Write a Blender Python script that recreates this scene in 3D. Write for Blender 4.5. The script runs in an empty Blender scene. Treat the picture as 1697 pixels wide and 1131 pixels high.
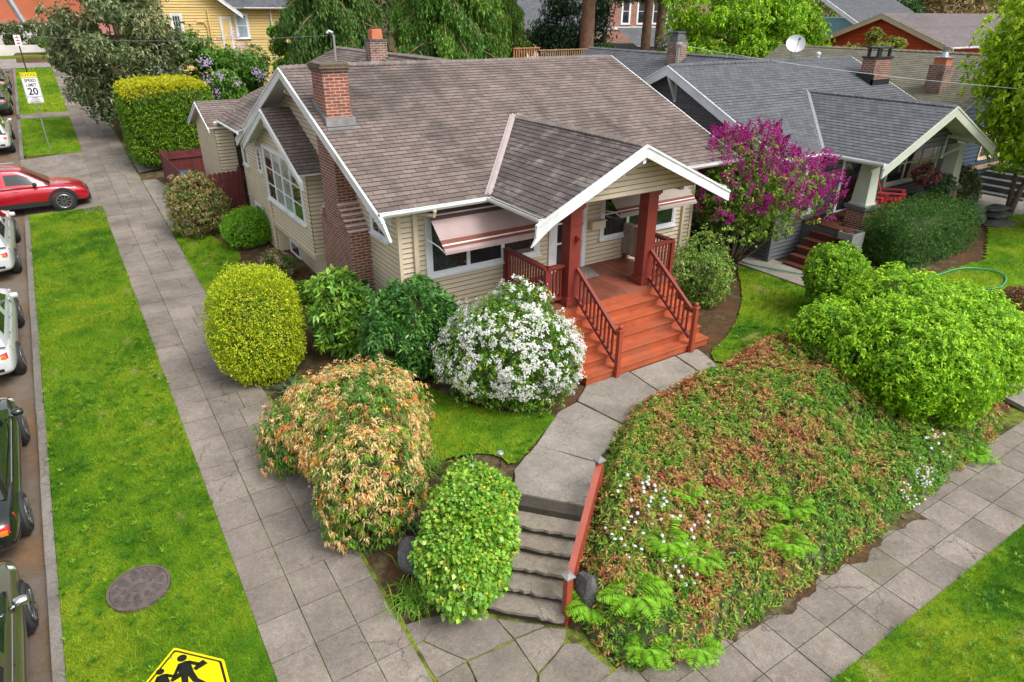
import bpy, math, random
import numpy as np
from mathutils import Vector, Matrix
R_ = math.radians
scn = bpy.context.scene
COL = scn.collection
# ---------------------------------------------------------------- camera
cam = bpy.data.cameras.new("camera"); cam.lens = 23.66; cam.sensor_width = 36; cam.clip_end = 900; cam.clip_start = .1
camo = bpy.data.objects.new("camera", cam); COL.objects.link(camo)
camo.location = (0, 0, 8.0)
camo.rotation_mode = 'XYZ'
camo.rotation_euler = (Matrix.Rotation(R_(-33.164), 3, 'Z') @ Matrix.Rotation(R_(63.886), 3, 'X') @ Matrix.Rotation(R_(.319), 3, 'Z')).to_euler()
scn.camera = camo
# ---------------------------------------------------------------- sky + soft sun (bright overcast)
w = bpy.data.worlds.new("World"); scn.world = w; w.use_nodes = True
nt = w.node_tree; bg = nt.nodes["Background"]
sky = nt.nodes.new("ShaderNodeTexSky"); sky.sky_type = 'NISHITA'; sky.sun_disc = False
sky.sun_elevation = R_(52); sky.sun_rotation = R_(158); sky.air_density = 1.0; sky.dust_density = 4.0; sky.ozone_density = 1.0
hs = nt.nodes.new("ShaderNodeHueSaturation"); hs.inputs['Saturation'].default_value = .30
nt.links.new(sky.outputs[0], hs.inputs['Color']); nt.links.new(hs.outputs[0], bg.inputs[0])
bg.inputs[1].default_value = .15
sl = bpy.data.lights.new("sun", 'SUN'); sl.energy = 1.05; sl.angle = R_(28); sl.color = (1, .965, .91)
so = bpy.data.objects.new("sun", sl); COL.objects.link(so)
az, el = R_(158), R_(52)   # compass bearing of the sun, measured from +Y towards +X
so.rotation_euler = Vector((math.sin(az)*math.cos(el), math.cos(az)*math.cos(el), math.sin(el))).to_track_quat('Z', 'Y').to_euler()
vs = scn.view_settings; vs.view_transform = 'Standard'; vs.look = 'None'; vs.gamma = 1; vs.use_curve_mapping = False
vs.exposure = 0.80
scn.cycles.max_bounces = 6; scn.cycles.transparent_max_bounces = 4
random.seed(7); RS = np.random.RandomState(11)
# ---------------------------------------------------------------- helpers
OFF = {}
def props(o, label=None, cat=None, group=None, kind=None):
    if label: o['label'] = label
    if cat: o['category'] = cat
    if group: o['group'] = group
    if kind: o['kind'] = kind
    return o
def thing(name, label, cat, loc=(0, 0, 0), group=None):
    o = bpy.data.objects.new(name, None); o.empty_display_size = .2; COL.objects.link(o)
    o.location = loc; OFF[o.name] = Vector(loc); return props(o, label, cat, group)
def link(name, me, parent, origin):
    o = bpy.data.objects.new(name, me); COL.objects.link(o)
    if parent: o.parent = parent; OFF[o.name] = OFF[parent.name]
    else: o.location = origin; OFF[o.name] = Vector(origin)
    return o
def dup(o, parent=None, loc=None, rz=None, **k):
    c = o.copy(); COL.objects.link(c); c.parent = parent
    if loc is not None: c.location = loc
    if rz is not None: c.rotation_euler = (0, 0, rz)
    props(c, **k)
    for ch in o.children: dup(ch, c)
    return c
def uvbox(me):
    n = len(me.loops)
    if not n: return
    co = np.empty(len(me.vertices)*3, 'f'); me.vertices.foreach_get('co', co); co = co.reshape(-1, 3)
    vi = np.empty(n, 'i'); me.loops.foreach_get('vertex_index', vi)
    pn = np.empty(len(me.polygons)*3, 'f'); me.polygons.foreach_get('normal', pn); pn = pn.reshape(-1, 3)
    lt = np.empty(len(me.polygons), 'i'); me.polygons.foreach_get('loop_total', lt)
    N = np.repeat(pn, lt, axis=0); P = co[vi]
    U = np.stack([-N[:, 1], N[:, 0], N[:, 0]*0], 1); l = np.linalg.norm(U, axis=1)
    U[l < .15] = (1, 0, 0); U /= np.linalg.norm(U, axis=1)[:, None]
    V = np.cross(N, U)
    uv = np.stack([(P*U).sum(1), (P*V).sum(1)], 1).astype('f')
    me.uv_layers.new(name='UVMap').data.foreach_set('uv', uv.ravel())
class MB:
    def __init__(s): s.v = []; s.f = []; s.m = []
    def add(s, vs, fs, mi=0):
        b = len(s.v); s.v += [tuple(v) for v in vs]
        for f in fs: s.f.append(tuple(i+b for i in f)); s.m.append(mi)
        return s
    def hexa(s, p, mi=0):   # 8 points: bottom loop 4, top loop 4
        return s.add(p, [(3, 2, 1, 0), (4, 5, 6, 7), (0, 1, 5, 4), (1, 2, 6, 5), (2, 3, 7, 6), (3, 0, 4, 7)], mi)
    def bx(s, x0, x1, y0, y1, z0, z1, mi=0):
        return s.hexa([(x0, y0, z0), (x1, y0, z0), (x1, y1, z0), (x0, y1, z0), (x0, y0, z1), (x1, y0, z1), (x1, y1, z1), (x0, y1, z1)], mi)
    def beam(s, a, b, w, h, up=(0, 0, 1), mi=0, w2=None, h2=None):
        a = Vector(a); b = Vector(b); d = (b-a).normalized(); up = Vector(up)
        r = d.cross(up)
        if r.length < 1e-4: r = d.cross(Vector((0, 1, 0)))
        r.normalize(); u = r.cross(d); P = []
        for p, ww, hh in ((a, w, h), (b, w2 or w, h2 or h)):
            P += [p-r*ww/2-u*hh/2, p+r*ww/2-u*hh/2, p+r*ww/2+u*hh/2, p-r*ww/2+u*hh/2]
        return s.add(P, [(0, 1, 2, 3), (7, 6, 5, 4), (1, 0, 4, 5), (2, 1, 5, 6), (3, 2, 6, 7), (0, 3, 7, 4)], mi)
    def prism(s, poly, vec, mi=0):
        n = len(poly); v = Vector(vec); A = [Vector(p) for p in poly]; B = [p+v for p in A]
        return s.add(A+B, [tuple(range(n-1, -1, -1)), tuple(range(n, 2*n))]+[(i, (i+1) % n, n+(i+1) % n, n+i) for i in range(n)], mi)
    def tube(s, pts, r, n=6, mi=0, cap=True):
        pts = [Vector(p) for p in pts]; rr = r if isinstance(r, (list, tuple)) else [r]*len(pts); V = []; F = []
        for i, p in enumerate(pts):
            d = (pts[min(i+1, len(pts)-1)]-pts[max(i-1, 0)]).normalized()
            a = d.cross(Vector((0, 0, 1)))
            if a.length < .05: a = d.cross(Vector((0, 1, 0)))
            a.normalize(); c = a.cross(d)
            V += [p+(a*math.cos(2*math.pi*k/n)+c*math.sin(2*math.pi*k/n))*rr[i] for k in range(n)]
        for i in range(len(pts)-1):
            F += [(i*n+k, i*n+(k+1) % n, (i+1)*n+(k+1) % n, (i+1)*n+k) for k in range(n)]
        if cap: F += [tuple(range(n-1, -1, -1)), tuple(range((len(pts)-1)*n, len(pts)*n))]
        return s.add(V, F, mi)
    def lathe(s, c, prof, n=16, axis='z', mi=0):
        V = []; F = []; c = Vector(c)
        for r, h in prof:
            for k in range(n):
                a = 2*math.pi*k/n; x, y = r*math.cos(a), r*math.sin(a)
                V.append(c+(Vector((x, y, h)) if axis == 'z' else Vector((x, h, y)) if axis == 'y' else Vector((h, x, y))))
        for i in range(len(prof)-1):
            F += [(i*n+k, i*n+(k+1) % n, (i+1)*n+(k+1) % n, (i+1)*n+k) for k in range(n)]
        F += [tuple(range(n-1, -1, -1)), tuple(range((len(prof)-1)*n, len(prof)*n))]
        return s.add(V, F, mi)
    def build(s, name, mat, parent=None, smooth=False, origin=None, bevel=0, **k):
        A = np.array([tuple(v) for v in s.v], 'f')
        if parent: org = OFF[parent.name]
        else: org = Vector(origin) if origin else Vector((float(A[:, 0].min()+A[:, 0].max())/2, float(A[:, 1].min()+A[:, 1].max())/2, float(A[:, 2].min())))
        A = A-np.array(org, 'f')
        me = bpy.data.meshes.new(name); me.from_pydata(A.tolist(), [], s.f); me.update()
        if not isinstance(mat, (list, tuple)) and max(s.m) > 0: mat = [mat, LAP_SHADE.get(mat.name, mat)]
        for m in (mat if isinstance(mat, (list, tuple)) else [mat]): me.materials.append(m)
        me.polygons.foreach_set('material_index', s.m)
        uvbox(me)
        if smooth: me.polygons.foreach_set('use_smooth', [True]*len(me.polygons))
        o = link(name, me, parent, org)
        if bevel:
            b = o.modifiers.new('bevel', 'BEVEL'); b.width = bevel; b.segments = 2; b.limit_method = 'ANGLE'; b.angle_limit = R_(40)
        return props(o, **k)
def npmesh(name, V, F, col, mat, parent=None, origin=None, smooth=False, **k):
    """V (n,3) world, F (m,3 or 4) indices, col (n,3) reflectance"""
    V = np.asarray(V, 'f'); F = np.asarray(F, 'i'); q = F.shape[1]
    if parent: org = OFF[parent.name]
    else: org = Vector(origin) if origin is not None else Vector((float(V[:, 0].mean()), float(V[:, 1].mean()), float(V[:, 2].min())))
    V = V-np.array(org, 'f')
    me = bpy.data.meshes.new(name); me.vertices.add(len(V)); me.vertices.foreach_set('co', V.ravel())
    me.loops.add(F.size); me.loops.foreach_set('vertex_index', F.ravel())
    me.polygons.add(len(F)); me.polygons.foreach_set('loop_start', np.arange(0, F.size, q, dtype='i'))
    try: me.polygons.foreach_set('loop_total', np.full(len(F), q, 'i'))
    except Exception: pass
    if smooth: me.polygons.foreach_set('use_smooth', [True]*len(F))
    if col is not None:
        a = me.attributes.new('col', 'FLOAT_COLOR', 'POINT')
        a.data.foreach_set('color', np.concatenate([np.clip(col, 0, 1), np.ones((len(V), 1))], 1).astype('f').ravel())
    for m in (mat if isinstance(mat, (list, tuple)) else [mat]): me.materials.append(m)
    me.update(); me.validate()
    return props(link(name, me, parent, org), **k)
# value noise
_P = RS.rand(64, 64, 64).astype('f')
def noise(P, s=1.0, o=0):
    P = np.asarray(P, 'f')*s+o*7.31+100; i = np.floor(P).astype(int); f = P-i; f = f*f*(3-2*f); r = 0
    for dx in (0, 1):
        for dy in (0, 1):
            for dz in (0, 1):
                w = (f[:, 0] if dx else 1-f[:, 0])*(f[:, 1] if dy else 1-f[:, 1])*(f[:, 2] if dz else 1-f[:, 2])
                r = r+w*_P[(i[:, 0]+dx) % 64, (i[:, 1]+dy) % 64, (i[:, 2]+dz) % 64]
    return r
def noise2(xy, s=1., o=0): return noise(np.concatenate([xy, np.zeros((len(xy), 1))], 1), s, o)
def lerp(a, b, t): return a+(b-a)*t
# terrain
def sstep(t): t = np.clip(t, 0, 1); return t*t*(3-2*t)
def Gn(x, y):
    return .055*np.maximum(0, y-5)+.02*np.maximum(0, y-32)*(y < 66)+.68*(y >= 66)+.02*np.clip(x-5, 0, 60)*(y < 60)
def Tn(x, y):
    x = np.asarray(x, float); y = np.asarray(y, float); g = Gn(x, y)
    P = 1.0+.05*np.clip(x-12, 0, 12)+.02*np.maximum(0, y-14)+.045*np.maximum(0, y-24)
    P = np.maximum(P, g); k = sstep((x-2.5)/2.6)*sstep((y-4.4)/3.0)
    return np.where((x < 2.5) | (y < 4.4), g, g+(P-g)*k)
def G(x, y): return float(Gn(np.float64(x), np.float64(y)))
def T(x, y): return float(Tn(x, y))
# ---------------------------------------------------------------- materials
def newmat(name):
    m = bpy.data.materials.new(name); m.use_nodes = True; return m, m.node_tree, m.node_tree.nodes["Principled BSDF"]
def N(nt, t, **k):
    n = nt.nodes.new(t)
    for a, b in k.items():
        if a in n.inputs: n.inputs[a].default_value = b
        else: setattr(n, a, b)
    return n
def ramp(nt, src, stops):
    r = nt.nodes.new("ShaderNodeValToRGB"); e = r.color_ramp.elements
    while len(e) < len(stops): e.new(.5)
    for i, (p, c) in enumerate(stops):
        e[i].position = p; e[i].color = (c if isinstance(c, tuple) else (c, c, c))+(1,)
    nt.links.new(src, r.inputs[0]); return r.outputs[0]
def mixc(nt, f, a, b, mode='MIX'):
    m = nt.nodes.new("ShaderNodeMix"); m.data_type = 'RGBA'; m.blend_type = mode
    for s, i in ((f, 0), (a, 6), (b, 7)):
        if isinstance(s, (int, float)): m.inputs[i].default_value = s
        elif isinstance(s, tuple): m.inputs[i].default_value = s+(1,)
        else: nt.links.new(s, m.inputs[i])
    return m.outputs[2]
def bump(nt, bsdf, h, s=.3, d=.02):
    b = nt.nodes.new("ShaderNodeBump"); b.inputs['Strength'].default_value = s; b.inputs['Distance'].default_value = d
    nt.links.new(h, b.inputs['Height']); nt.links.new(b.outputs[0], bsdf.inputs['Normal'])
def tex(nt, sc, det=5, src='Object', rough=.6):
    t = nt.nodes.new("ShaderNodeTexNoise"); t.inputs['Scale'].default_value = sc; t.inputs['Detail'].default_value = det; t.inputs['Roughness'].default_value = rough
    c = nt.nodes.new("ShaderNodeTexCoord"); g = nt.nodes.new("ShaderNodeNewGeometry")
    nt.links.new(g.outputs['Position'] if src == 'World' else c.outputs[src], t.inputs['Vector']); return t
def island(nt): return nt.nodes.new("ShaderNodeNewGeometry").outputs['Random Per Island']
def paint(name, c, rough=.55, var=.12, sc=3., bmp=.0, metal=0, coat=0, isl=0, spec=.5, dirt=None):
    m, nt, b = newmat(name)
    t = tex(nt, sc, 6)
    col = ramp(nt, t.outputs[0], [(.3, tuple(x*(1-var) for x in c)), (.7, tuple(min(1, x*(1+var)) for x in c))])
    if isl: col = mixc(nt, 1.0, col, ramp(nt, island(nt), [(0, 1-isl), (1, 1+0*isl)]), 'MULTIPLY')
    if dirt:
        t2 = tex(nt, 1.3, 8); col = mixc(nt, ramp(nt, t2.outputs[0], [(.48, 0.), (.72, dirt[1])]), col, dirt[0])
    nt.links.new(col, b.inputs['Base Color']); b.inputs['Roughness'].default_value = rough; b.inputs['Metallic'].default_value = metal
    b.inputs['Specular IOR Level'].default_value = spec
    if coat: b.inputs['Coat Weight'].default_value = coat; b.inputs['Coat Roughness'].default_value = .04
    if bmp: bump(nt, b, tex(nt, sc*14, 4).outputs[0], bmp)
    return m
def shingle(name, c1, c2, dark, light, bw=.30, rh=.145, stain=.6, wear=.3, gap=(.05, .045, .045), stretch=None):
    m, nt, b = newmat(name)
    uv = nt.nodes.new("ShaderNodeTexCoord").outputs['UV']
    br = nt.nodes.new("ShaderNodeTexBrick"); nt.links.new(uv, br.inputs['Vector'])
    br.offset = .5; br.inputs['Scale'].default_value = 1; br.inputs['Brick Width'].default_value = bw; br.inputs['Row Height'].default_value = rh
    br.inputs['Mortar Size'].default_value = .007; br.inputs['Mortar Smooth'].default_value = .3
    br.inputs['Color1'].default_value = c1+(1,); br.inputs['Color2'].default_value = c2+(1,); br.inputs['Mortar'].default_value = gap+(1,)
    big = tex(nt, .55, 7); mid = tex(nt, 2.6, 6, rough=.7); fine = tex(nt, 45, 3)
    col = mixc(nt, ramp(nt, big.outputs[0], [(.5, 0.), (.68, stain)]), br.outputs[0], dark)
    col = mixc(nt, ramp(nt, mid.outputs[0], [(.52, 0.), (.75, wear)]), col, light)
    mp = nt.nodes.new("ShaderNodeMapping"); mp.inputs['Scale'].default_value = (1.6, .28, 1); nt.links.new(uv, mp.inputs['Vector'])
    sn = nt.nodes.new("ShaderNodeTexNoise"); sn.inputs['Scale'].default_value = 1.0; sn.inputs['Detail'].default_value = 8; sn.inputs['Roughness'].default_value = .7; nt.links.new(mp.outputs[0], sn.inputs['Vector'])
    col = mixc(nt, ramp(nt, sn.outputs[0], [(.50, 0.), (.70, stain*.8)]), col, dark)
    col = mixc(nt, .55, col, ramp(nt, fine.outputs[0], [(.25, .45), (.75, 1.3)]), 'MULTIPLY')
    nt.links.new(col, b.inputs['Base Color']); b.inputs['Roughness'].default_value = .9; b.inputs['Specular IOR Level'].default_value = .25
    bump(nt, b, br.outputs['Fac'], -.5, .01)
    return m
def brickmat(name, c1, c2, mort, bw=.215, rh=.0677, ms=.011, dark=(.05, .03, .025), st=.5):
    m, nt, b = newmat(name)
    uv = nt.nodes.new("ShaderNodeTexCoord").outputs['UV']
    br = nt.nodes.new("ShaderNodeTexBrick"); nt.links.new(uv, br.inputs['Vector'])
    br.offset = .5; br.inputs['Scale'].default_value = 1; br.inputs['Brick Width'].default_value = bw; br.inputs['Row Height'].default_value = rh
    br.inputs['Mortar Size'].default_value = ms; br.inputs['Mortar Smooth'].default_value = .2; br.inputs['Bias'].default_value = -.1
    br.inputs['Color1'].default_value = c1+(1,); br.inputs['Color2'].default_value = c2+(1,); br.inputs['Mortar'].default_value = mort+(1,)
    col = mixc(nt, ramp(nt, tex(nt, 3.5, 6).outputs[0], [(.45, 0.), (.7, st)]), br.outputs[0], dark)
    col = mixc(nt, .5, col, ramp(nt, tex(nt, 30, 4).outputs[0], [(.3, .6), (.7, 1.25)]), 'MULTIPLY')
    nt.links.new(col, b.inputs['Base Color']); b.inputs['Roughness'].default_value = .88
    bump(nt, b, br.outputs['Fac'], -.7, .012)
    return m
def concrete(name, c, dark, isl=.25, crack=True, moss=None):
    m, nt, b = newmat(name)
    col = ramp(nt, tex(nt, 1.1, 9, 'World', .65).outputs[0], [(.35, tuple(x*.72 for x in c)), (.62, c)])
    col = mixc(nt, ramp(nt, tex(nt, .42, 8, 'World', .7).outputs[0], [(.5, 0.), (.66, .55)]), col, dark)
    col = mixc(nt, .8, col, ramp(nt, tex(nt, 55, 5, 'World', .8).outputs[0], [(.32, .48), (.68, 1.4)]), 'MULTIPLY')
    col = mixc(nt, .6, col, ramp(nt, tex(nt, 14, 5, 'World', .8).outputs[0], [(.32, .65), (.68, 1.25)]), 'MULTIPLY')
    if isl: col = mixc(nt, 1.0, col, ramp(nt, island(nt), [(0, 1-isl), (1, 1.0)]), 'MULTIPLY')
    col = mixc(nt, ramp(nt, tex(nt, 2.3, 10, 'World', .78).outputs[0], [(.54, 0.), (.66, .45)]), col, dark)
    if crack:
        v = nt.nodes.new("ShaderNodeTexVoronoi"); v.feature = 'DISTANCE_TO_EDGE'; v.inputs['Scale'].default_value = .75
        g = nt.nodes.new("ShaderNodeNewGeometry"); wn = tex(nt, 2.5, 5, 'World')
        mx = nt.nodes.new("ShaderNodeVectorMath"); mx.operation = 'MULTIPLY_ADD'; mx.inputs[1].default_value = (.45,)*3
        nt.links.new(wn.outputs[1], mx.inputs[0]); nt.links.new(g.outputs['Position'], mx.inputs[2]); nt.links.new(mx.outputs[0], v.inputs['Vector'])
        cr = ramp(nt, v.outputs['Distance'], [(0, .85), (.010, 0.)])
        msk = ramp(nt, tex(nt, .5, 3, 'World').outputs[0], [(.48, 0.), (.55, 1.)])
        k = mixc(nt, 1.0, cr, msk, 'MULTIPLY'); col = mixc(nt, k, col, (.075, .066, .05))
    if moss: col = mixc(nt, ramp(nt, tex(nt, .9, 8, 'World', .75).outputs[0], [(.56, 0.), (.68, .6)]), col, moss)
    nt.links.new(col, b.inputs['Base Color']); b.inputs['Roughness'].default_value = .92; b.inputs['Specular IOR Level'].default_value = .2
    bump(nt, b, tex(nt, 60, 6, 'World', .8).outputs[0], .35, .01)
    return m
def groundmat(name, cols, scale=.8, b2=.6, fine=40):
    m, nt, b = newmat(name); n = len(cols)
    col = ramp(nt, tex(nt, scale, 9, 'World', .7).outputs[0], [(.3+.4*i/(n-1), c) for i, c in enumerate(cols)])
    col = mixc(nt, .85, col, ramp(nt, tex(nt, fine, 5, 'World', .8).outputs[0], [(.3, .45), (.7, 1.45)]), 'MULTIPLY')
    nt.links.new(col, b.inputs['Base Color']); b.inputs['Roughness'].default_value = .95; b.inputs['Specular IOR Level'].default_value = .1
    bump(nt, b, tex(nt, fine, 5, 'World', .8).outputs[0], b2, .03)
    return m
def leafmat(name, trans=.3, rough=.5, spec=.35, lo=.7, hi=1.25):
    m, nt, b = newmat(name)
    a = nt.nodes.new("ShaderNodeAttribute"); a.attribute_name = 'col'
    col = mixc(nt, 1.0, a.outputs[0], ramp(nt, island(nt), [(0, lo), (1, 1.)]), 'MULTIPLY')
    g = nt.nodes.new("ShaderNodeHueSaturation"); g.inputs['Value'].default_value = hi; nt.links.new(col, g.inputs['Color']); col = g.outputs[0]
    nt.links.new(col, b.inputs['Base Color']); b.inputs['Roughness'].default_value = rough; b.inputs['Specular IOR Level'].default_value = spec
    t = nt.nodes.new("ShaderNodeBsdfTranslucent"); nt.links.new(col, t.inputs[0])
    mx = nt.nodes.new("ShaderNodeMixShader"); mx.inputs[0].default_value = trans
    nt.links.new(b.outputs[0], mx.inputs[1]); nt.links.new(t.outputs[0], mx.inputs[2])
    nt.links.new(mx.outputs[0], nt.nodes["Material Output"].inputs[0]); return m
def glassy(name, c, rough=.05, var=.3):
    m, nt, b = newmat(name)
    col = ramp(nt, tex(nt, 2.2, 3).outputs[0], [(.35, tuple(x*(1-var) for x in c)), (.65, tuple(x*(1+var) for x in c))])
    nt.links.new(col, b.inputs['Base Color']); b.inputs['Roughness'].default_value = rough
    b.inputs['Coat Weight'].default_value = 1; b.inputs['Coat Roughness'].default_value = .02; return m
M = {}
M['leaf'] = leafmat('leaf_surface'); M['leaf_glossy'] = leafmat('glossy_leaf_surface', .2, .35, .5)
M['blade'] = leafmat('grass_blade_surface', .35, .6, .2, .75, 1.2)
M['petal'] = leafmat('petal_surface', .35, .6, .2, .85, 1.05)
M['siding'] = paint('tan_siding_paint', (.60, .51, .365), .6, .05, 1.5, dirt=((.40, .33, .22), .35))
LAP_SHADE = {}
def lap_shade(k, c): LAP_SHADE[M[k].name] = paint(k+'_lap_edge_shade', c, .8, .1)  # shadow line under each siding course, painted in as a darker lip colour
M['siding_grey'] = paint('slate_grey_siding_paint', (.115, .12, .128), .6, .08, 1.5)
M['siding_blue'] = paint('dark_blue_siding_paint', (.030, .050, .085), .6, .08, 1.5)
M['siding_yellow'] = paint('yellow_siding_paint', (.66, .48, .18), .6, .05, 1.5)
lap_shade('siding', (.20, .16, .105)); lap_shade('siding_grey', (.03, .032, .036)); lap_shade('siding_blue', (.012, .02, .035)); lap_shade('siding_yellow', (.36, .22, .05))
M['white'] = paint('white_trim_paint', (.74, .76, .77), .5, .05, 2., dirt=((.40, .37, .31), .55))
M['soffit'] = paint('tan_soffit_paint', (.50, .42, .28), .7, .08, 2.)
M['sage'] = paint('pale_sage_trim_paint', (.50, .53, .44), .55, .05, 2., dirt=((.3, .32, .25), .3))
M['darkred'] = paint('dark_red_porch_paint', (.20, .032, .022), .45, .12, 2.)
M['deck'] = paint('red_brown_deck_paint', (.25, .075, .045), .45, .25, 2.2, isl=.3, dirt=((.36, .17, .12), .5))
M['deck_dark'] = paint('dark_brown_deck_paint', (.115, .034, .02), .5, .2, 1.2, isl=.25)
M['stepred'] = paint('orange_red_stair_paint', (.45, .10, .036), .55, .22, 2.5, isl=.25, dirt=((.27, .10, .06), .7))
M['railpink'] = paint('faded_red_rail_paint', (.34, .085, .055), .5, .15, 2.5)
M['railred'] = paint('red_rail_paint', (.33, .06, .03), .5, .12, 1.5)
M['fence'] = paint('maroon_fence_stain', (.135, .022, .022), .7, .2, 2., isl=.25)
M['roof'] = shingle('brown_shingles', (.235, .182, .160), (.155, .120, .106), (.055, .048, .043), (.34, .29, .24), stain=.75, wear=.4)
M['roof_porch'] = shingle('weathered_shingles', (.140, .115, .105), (.10, .084, .078), (.05, .042, .04), (.42, .38, .34), wear=.6, stain=.6)
M['roof_cap'] = paint('ridge_cap_shingle', (.20, .165, .145), .9, .2, 4., isl=.3)
M['roof_grey'] = shingle('slate_grey_shingles', (.150, .158, .168), (.10, .107, .117), (.07, .075, .08), (.22, .225, .23), .22, .15, .3, .2, (.03, .03, .035))
M['roof_tan'] = shingle('greenish_tan_shingles', (.215, .20, .145), (.15, .14, .10), (.12, .105, .075), (.25, .24, .18), .3, .14, .5, .4, (.07, .065, .05))
M['roof_lav'] = shingle('pinkish_grey_shingles', (.22, .185, .185), (.17, .14, .14), (.10, .085, .08), (.27, .24, .23), .3, .14, .4, .3)
M['brick'] = brickmat('orange_red_brick', (.33, .075, .035), (.20, .045, .028), (.40, .34, .28))
M['brick_dark'] = brickmat('dark_red_brick', (.25, .075, .045), (.14, .045, .032), (.42, .33, .27), st=.35)
M['brick_old'] = brickmat('weathered_brick', (.24, .12, .09), (.16, .07, .05), (.42, .36, .30), st=.7)
M['brick_cap'] = brickmat('mossy_brick_cap', (.13, .08, .05), (.09, .065, .04), (.16, .14, .10))
M['shingle_red'] = shingle('red_wall_shingles', (.50, .085, .03), (.42, .065, .022), (.30, .05, .02), (.52, .10, .04), .2, .17, .2, .2, (.18, .03, .012))
M['shingle_grey'] = shingle('grey_wall_shingles', (.20, .205, .215), (.165, .17, .18), (.13, .135, .14), (.23, .235, .245), .3, .2, .2, .2, (.05, .05, .055))
M['glass'] = glassy('dark_window_glass', (.022, .026, .028))
M['glass_light'] = glassy('curtained_window_glass', (.33, .37, .40), .15, .25)
M['cargl'] = glassy('car_glass', (.012, .02, .02), .08); M['cargl'].node_tree.nodes['Principled BSDF'].inputs['Coat Weight'].default_value = .35
M['concrete'] = concrete('old_sidewalk_concrete', (.315, .27, .23), (.12, .10, .08), .22, moss=(.15, .15, .07))
M['pathcon'] = concrete('walkway_concrete', (.345, .31, .265), (.14, .125, .10), .14)
M['stepcon'] = concrete('weathered_step_concrete', (.37, .32, .26), (.15, .125, .09), .2, moss=(.16, .13, .07))
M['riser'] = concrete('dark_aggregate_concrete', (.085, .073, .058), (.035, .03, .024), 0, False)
M['curb'] = concrete('kerb_concrete', (.27, .245, .215), (.15, .135, .115), .2)
M['asphalt'] = groundmat('road_surface', [(.12, .10, .082), (.17, .14, .115), (.145, .105, .07), (.25, .125, .05)], .9, .3, 60)
M['soil'] = groundmat('bark_mulch_soil', [(.06, .035, .022), (.15, .075, .04), (.075, .055, .028), (.17, .13, .07), (.12, .13, .03)], 1.6, .9, 34)
M['turf'] = groundmat('turf_base', [(.06, .11, .012), (.10, .17, .015), (.17, .22, .02), (.24, .22, .06)], .9, .6, 30)
M['stone'] = groundmat('grey_stone', [(.07, .075, .075), (.12, .125, .12), (.16, .16, .15)], 3, .5, 20)
M['foundation'] = paint('grey_foundation', (.22, .22, .21), .8, .15, 2.)
M['bark'] = paint('grey_brown_bark', (.17, .12, .085), .9, .35, 6., .5)
M['bark_red'] = paint('red_brown_bark', (.19, .105, .065), .9, .35, 5., .6)
M['metal'] = paint('galvanised_metal', (.42, .43, .44), .4, .12, 4., metal=.7)
M['lead'] = paint('grey_flashing', (.20, .20, .20), .6, .25, 4., dirt=((.42, .40, .36), .5))
M['mortar'] = paint('pinkish_mortar', (.62, .50, .45), .85, .15, 3.)
M['valley'] = paint('pinkish_valley_metal', (.42, .35, .335), .5, .1, 3.)
M['black'] = paint('black_plastic', (.018, .018, .02), .45, .1)
M['iron'] = paint('rusty_iron', (.115, .09, .08), .65, .35, 9., .5)
M['rubber'] = paint('tyre_rubber', (.03, .03, .03), .8, .15)
M['terracotta'] = paint('terracotta_clay', (.50, .15, .07), .7, .15)
M['wood'] = paint('weathered_wood', (.30, .19, .10), .8, .3, 3.)
M['deckwood'] = paint('orange_deck_wood', (.42, .17, .08), .7, .2, 3.)
M['awn_pink'] = paint('faded_pink_awning_metal', (.40, .30, .29), .45, .06)
M['awn_grey'] = paint('faded_taupe_awning_metal', (.34, .29, .255), .45, .06)
M['awn_brown'] = paint('brown_awning_metal', (.20, .055, .03), .45, .1)
M['awn_dark'] = paint('dark_brown_awning_metal', (.10, .055, .045), .45, .1)
M['hose'] = paint('green_hose_rubber', (.05, .30, .19), .4, .1)
M['sign_y'] = paint('yellow_sign_face', (.95, .80, .01), .35, .02)
M['sign_w'] = paint('white_sign_face', (.80, .81, .82), .35, .02)
M['ink'] = paint('black_sign_ink', (.015, .015, .015), .5, .02)
M['redplastic'] = paint('coral_red_plastic', (.62, .06, .065), .45, .08)
M['car_red'] = paint('crimson_car_paint', (.48, .008, .022), .25, .03, coat=1, metal=.3)
M['car_black'] = paint('black_car_paint', (.010, .014, .010), .2, .05, coat=1)
M['car_white'] = paint('pale_silver_car_paint', (.58, .61, .62), .3, .03, coat=1)
M['car_olive'] = paint('olive_car_paint', (.085, .085, .038), .28, .04, coat=1, metal=.2)
M['car_green'] = paint('dark_green_car_paint', (.03, .06, .05), .25, .04, coat=1)
M['chrome'] = paint('chrome', (.7, .7, .7), .12, .02, metal=1)
M['rim'] = paint('alloy_rim', (.25, .25, .26), .3, .05, metal=.8)
M['rim_dark'] = paint('dark_alloy_rim', (.07, .07, .075), .3, .1, metal=.5)
M['lamp_red'] = paint('red_lamp_plastic', (.55, .015, .01), .15, .05, coat=1)
M['lamp_amber'] = paint('amber_lamp_plastic', (.75, .22, .02), .15, .05, coat=1)
M['lamp_clear'] = paint('clear_lamp_plastic', (.6, .62, .63), .1, .05, coat=1)
M['dirtmoss'] = groundmat('mossy_joint_soil', [(.045, .038, .028), (.08, .08, .03), (.20, .26, .03), (.07, .06, .03)], 2.2, .5, 25)
M['stucco'] = paint('white_stucco', (.62, .60, .56), .85, .12, 1.)
M['gravel'] = groundmat('gravel_surface', [(.20, .17, .15), (.28, .25, .22), (.33, .30, .27)], 2, .4, 40)
M['fabric'] = paint('woven_rug_cloth', (.34, .29, .22), .9, .4, 14.)
M['bluecloth'] = paint('blue_plastic', (.03, .13, .5), .5, .1)
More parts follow.
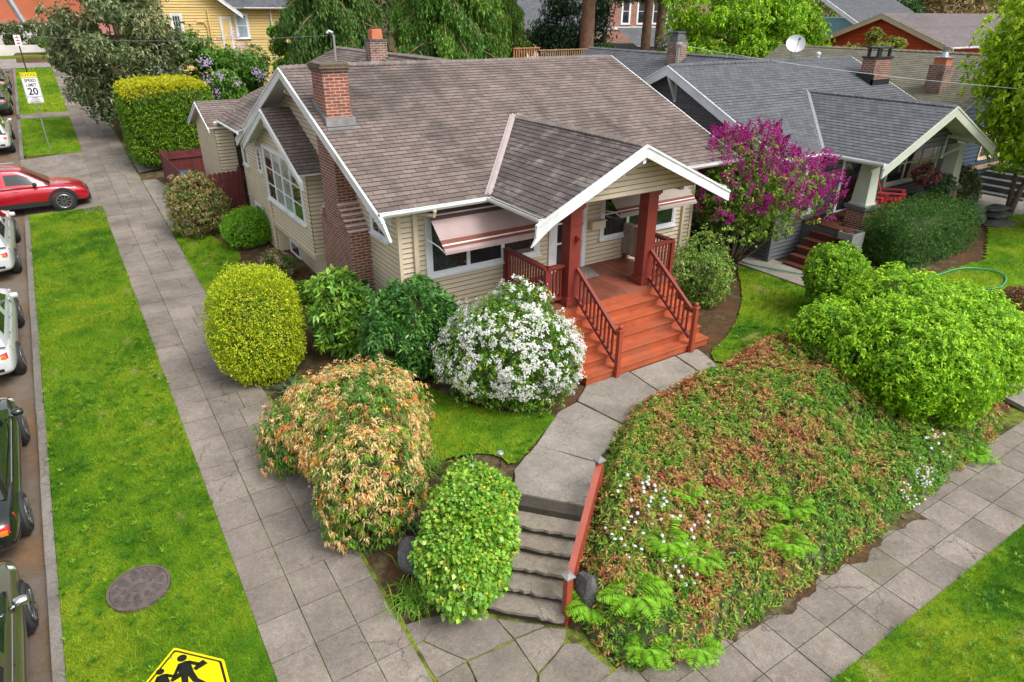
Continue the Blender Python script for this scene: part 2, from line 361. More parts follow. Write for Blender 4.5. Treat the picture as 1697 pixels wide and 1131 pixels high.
# ================================================================ GROUND
def inpoly(P, poly):
    x, y = P[:, 0], P[:, 1]; r = np.zeros(len(P), bool); n = len(poly)
    for i in range(n):
        x0, y0 = poly[i]; x1, y1 = poly[(i+1) % n]
        if y0 == y1: continue
        c = ((y0 > y) != (y1 > y)) & (x < (x1-x0)*(y-y0)/(y1-y0)+x0); r ^= c
    return r
def gridsheet(name, xs, ys, zf, mat, **k):
    X, Y = np.meshgrid(xs, ys); V = np.stack([X.ravel(), Y.ravel(), zf(X.ravel(), Y.ravel())], 1)
    nx, ny = len(xs), len(ys); i, j = np.meshgrid(np.arange(nx-1), np.arange(ny-1)); a = (j*nx+i).ravel()
    return npmesh(name, V, np.stack([a, a+1, a+nx+1, a+nx], 1), None, mat, origin=(0, 0, 0), smooth=True, kind='structure', **k)
def far(a, lo, hi, s, b): return np.concatenate([np.linspace(a, lo, 12)[:-1], np.arange(lo, hi, s), np.linspace(hi, b, 12)])
def ground_z(x, y):
    z = Tn(x, y)-.03+ (noise2(np.stack([x, y], 1), 1.7)-.5)*.05*((x > 2.6) & (y > 4.6) & (y < 40))
    z = np.where((x < -1.62) | ((x < .65) & (y > 28.9) & (y < 38.1)), Gn(x, y)-.25, z)
    PV = [(2.3, 4.3), (4.6, 4.3), (4.7, 5.0), (4.42, 5.33), (3.60, 6.28), (3.0, 6.62), (2.3, 6.85)]; z = np.where(inpoly(np.stack([x, y], 1), PV), np.minimum(z, -.04), z)
    t = ((x-4.0)+(y-5.74))/2.28; s_ = np.abs((x-4.0)-(y-5.74))/1.414
    z = np.where((s_ < .60) & (t > -.15) & (t < 1.12), np.minimum(z, .96*np.clip(t, 0, 1)-.32), z)
    return np.where((y > 65) & (y < 73.5), Gn(x, y)-.25, z)
XS = np.concatenate([np.linspace(-220, -6, 12)[:-1], np.arange(-6, 2, .25), np.arange(2, 7, .1), np.arange(7, 32, .25), np.linspace(32, 420, 14)])
YS = np.concatenate([np.linspace(-40, -4, 6)[:-1], np.arange(-4, 4, .25), np.arange(4, 8.5, .1), np.arange(8.5, 44, .25), np.linspace(44, 460, 14)])
gridsheet('ground', XS, YS, ground_z, M['soil'])
ln = lambda a, b, s=1.: np.linspace(a, b, max(2, int(abs(b-a)/s)+1))
gridsheet('street', ln(-14, -1.76, 2), ln(-12, 66.3), lambda x, y: Gn(x, y)-.13, M['asphalt'])
gridsheet('alley_apron', ln(-1.76, .70, .4), ln(28.7, 38.2), lambda x, y: Gn(x, y)-.13+.12*sstep((x+1.76)/2.2)+.004, M['concrete'])
gridsheet('cross_street', ln(-60, 60, 3), ln(66.3, 72.5, 1), lambda x, y: Gn(x, y)-.12, M['gravel'])
gridsheet('alley', ln(2.5, 60, 2), ln(33.5, 37.5, 1), lambda x, y: Tn(x, y)+.02, M['gravel'])
# kerb (segments with joints)
def kerb(name, segs):
    for y0, y1 in segs:
        mb = MB(); y = y0
        while y < y1-.1:
            e = min(y+2.4, y1)
            za, zb = G(-2, y)+.005, G(-2, e)+.005; j = random.uniform(-.008, .008)
            mb.hexa([(-1.76+j, y+.006, za-.3), (-1.60+j, y+.006, za-.3), (-1.60+j, e-.006, zb-.3), (-1.76+j, e-.006, zb-.3),
                     (-1.745+j, y+.006, za), (-1.60+j, y+.006, za), (-1.60+j, e-.006, zb), (-1.745+j, e-.006, zb)]); y = e
        mb.build(name, M['curb'], kind='structure')
kerb('kerb', [(-4, 28.6), (38.2, 46.6), (48.0, 66)])
# sidewalks: real slabs with open joints over a mossy bed
def slabs(name, mat, cells, zf, gap=.007, th=.06, tilt=.006, bed=None):
    mb = MB()
    for x0, x1, y0, y1 in cells:
        t = [random.uniform(-tilt, tilt) for _ in range(4)]; c = [(x0+gap, y0+gap), (x1-gap, y0+gap), (x1-gap, y1-gap), (x0+gap, y1-gap)]
        z = [zf(*p)+q for p, q in zip(c, t)]
        mb.hexa([(p[0], p[1], q-th) for p, q in zip(c, z)]+[(p[0], p[1], q) for p, q in zip(c, z)])
    return mb.build(name, mat, kind='structure')
gridsheet('sidewalk_bed', ln(.69, 2.5, .6), ln(5.4, 66, .5), lambda x, y: Gn(x, y)-.018, M['dirtmoss'])
gridsheet('sidewalk_bed', ln(.69, 60, .7), ln(2.70, 5.3, .4), lambda x, y: Gn(x, y)-.018, M['dirtmoss'])
cells = []; y = 5.55; rr = random.Random(3)
while y < 65:
    h = .70 if y < 34 else 1.4
    k = rr.random()
    if k < .62: xs = [.7, 1.31, 1.92, 2.44]
    elif k < .85: xs = [.7, 1.31, 2.44]
    else: xs = [.7, 1.31, 1.8, 2.44]
    for a, b in zip(xs, xs[1:]): cells.append((a, b, y, y+h))
    y += h
slabs('sidewalk', M['concrete'], cells, G)
cells = []; x = .7
while x < 58:
    h = .69 if x < 20 else 1.4
    ys = [2.72, 3.29, 3.85, 4.22] if x > 4.4 else [2.72, 3.29, 3.85, 4.5, 5.02, 5.54] if x < 2.3 else [2.72, 3.29, 3.85, 4.45]
    if rr.random() < .15 and x > 4.4: ys = [2.72, 3.29, 4.22]
    for a, b in zip(ys, ys[1:]): cells.append((x, x+h, a, b))
    x += h
slabs('sidewalk', M['concrete'], cells, G)
def polyslab(mb, pts, z, th=.09, shrink=-.006, sub=3):
    cx = sum(p[0] for p in pts)/len(pts); cy = sum(p[1] for p in pts)/len(pts); q = []
    n = len(pts)
    for i in range(n):
        a, b = pts[i], pts[(i+1) % n]
        for s in range(sub):
            t = s/sub; x, y = a[0]+(b[0]-a[0])*t, a[1]+(b[1]-a[1])*t; d = math.hypot(x-cx, y-cy)
            j = random.uniform(-.012, .012) if s else 0
            q.append((x-(x-cx)/d*(shrink+j), y-(y-cy)/d*(shrink+j)))
    if sum(q[i][0]*q[(i+1) % len(q)][1]-q[(i+1) % len(q)][0]*q[i][1] for i in range(len(q))) < 0: q = q[::-1]
    tx, ty = random.uniform(-.015, .015), random.uniform(-.015, .015)
    zz = (z if callable(z) else (lambda x, y: z))
    mb.prism([(x, y, zz(x, y)-th+tx*(x-cx)+ty*(y-cy)) for x, y in q], (0, 0, th))
F = [[(3.08,6.48),(3.53,6.23),(3.65,5.98),(3.67,5.58),(2.98,5.62),(2.62,6.22)],[(2.48,6.62),(3.06,6.48),(2.60,6.24),(2.49,6.23)],[(2.49,6.20),(2.60,6.20),(2.94,5.62),(2.49,5.61)],
[(3.68,5.97),(4.18,5.51),(3.71,5.58)],[(3.71,5.53),(4.18,5.46),(4.40,5.28),(4.22,5.13),(3.67,4.93)],[(2.97,5.57),(3.68,5.51),(3.64,4.92),(3.38,4.64),(2.87,4.97)],
[(2.49,5.58),(2.93,5.58),(2.85,4.98),(2.49,5.02)],[(4.24,5.09),(4.42,4.97),(4.51,4.44),(4.30,4.40),(3.44,4.62),(3.67,4.89)],[(2.42,4.98),(2.85,4.95),(3.36,4.62),(3.3,4.46),(2.42,4.46)]]
mb = MB()
for p in F: polyslab(mb, p, lambda x, y: .055-.01*(3.5-x), .12)
mb.build('corner_paving', M['concrete'], kind='structure')
gridsheet('paving_bed', ln(2.44, 4.6, .3), ln(4.4, 6.6, .3), lambda x, y: x*0+.028, M['dirtmoss'])
# entrance walk of curved slabs
S = [[(4.83,7.24),(5.61,6.35),(6.0,6.72),(6.43,7.17),(5.84,8.14),(5.12,7.75)],[(5.86,8.16),(6.45,7.19),(6.95,7.42),(7.62,7.73),(7.39,8.93),(6.85,8.83)],
[(7.43,8.96),(7.68,7.77),(9.05,8.23),(9.10,9.31),(7.95,9.34)],[(9.14,9.31),(9.09,8.24),(10.37,8.36),(10.48,9.31)],[(10.52,9.31),(10.41,8.36),(10.96,8.47),(11.20,9.30)]]
for p in S:
    mb = MB(); polyslab(mb, p, 1.015, .065, .002, 4); mb.build('walkway', M['pathcon'], kind='structure', bevel=.012)
# ---- lower steps (6 risers, set diagonally), each course a rough slab on a dark riser
st = thing('garden_steps', 'weathered cracked concrete steps climbing diagonally from the corner paving to the front walk', 'steps', (4.2, 6.2, .05))
bl, br, tl, tr = Vector((3.62, 6.14)), Vector((4.40, 5.33)), Vector((4.83, 7.24)), Vector((5.61, 6.35))
for i in range(6):
    a, b = i/6*1.0, (i+1)/6; z = .055+.96*(i+1)/6
    l0, r0, l1, r1 = bl.lerp(tl, a), br.lerp(tr, a), bl.lerp(tl, b+.12), br.lerp(tr, b+.12)
    n = 14; mb = MB(); md = MB(); fr = []
    dirn = ((tl-bl).normalized()+(tr-br).normalized()).normalized()
    for k in range(n+1):
        t = k/n; p = l0.lerp(r0, t); j = (random.uniform(-.035, .012) if 0 < k < n else 0)
        fr.append(p+dirn*(-.015+j))
    top = [(p.x, p.y, z-.05+random.uniform(-.006, .004)) for p in fr]+[(r1.x, r1.y, z-.05), (l1.x, l1.y, z-.05)]
    if i < 5: mb.prism(top, (0, 0, .05)); mb.build('tread', M['stepcon'], st)
    q = [l0+dirn*.03, r0+dirn*.03, r1, l1]
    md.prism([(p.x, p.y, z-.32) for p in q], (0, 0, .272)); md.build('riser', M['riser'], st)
# hand rail of the lower steps
rl = thing('stair_handrail', 'faded red wooden handrail with two square posts along the lower garden steps', 'handrail', (4.45, 5.4, .1))
p0, p1 = Vector((4.49, 5.40, .02)), Vector((5.97, 6.57, .93))
for p, top in ((p0, .93), (p1, 1.60)):
    mb = MB(); mb.bx(p.x-.047, p.x+.047, p.y-.047, p.y+.047, p.z, top); mb.bx(p.x-.062, p.x+.062, p.y-.062, p.y+.062, p.z, p.z+.10); o = mb.build('post', M['railred'], rl)
    mb = MB(); mb.bx(p.x-.075, p.x+.075, p.y-.075, p.y+.075, top, top+.02)
    mb.add([(p.x-.07, p.y-.07, top+.02), (p.x+.07, p.y-.07, top+.02), (p.x+.07, p.y+.07, top+.02), (p.x-.07, p.y+.07, top+.02), (p.x, p.y, top+.06)], [(0, 1, 4), (1, 2, 4), (2, 3, 4), (3, 0, 4)]); mb.build('post_cap', M['lead'], rl)
d = (p1-p0); a = Vector((p0.x, p0.y, .86)); b = Vector((p1.x, p1.y, 1.55))
MB().beam(a, b, .095, .035).build('top_rail', M['railpink'], rl)
MB().beam(a-Vector((0, 0, .56)), b-Vector((0, 0, .56)), .045, .07).build('bottom_rail', M['railred'], rl)
for i in range(1, 15):
    t = i/15; q = a.lerp(b, t); MB().bx(q.x-.017, q.x+.017, q.y-.017, q.y+.017, q.z-.56, q.z-.01).build('baluster', M['railred'], rl)
# ---- lawns: turf sheet + real blades
def smoothpoly(poly, it=2):
    for _ in range(it):
        q = []
        for i in range(len(poly)):
            a, b = poly[i], poly[(i+1) % len(poly)]
            q += [(a[0]*.78+b[0]*.22, a[1]*.78+b[1]*.22), (a[0]*.22+b[0]*.78, a[1]*.22+b[1]*.78)]
        poly = q
    return poly
GC = np.array([(.068, .180, .011), (.145, .285, .014), (.245, .345, .020), (.38, .35, .11)])
def grasscol(P, warm=0.):
    n = .34*noise2(P, .55)+.36*noise2(P, 2.1, 1)+.30*noise2(P, 6, 2)
    t = np.clip((n-.30)/.36+warm, 0, 1)*2.0
    i = np.minimum(t.astype(int), 1); f = (t-i)[:, None]; c = GC[i]*(1-f)+GC[i+1]*f
    dry = np.clip((noise2(P, 2.6, 5)-.80)/.08, 0, 1)[:, None]*.65
    return c*(1-dry)+GC[3]*dry
def lawn(poly, label, dens, zf, h=.055, w=.010, step=.12, smooth=0, warm=0., under=False):
    if smooth: poly = smoothpoly(poly, smooth)
    A = np.array(poly); x0, y0 = A.min(0); x1, y1 = A.max(0)
    n = int((x1-x0)*(y1-y0)*dens); P = np.stack([RS.uniform(x0, x1, n), RS.uniform(y0, y1, n)], 1)
    P = P[inpoly(P, poly) & (np.hypot(P[:, 0]+.6, P[:, 1]-9.2) > .455)]; n = len(P); z = zf(P[:, 0], P[:, 1])+.004
    hh = h*(.5+.9*RS.rand(n))*(.7+.8*noise2(P, 2.2, 3)); a = RS.uniform(0, 6.28, n); ww = w*(.7+.6*RS.rand(n))
    wd = np.stack([np.cos(a), np.sin(a), a*0], 1)*ww[:, None]/2; ln_ = np.stack([RS.normal(0, .55, n), RS.normal(0, .55, n), np.ones(n)], 1)*hh[:, None]
    B = np.stack([P[:, 0], P[:, 1], z], 1); V = np.stack([B-wd, B+wd, B+ln_], 1).reshape(-1, 3)
    c = grasscol(P, warm)*(.6+.8*RS.rand(n))[:, None]; c = np.repeat(c, 3, 0)
    k = dict(kind='stuff')
    if dens > 700:
        mW = int((x1-x0)*(y1-y0)*22); Wp = np.stack([RS.uniform(x0, x1, mW), RS.uniform(y0, y1, mW)], 1); Wp = Wp[inpoly(Wp, poly) & (noise2(Wp, .9, 77) > .45) & (np.hypot(Wp[:, 0]+.6, Wp[:, 1]-9.2) > .5)]; q = 8
        W3 = np.repeat(np.stack([Wp[:, 0], Wp[:, 1], zf(Wp[:, 0], Wp[:, 1])+.03], 1), q, 0); m = len(W3); a = RS.uniform(0, 6.28, m); D = np.stack([np.cos(a), np.sin(a), RS.uniform(.1, .7, m)], 1); D /= np.linalg.norm(D, axis=1)[:, None]
        S = np.stack([-np.sin(a), np.cos(a), a*0], 1); Lq = (.04+.06*RS.rand(m))[:, None]; Vq = np.stack([W3, W3+D*Lq*.6-S*.011, W3+D*Lq, W3+D*Lq*.6+S*.011], 1).reshape(-1, 3)
        cw = np.repeat(np.repeat(np.where(RS.rand(len(Wp), 1) < .75, np.array([(.055, .18, .012)]), np.array([(.20, .36, .03)])), q, 0), 4, 0)
        npmesh('lawn_weeds', Vq, np.arange(len(Vq)).reshape(-1, 4), cw, M['blade'], origin=(x0, y0, float(z.min())), kind='stuff')
    npmesh('grass', V, np.arange(3*n).reshape(-1, 3), c, M['blade'], origin=(x0, y0, float(z.min())), label=label, **k)
    # turf sheet: fan polygons on a fine grid, cut to the outline by keeping inside cells
    g = step if under else (.035 if dens > 850 else .12)
    if under: x0, y0, x1, y1 = x0-.0, y0, x1+.12, y1+.12; poly = [(x0, y0), (x1, y0), (x1, y1), (x0, y1)]
    xs = np.arange(x0, x1+g, g); ys = np.arange(y0, y1+g, g); X, Y = np.meshgrid(xs, ys); nx = len(xs)
    Q = np.stack([X.ravel(), Y.ravel()], 1); i, j = np.meshgrid(np.arange(nx-1), np.arange(len(ys)-1)); a = (j*nx+i).ravel()
    ok = inpoly(Q[a]+g/2, poly); a = a[ok]
    V = np.stack([Q[:, 0], Q[:, 1], zf(Q[:, 0], Q[:, 1])+(-.026 if under else .001)], 1); Fq = np.stack([a, a+1, a+nx+1, a+nx], 1)
    u, inv = np.unique(Fq.ravel(), return_inverse=True)
    npmesh('turf', V[u], inv.reshape(-1, 4), grasscol(Q[u], warm)*.75, M['turfc'], origin=(0, 0, 0), smooth=True, kind='structure')
m_, nt_, b_ = newmat('turf_soil'); a_ = nt_.nodes.new("ShaderNodeAttribute"); a_.attribute_name = 'col'
c_ = mixc(nt_, .9, a_.outputs[0], ramp(nt_, tex(nt_, 45, 5, 'World', .8).outputs[0], [(.3, .4), (.7, 1.5)]), 'MULTIPLY'); nt_.links.new(c_, b_.inputs['Base Color']); b_.inputs['Roughness'].default_value = 1; b_.inputs['Specular IOR Level'].default_value = .05
M['turfc'] = m_
sw = lambda x, y: Gn(x, y)+.01
rag = lambda x, y0, y1, s: [(x+random.uniform(-.025, .02), y) for y in np.arange(y0, y1, s)]
lawn([(-1.60, -3.5), (-1.60, 12), (-1.60, 28.5), (-1.3, 28.75), (-.4, 29.15), (.66, 29.3)]+rag(.71, 29., 13, -.3)+[(.70, -3.5)], 'ragged mown grass of the planting strip beside the parked cars', 2000, sw, .05, .011, under=True)
lawn([(-1.60, 38.3), (-1.6, 46.5), (.7, 46.3), (.7, 38.4)], 'mown grass square at the foot of the speed limit sign', 260, sw, .07, .02, under=True)
lawn([(-1.60, 48.1), (-1.6, 65), (.7, 65), (.7, 48.0)], 'far mown grass strip beyond the crossing path', 120, sw, .09, .035, .3, warm=.15, under=True)
lawn([(4.5, -3)]+[(x, 2.71+random.uniform(-.03, .025)) for x in np.arange(4.5, 24, .2)]+[(24, -3)], 'mown grass verge along the front sidewalk', 1500, sw, .05, .011, under=True, warm=-.12)
LL = [(5.11,11.22),(5.26,10.71),(5.42,10.22),(5.68,9.73),(6.08,9.26),(6.88,8.81),(5.86,8.20),(5.17,7.82),(5.10,8.30),(4.71,8.62),(4.18,8.97),(4.38,10.00)]
up = lambda d: (lambda x, y: Tn(x, y)+d)
lawn(LL, 'small front lawn between the pieris and the white flowering bush', 1700, up(.015), .045, .010, smooth=1, warm=.12)
lawn([(2.45,25.40),(2.99,25.49),(3.38,24.91),(3.64,23.34),(3.92,21.80),(3.80,21.18),(2.88,19.89),(2.41,19.0),(2.43,22.39)], 'narrow lawn beside the side sidewalk below the maroon fence', 900, up(.015), .05, .012, smooth=1)
lawn([(15.64,11.92),(16.13,12.3),(16.15,9.36),(16.15,7.2),(14.65,7.4),(12.80,7.7),(10.97,8.53),(11.37,9.08),(12.17,9.30),(13.20,9.84),(14.15,10.49),(15.08,11.32)], 'curved lawn between the porch steps and the neighbouring walk', 1000, up(.015), .045, .011, smooth=1, warm=.0)
lawn([(17.3, 4.6), (17.3, 10.2), (19, 8.6), (22, 8.2), (26.5, 10.2), (30, 9.2), (30, 4.6)], 'neighbouring front lawn with a loop of green hose lying on it', 520, up(.015), .05, .014)
# neighbour's walk
cells = []; y = 3.95
while y < 12.6: cells.append((16.2, 17.22, y, y+1.25)); y += 1.25
slabs('neighbour_walk', M['pathcon'], cells, lambda x, y: T(x, y)+.03, .006, .1, .003)
mb = MB(); mb.bx(2.47, 2.53, 6.7, 12.6, .0, .5)
# crossing path between the far lawns
slabs('crossing_path', M['concrete'], [(-1.6+.78*i, -1.6+.78*(i+1), 46.6, 47.9) for i in range(3)], lambda x, y: G(x, y)+.012)
# pavement leading to the side gate of the fence
gridsheet('side_path', ln(2.46, 3.25, .2), ln(25.5, 32.3, .5), lambda x, y: Gn(x, y)+.012+0*x, M['pathcon'])
gridsheet('neighbour_patio', ln(26.5, 40, 1), ln(8.8, 12.2, .5), lambda x, y: Tn(x, y)+.012, M['gravel'])

mb = MB()   # wet soil washed onto the front sidewalk below the bank
top_ = [(6.3+.06*i, 3.82+.07*math.sin(i*.22)+.05*math.sin(i*.61)+random.uniform(-.018, .018)) for i in range(80)]
mb.prism([(x, y, G(x, y)+.004) for x, y in top_]+[(11.1, 4.25, G(11, 4)+.004), (6.2, 4.25, G(6.2, 4)+.004)], (0, 0, .012)); mb.build('soil_spill', M['soil'], kind='structure')
# ================================================================ BUILDING KIT
class Wall:
    """A->B along the wall seen from outside left to right; outward normal = (dy,-dx)"""
    def __init__(s, A, B): s.A = Vector(A); d = Vector(B)-s.A; s.L = d.length; s.d = d/s.L; s.n = Vector((s.d.y, -s.d.x))
    def p(s, u, z, o=0): q = s.A+s.d*u+s.n*o; return (q.x, q.y, z)
    def box(s, mb, u0, u1, z0, z1, o0, o1, mi=0):
        return mb.hexa([s.p(u0, z0, o1), s.p(u1, z0, o1), s.p(u1, z0, o0), s.p(u0, z0, o0), s.p(u0, z1, o1), s.p(u1, z1, o1), s.p(u1, z1, o0), s.p(u0, z1, o0)], mi)
def siding(mb, W, z0, z1, step=.112, clip=None, out=.022):
    z = z0
    while z < z1-1e-4:
        zt = min(z+step, z1); a, b = (0, W.L) if not clip else clip(z); c, d = (0, W.L) if not clip else clip(zt)
        a, c = max(0, a), max(0, c); b, d = min(W.L, b), min(W.L, d)
        if d < c: c = d = (c+d)/2
        if b-a > .02:
            o = out*(1+random.uniform(-.15, .15))
            e = .16*(zt-z); P = [W.p(a, z+e, o), W.p(b, z+e, o), W.p(d, zt, .003), W.p(c, zt, .003), W.p(a, z, 0), W.p(b, z, 0), W.p(a, z, o-.004), W.p(b, z, o-.004)]
            mb.add(P[:4], [(0, 1, 2, 3)]); mb.add([P[4], P[5], P[7], P[6], P[0], P[1]], [(0, 1, 2, 3), (3, 2, 5, 4)], 1)  # lower lip and underside carry the painted shadow-line colour
        z = zt
    return mb
def window(W, u0, u1, z0, z1, parent, cols=1, rails=(.5,), trim=.10, tm='white', panes=None, sill=True, o=.052, sash='white', grid=None, name='window'):
    mb = MB()
    W.box(mb, u0-trim, u0, z0-trim*.5, z1+trim, 0, o); W.box(mb, u1, u1+trim, z0-trim*.5, z1+trim, 0, o)
    W.box(mb, u0, u1, z1, z1+trim, 0, o); W.box(mb, u0, u1, z0-trim*.5, z0, 0, o)
    fr = mb.build(name, M[tm], parent)
    if sill: mb = MB(); W.box(mb, u0-trim-.03, u1+trim+.03, z0-trim*.5-.04, z0-trim*.5, 0, o+.045); mb.build('sill', M[tm], fr)
    cw = (u1-u0)/cols; mb = MB()
    for i in range(cols+1):
        u = u0+cw*i; a = .045 if 0 < i < cols else .03
        lo, hi = max(u0, u-a), min(u1, u+a); W.box(mb, lo, hi, z0, z1, 0, o-.006 if 0 < i < cols else o-.012)
    for zz in (z0, z1-.035): W.box(mb, u0+.03, u1-.03, zz+.001, zz+.034, 0, o-.013)
    for i in range(cols):
        for r in rails:
            z = z0+(z1-z0)*r; W.box(mb, u0+cw*i+.031, u0+cw*(i+1)-.031, z-.02, z+.02, 0, o-.014)
        if grid:
            gc, gr, g0 = grid; zz0 = z0+(z1-z0)*g0
            for k in range(1, gc): u = u0+cw*i+cw*k/gc; W.box(mb, u-.011, u+.011, zz0, z1-.036, 0, o-.017)
            for k in range(1, gr): z = zz0+(z1-zz0)*k/gr; W.box(mb, u0+cw*i+.032, u0+cw*(i+1)-.032, z-.010, z+.010, 0, o-.018)
    mb.build('sash', M[sash], fr)
    for i in range(cols):
        mb = MB(); W.box(mb, u0+cw*i+.02, u0+cw*(i+1)-.02, z0+.01, z1-.01, 0, o-.0215)
        mb.build('pane', M[(panes or ['glass']*cols)[i]], fr)
    return fr
def clippoly(P, v, keep_above):
    out = []
    for i in range(len(P)):
        a, b = P[i], P[(i+1) % len(P)]; ia, ib = ((a[1] >= v) == keep_above) or a[1] == v, ((b[1] >= v) == keep_above) or b[1] == v
        if ia: out.append(a)
        if ia != ib: t = (v-a[1])/(b[1]-a[1]); out.append((a[0]+(b[0]-a[0])*t, v))
    return out
def roof(poly, mat, parent, name='roof', th=.06, rh=.145, under='white', lift=.011, sag=0):
    """poly: coplanar 3D points counter-clockwise from above; shingle courses as real steps"""
    P = [Vector(p) for p in poly]; n = (P[1]-P[0]).cross(P[2]-P[0]).normalized()
    if n.z < 0: P = P[::-1]; n = -n
    U = Vector((-n.y, n.x, 0)).normalized(); V = n.cross(U); org = OFF[parent.name]
    Q = [((p-org).dot(U), (p-org).dot(V)) for p in P]; h = (P[0]-org).dot(n)
    v0, v1 = min(q[1] for q in Q), max(q[1] for q in Q); mb = MB()
    def w(u, v, o):
        s = -sag*math.sin(math.pi*min(1, max(0, (v-v0)/(v1-v0))))
        return org+U*u+V*v+n*(h+o+s)
    k = math.floor(v0/rh)
    while k*rh < v1:
        lo, hi = k*rh, (k+1)*rh; S = clippoly(clippoly(Q, lo, True), hi, False); k += 1
        if len(S) < 3: continue
        mb.add([w(u, v, .003+lift*(hi-v)/rh) for u, v in S], [tuple(range(len(S)))])
        us = sorted(u for u, v in S if abs(v-max(lo, v0)) < 1e-4)
        if len(us) > 1: v = max(lo, v0); mb.add([w(us[0], v, 0), w(us[-1], v, 0), w(us[-1], v, .003+lift*(hi-v)/rh), w(us[0], v, .003+lift*(hi-v)/rh)], [(0, 1, 2, 3)])
    A = np.array([tuple(v) for v in mb.v], 'f')-np.array(org, 'f')
    me = bpy.data.meshes.new(name); me.from_pydata(A.tolist(), [], mb.f); me.materials.append(mat); me.update()
    n_ = len(me.loops); vi = np.empty(n_, 'i'); me.loops.foreach_get('vertex_index', vi); PP = A[vi]
    me.uv_layers.new(name='UVMap').data.foreach_set('uv', np.stack([PP@np.array(U), PP@np.array(V)], 1).astype('f').ravel())
    o = link(name, me, parent, org)
    d = MB(); d.prism([p-n*(th+.001) for p in P], n*th); d.build('roof_deck', M[under], o)
    return o
def ridgecap(a, b, w, slope, mat, parent, step=.15, wob=.01, name='ridge_cap'):
    a, b = Vector(a), Vector(b); d = (b-a); L = d.length; d /= L; r = d.cross(Vector((0, 0, 1))).normalized(); mb = MB(); n = int(L/step)
    for i in range(n):
        p, q = a+d*(i*step), a+d*((i+1)*step+.02); z0, z1 = .012, .035
        wz = math.sin(i*.13)*wob+math.sin(i*.037+1)*wob*2
        for s in (-1, 1):
            P = [p+Vector((0, 0, z0+wz)), q+Vector((0, 0, z1+wz)), q+r*s*w+Vector((0, 0, z1-w*slope+wz)), p+r*s*w+Vector((0, 0, z0-w*slope+wz))]
            B = [x-Vector((0, 0, .03)) for x in P]
            mb.hexa(B+P if s < 0 else B[::-1]+P[::-1])
    return mb.build(name, mat, parent)
def barge(mb, a, b, n, w=.045, h=.22, top=.05):
    """board under the roof edge from a to b (points on the roof line), thickness along n"""
    a, b = Vector(a), Vector(b); dn = Vector((0, 0, -h)); nn = Vector(n)*w
    mb.hexa([a+dn, b+dn, b+dn+nn, a+dn+nn, a, b, b+nn, a+nn])
    n2 = Vector(n)*(w+.02); u = Vector((0, 0, -top))
    mb.hexa([a+u+nn, b+u+nn, b+u+n2, a+u+n2, a+nn, b+nn, b+n2, a+n2])
def gutter(a, b, out, parent, mat='white', debris=True, w=.11, h=.10):
    """K gutter along a-b (back top edge), opening upward"""
    a, b, o = Vector(a), Vector(b), Vector((out[0], out[1], 0)).normalized(); U = Vector((0, 0, 1)); mb = MB()
    prof = [(0, 0), (0, -h), (w*.6, -h), (w, -h*.45), (w, 0), (w-.012, 0), (w-.012, -h*.42), (w*.58, -h+.014), (.012, -h+.014), (.012, 0)]
    A = [a+o*x+U*z for x, z in prof]; B = [b+o*x+U*z for x, z in prof]; n = len(prof)
    mb.add(A+B, [(i, (i+1) % n, n+(i+1) % n, n+i) for i in range(n)])
    for k, s in ((0, 1), (n, -1)): mb.add([(A+B)[k+i] for i in (0, 1, 2, 3, 4)], [(0, 1, 2, 3, 4)])
    g = mb.build('gutter', M[mat], parent)
    if debris: MB().beam(a+o*w*.5-U*.03, b+o*w*.5-U*.03, w*.8, .02).build('debris', M['soil'], g)
    return g
def knee(P, W_out, z, parent, mat='white', L=.6, s=.09, drop=.55):
    """triangular knee brace: P=(x,y) on the wall, W_out outward unit, z top"""
    P = Vector((P[0], P[1], z)); o = Vector((W_out[0], W_out[1], 0)); mb = MB()
    mb.beam(P, P+o*L, s, s); mb.beam(P+Vector((0, 0, -drop)), P+o*(L*.92)+Vector((0, 0, -s*.4)), s*.8, s*.8); mb.beam(P+Vector((0, 0, .02)), P+Vector((0, 0, -drop-.08)), s, s*.6, up=o)
    return mb.build('knee_brace', M[mat], parent)
# ================================================================ THE BUNGALOW
H = thing('bungalow_house', 'tan bungalow with brown shingled roof, dark red porch and brick chimney on the corner lot', 'house', (9.8, 17.8, 1.0))
sf, sb, rz, ry = .409, .409, 6.75, 17.77
gz = lambda y: rz-.409*abs(y-ry)
WL = Wall((5.43, 24.2), (5.43, 12.65)); WF = Wall((5.43, 12.65), (14.15, 12.65)); WR = Wall((14.15, 12.65), (14.15, 24.3)); WB = Wall((14.15, 24.3), (5.0, 24.3))
def clipL(z):
    d = max(0, (rz-.08-z)/.409); return (24.2-(ry+d), 24.2-(ry-d))
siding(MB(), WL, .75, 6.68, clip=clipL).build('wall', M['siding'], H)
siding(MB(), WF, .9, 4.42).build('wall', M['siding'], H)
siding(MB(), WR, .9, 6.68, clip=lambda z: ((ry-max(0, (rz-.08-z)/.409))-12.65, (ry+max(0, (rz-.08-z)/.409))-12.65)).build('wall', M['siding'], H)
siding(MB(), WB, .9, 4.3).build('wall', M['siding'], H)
mb = MB(); mb.bx(5.395, 5.475, 12.61, 12.69, .8, 4.4); mb.build('corner_board', M['siding'], H)
mb = MB(); mb.bx(14.11, 14.19, 12.61, 12.69, .9, 4.4); mb.build('corner_board', M['siding'], H)
for W in (WF,):
    mb = MB(); W.box(mb, -.03, W.L+.03, 2.045, 2.085, 0, .035); mb.build('belt_course', M['siding'], H)
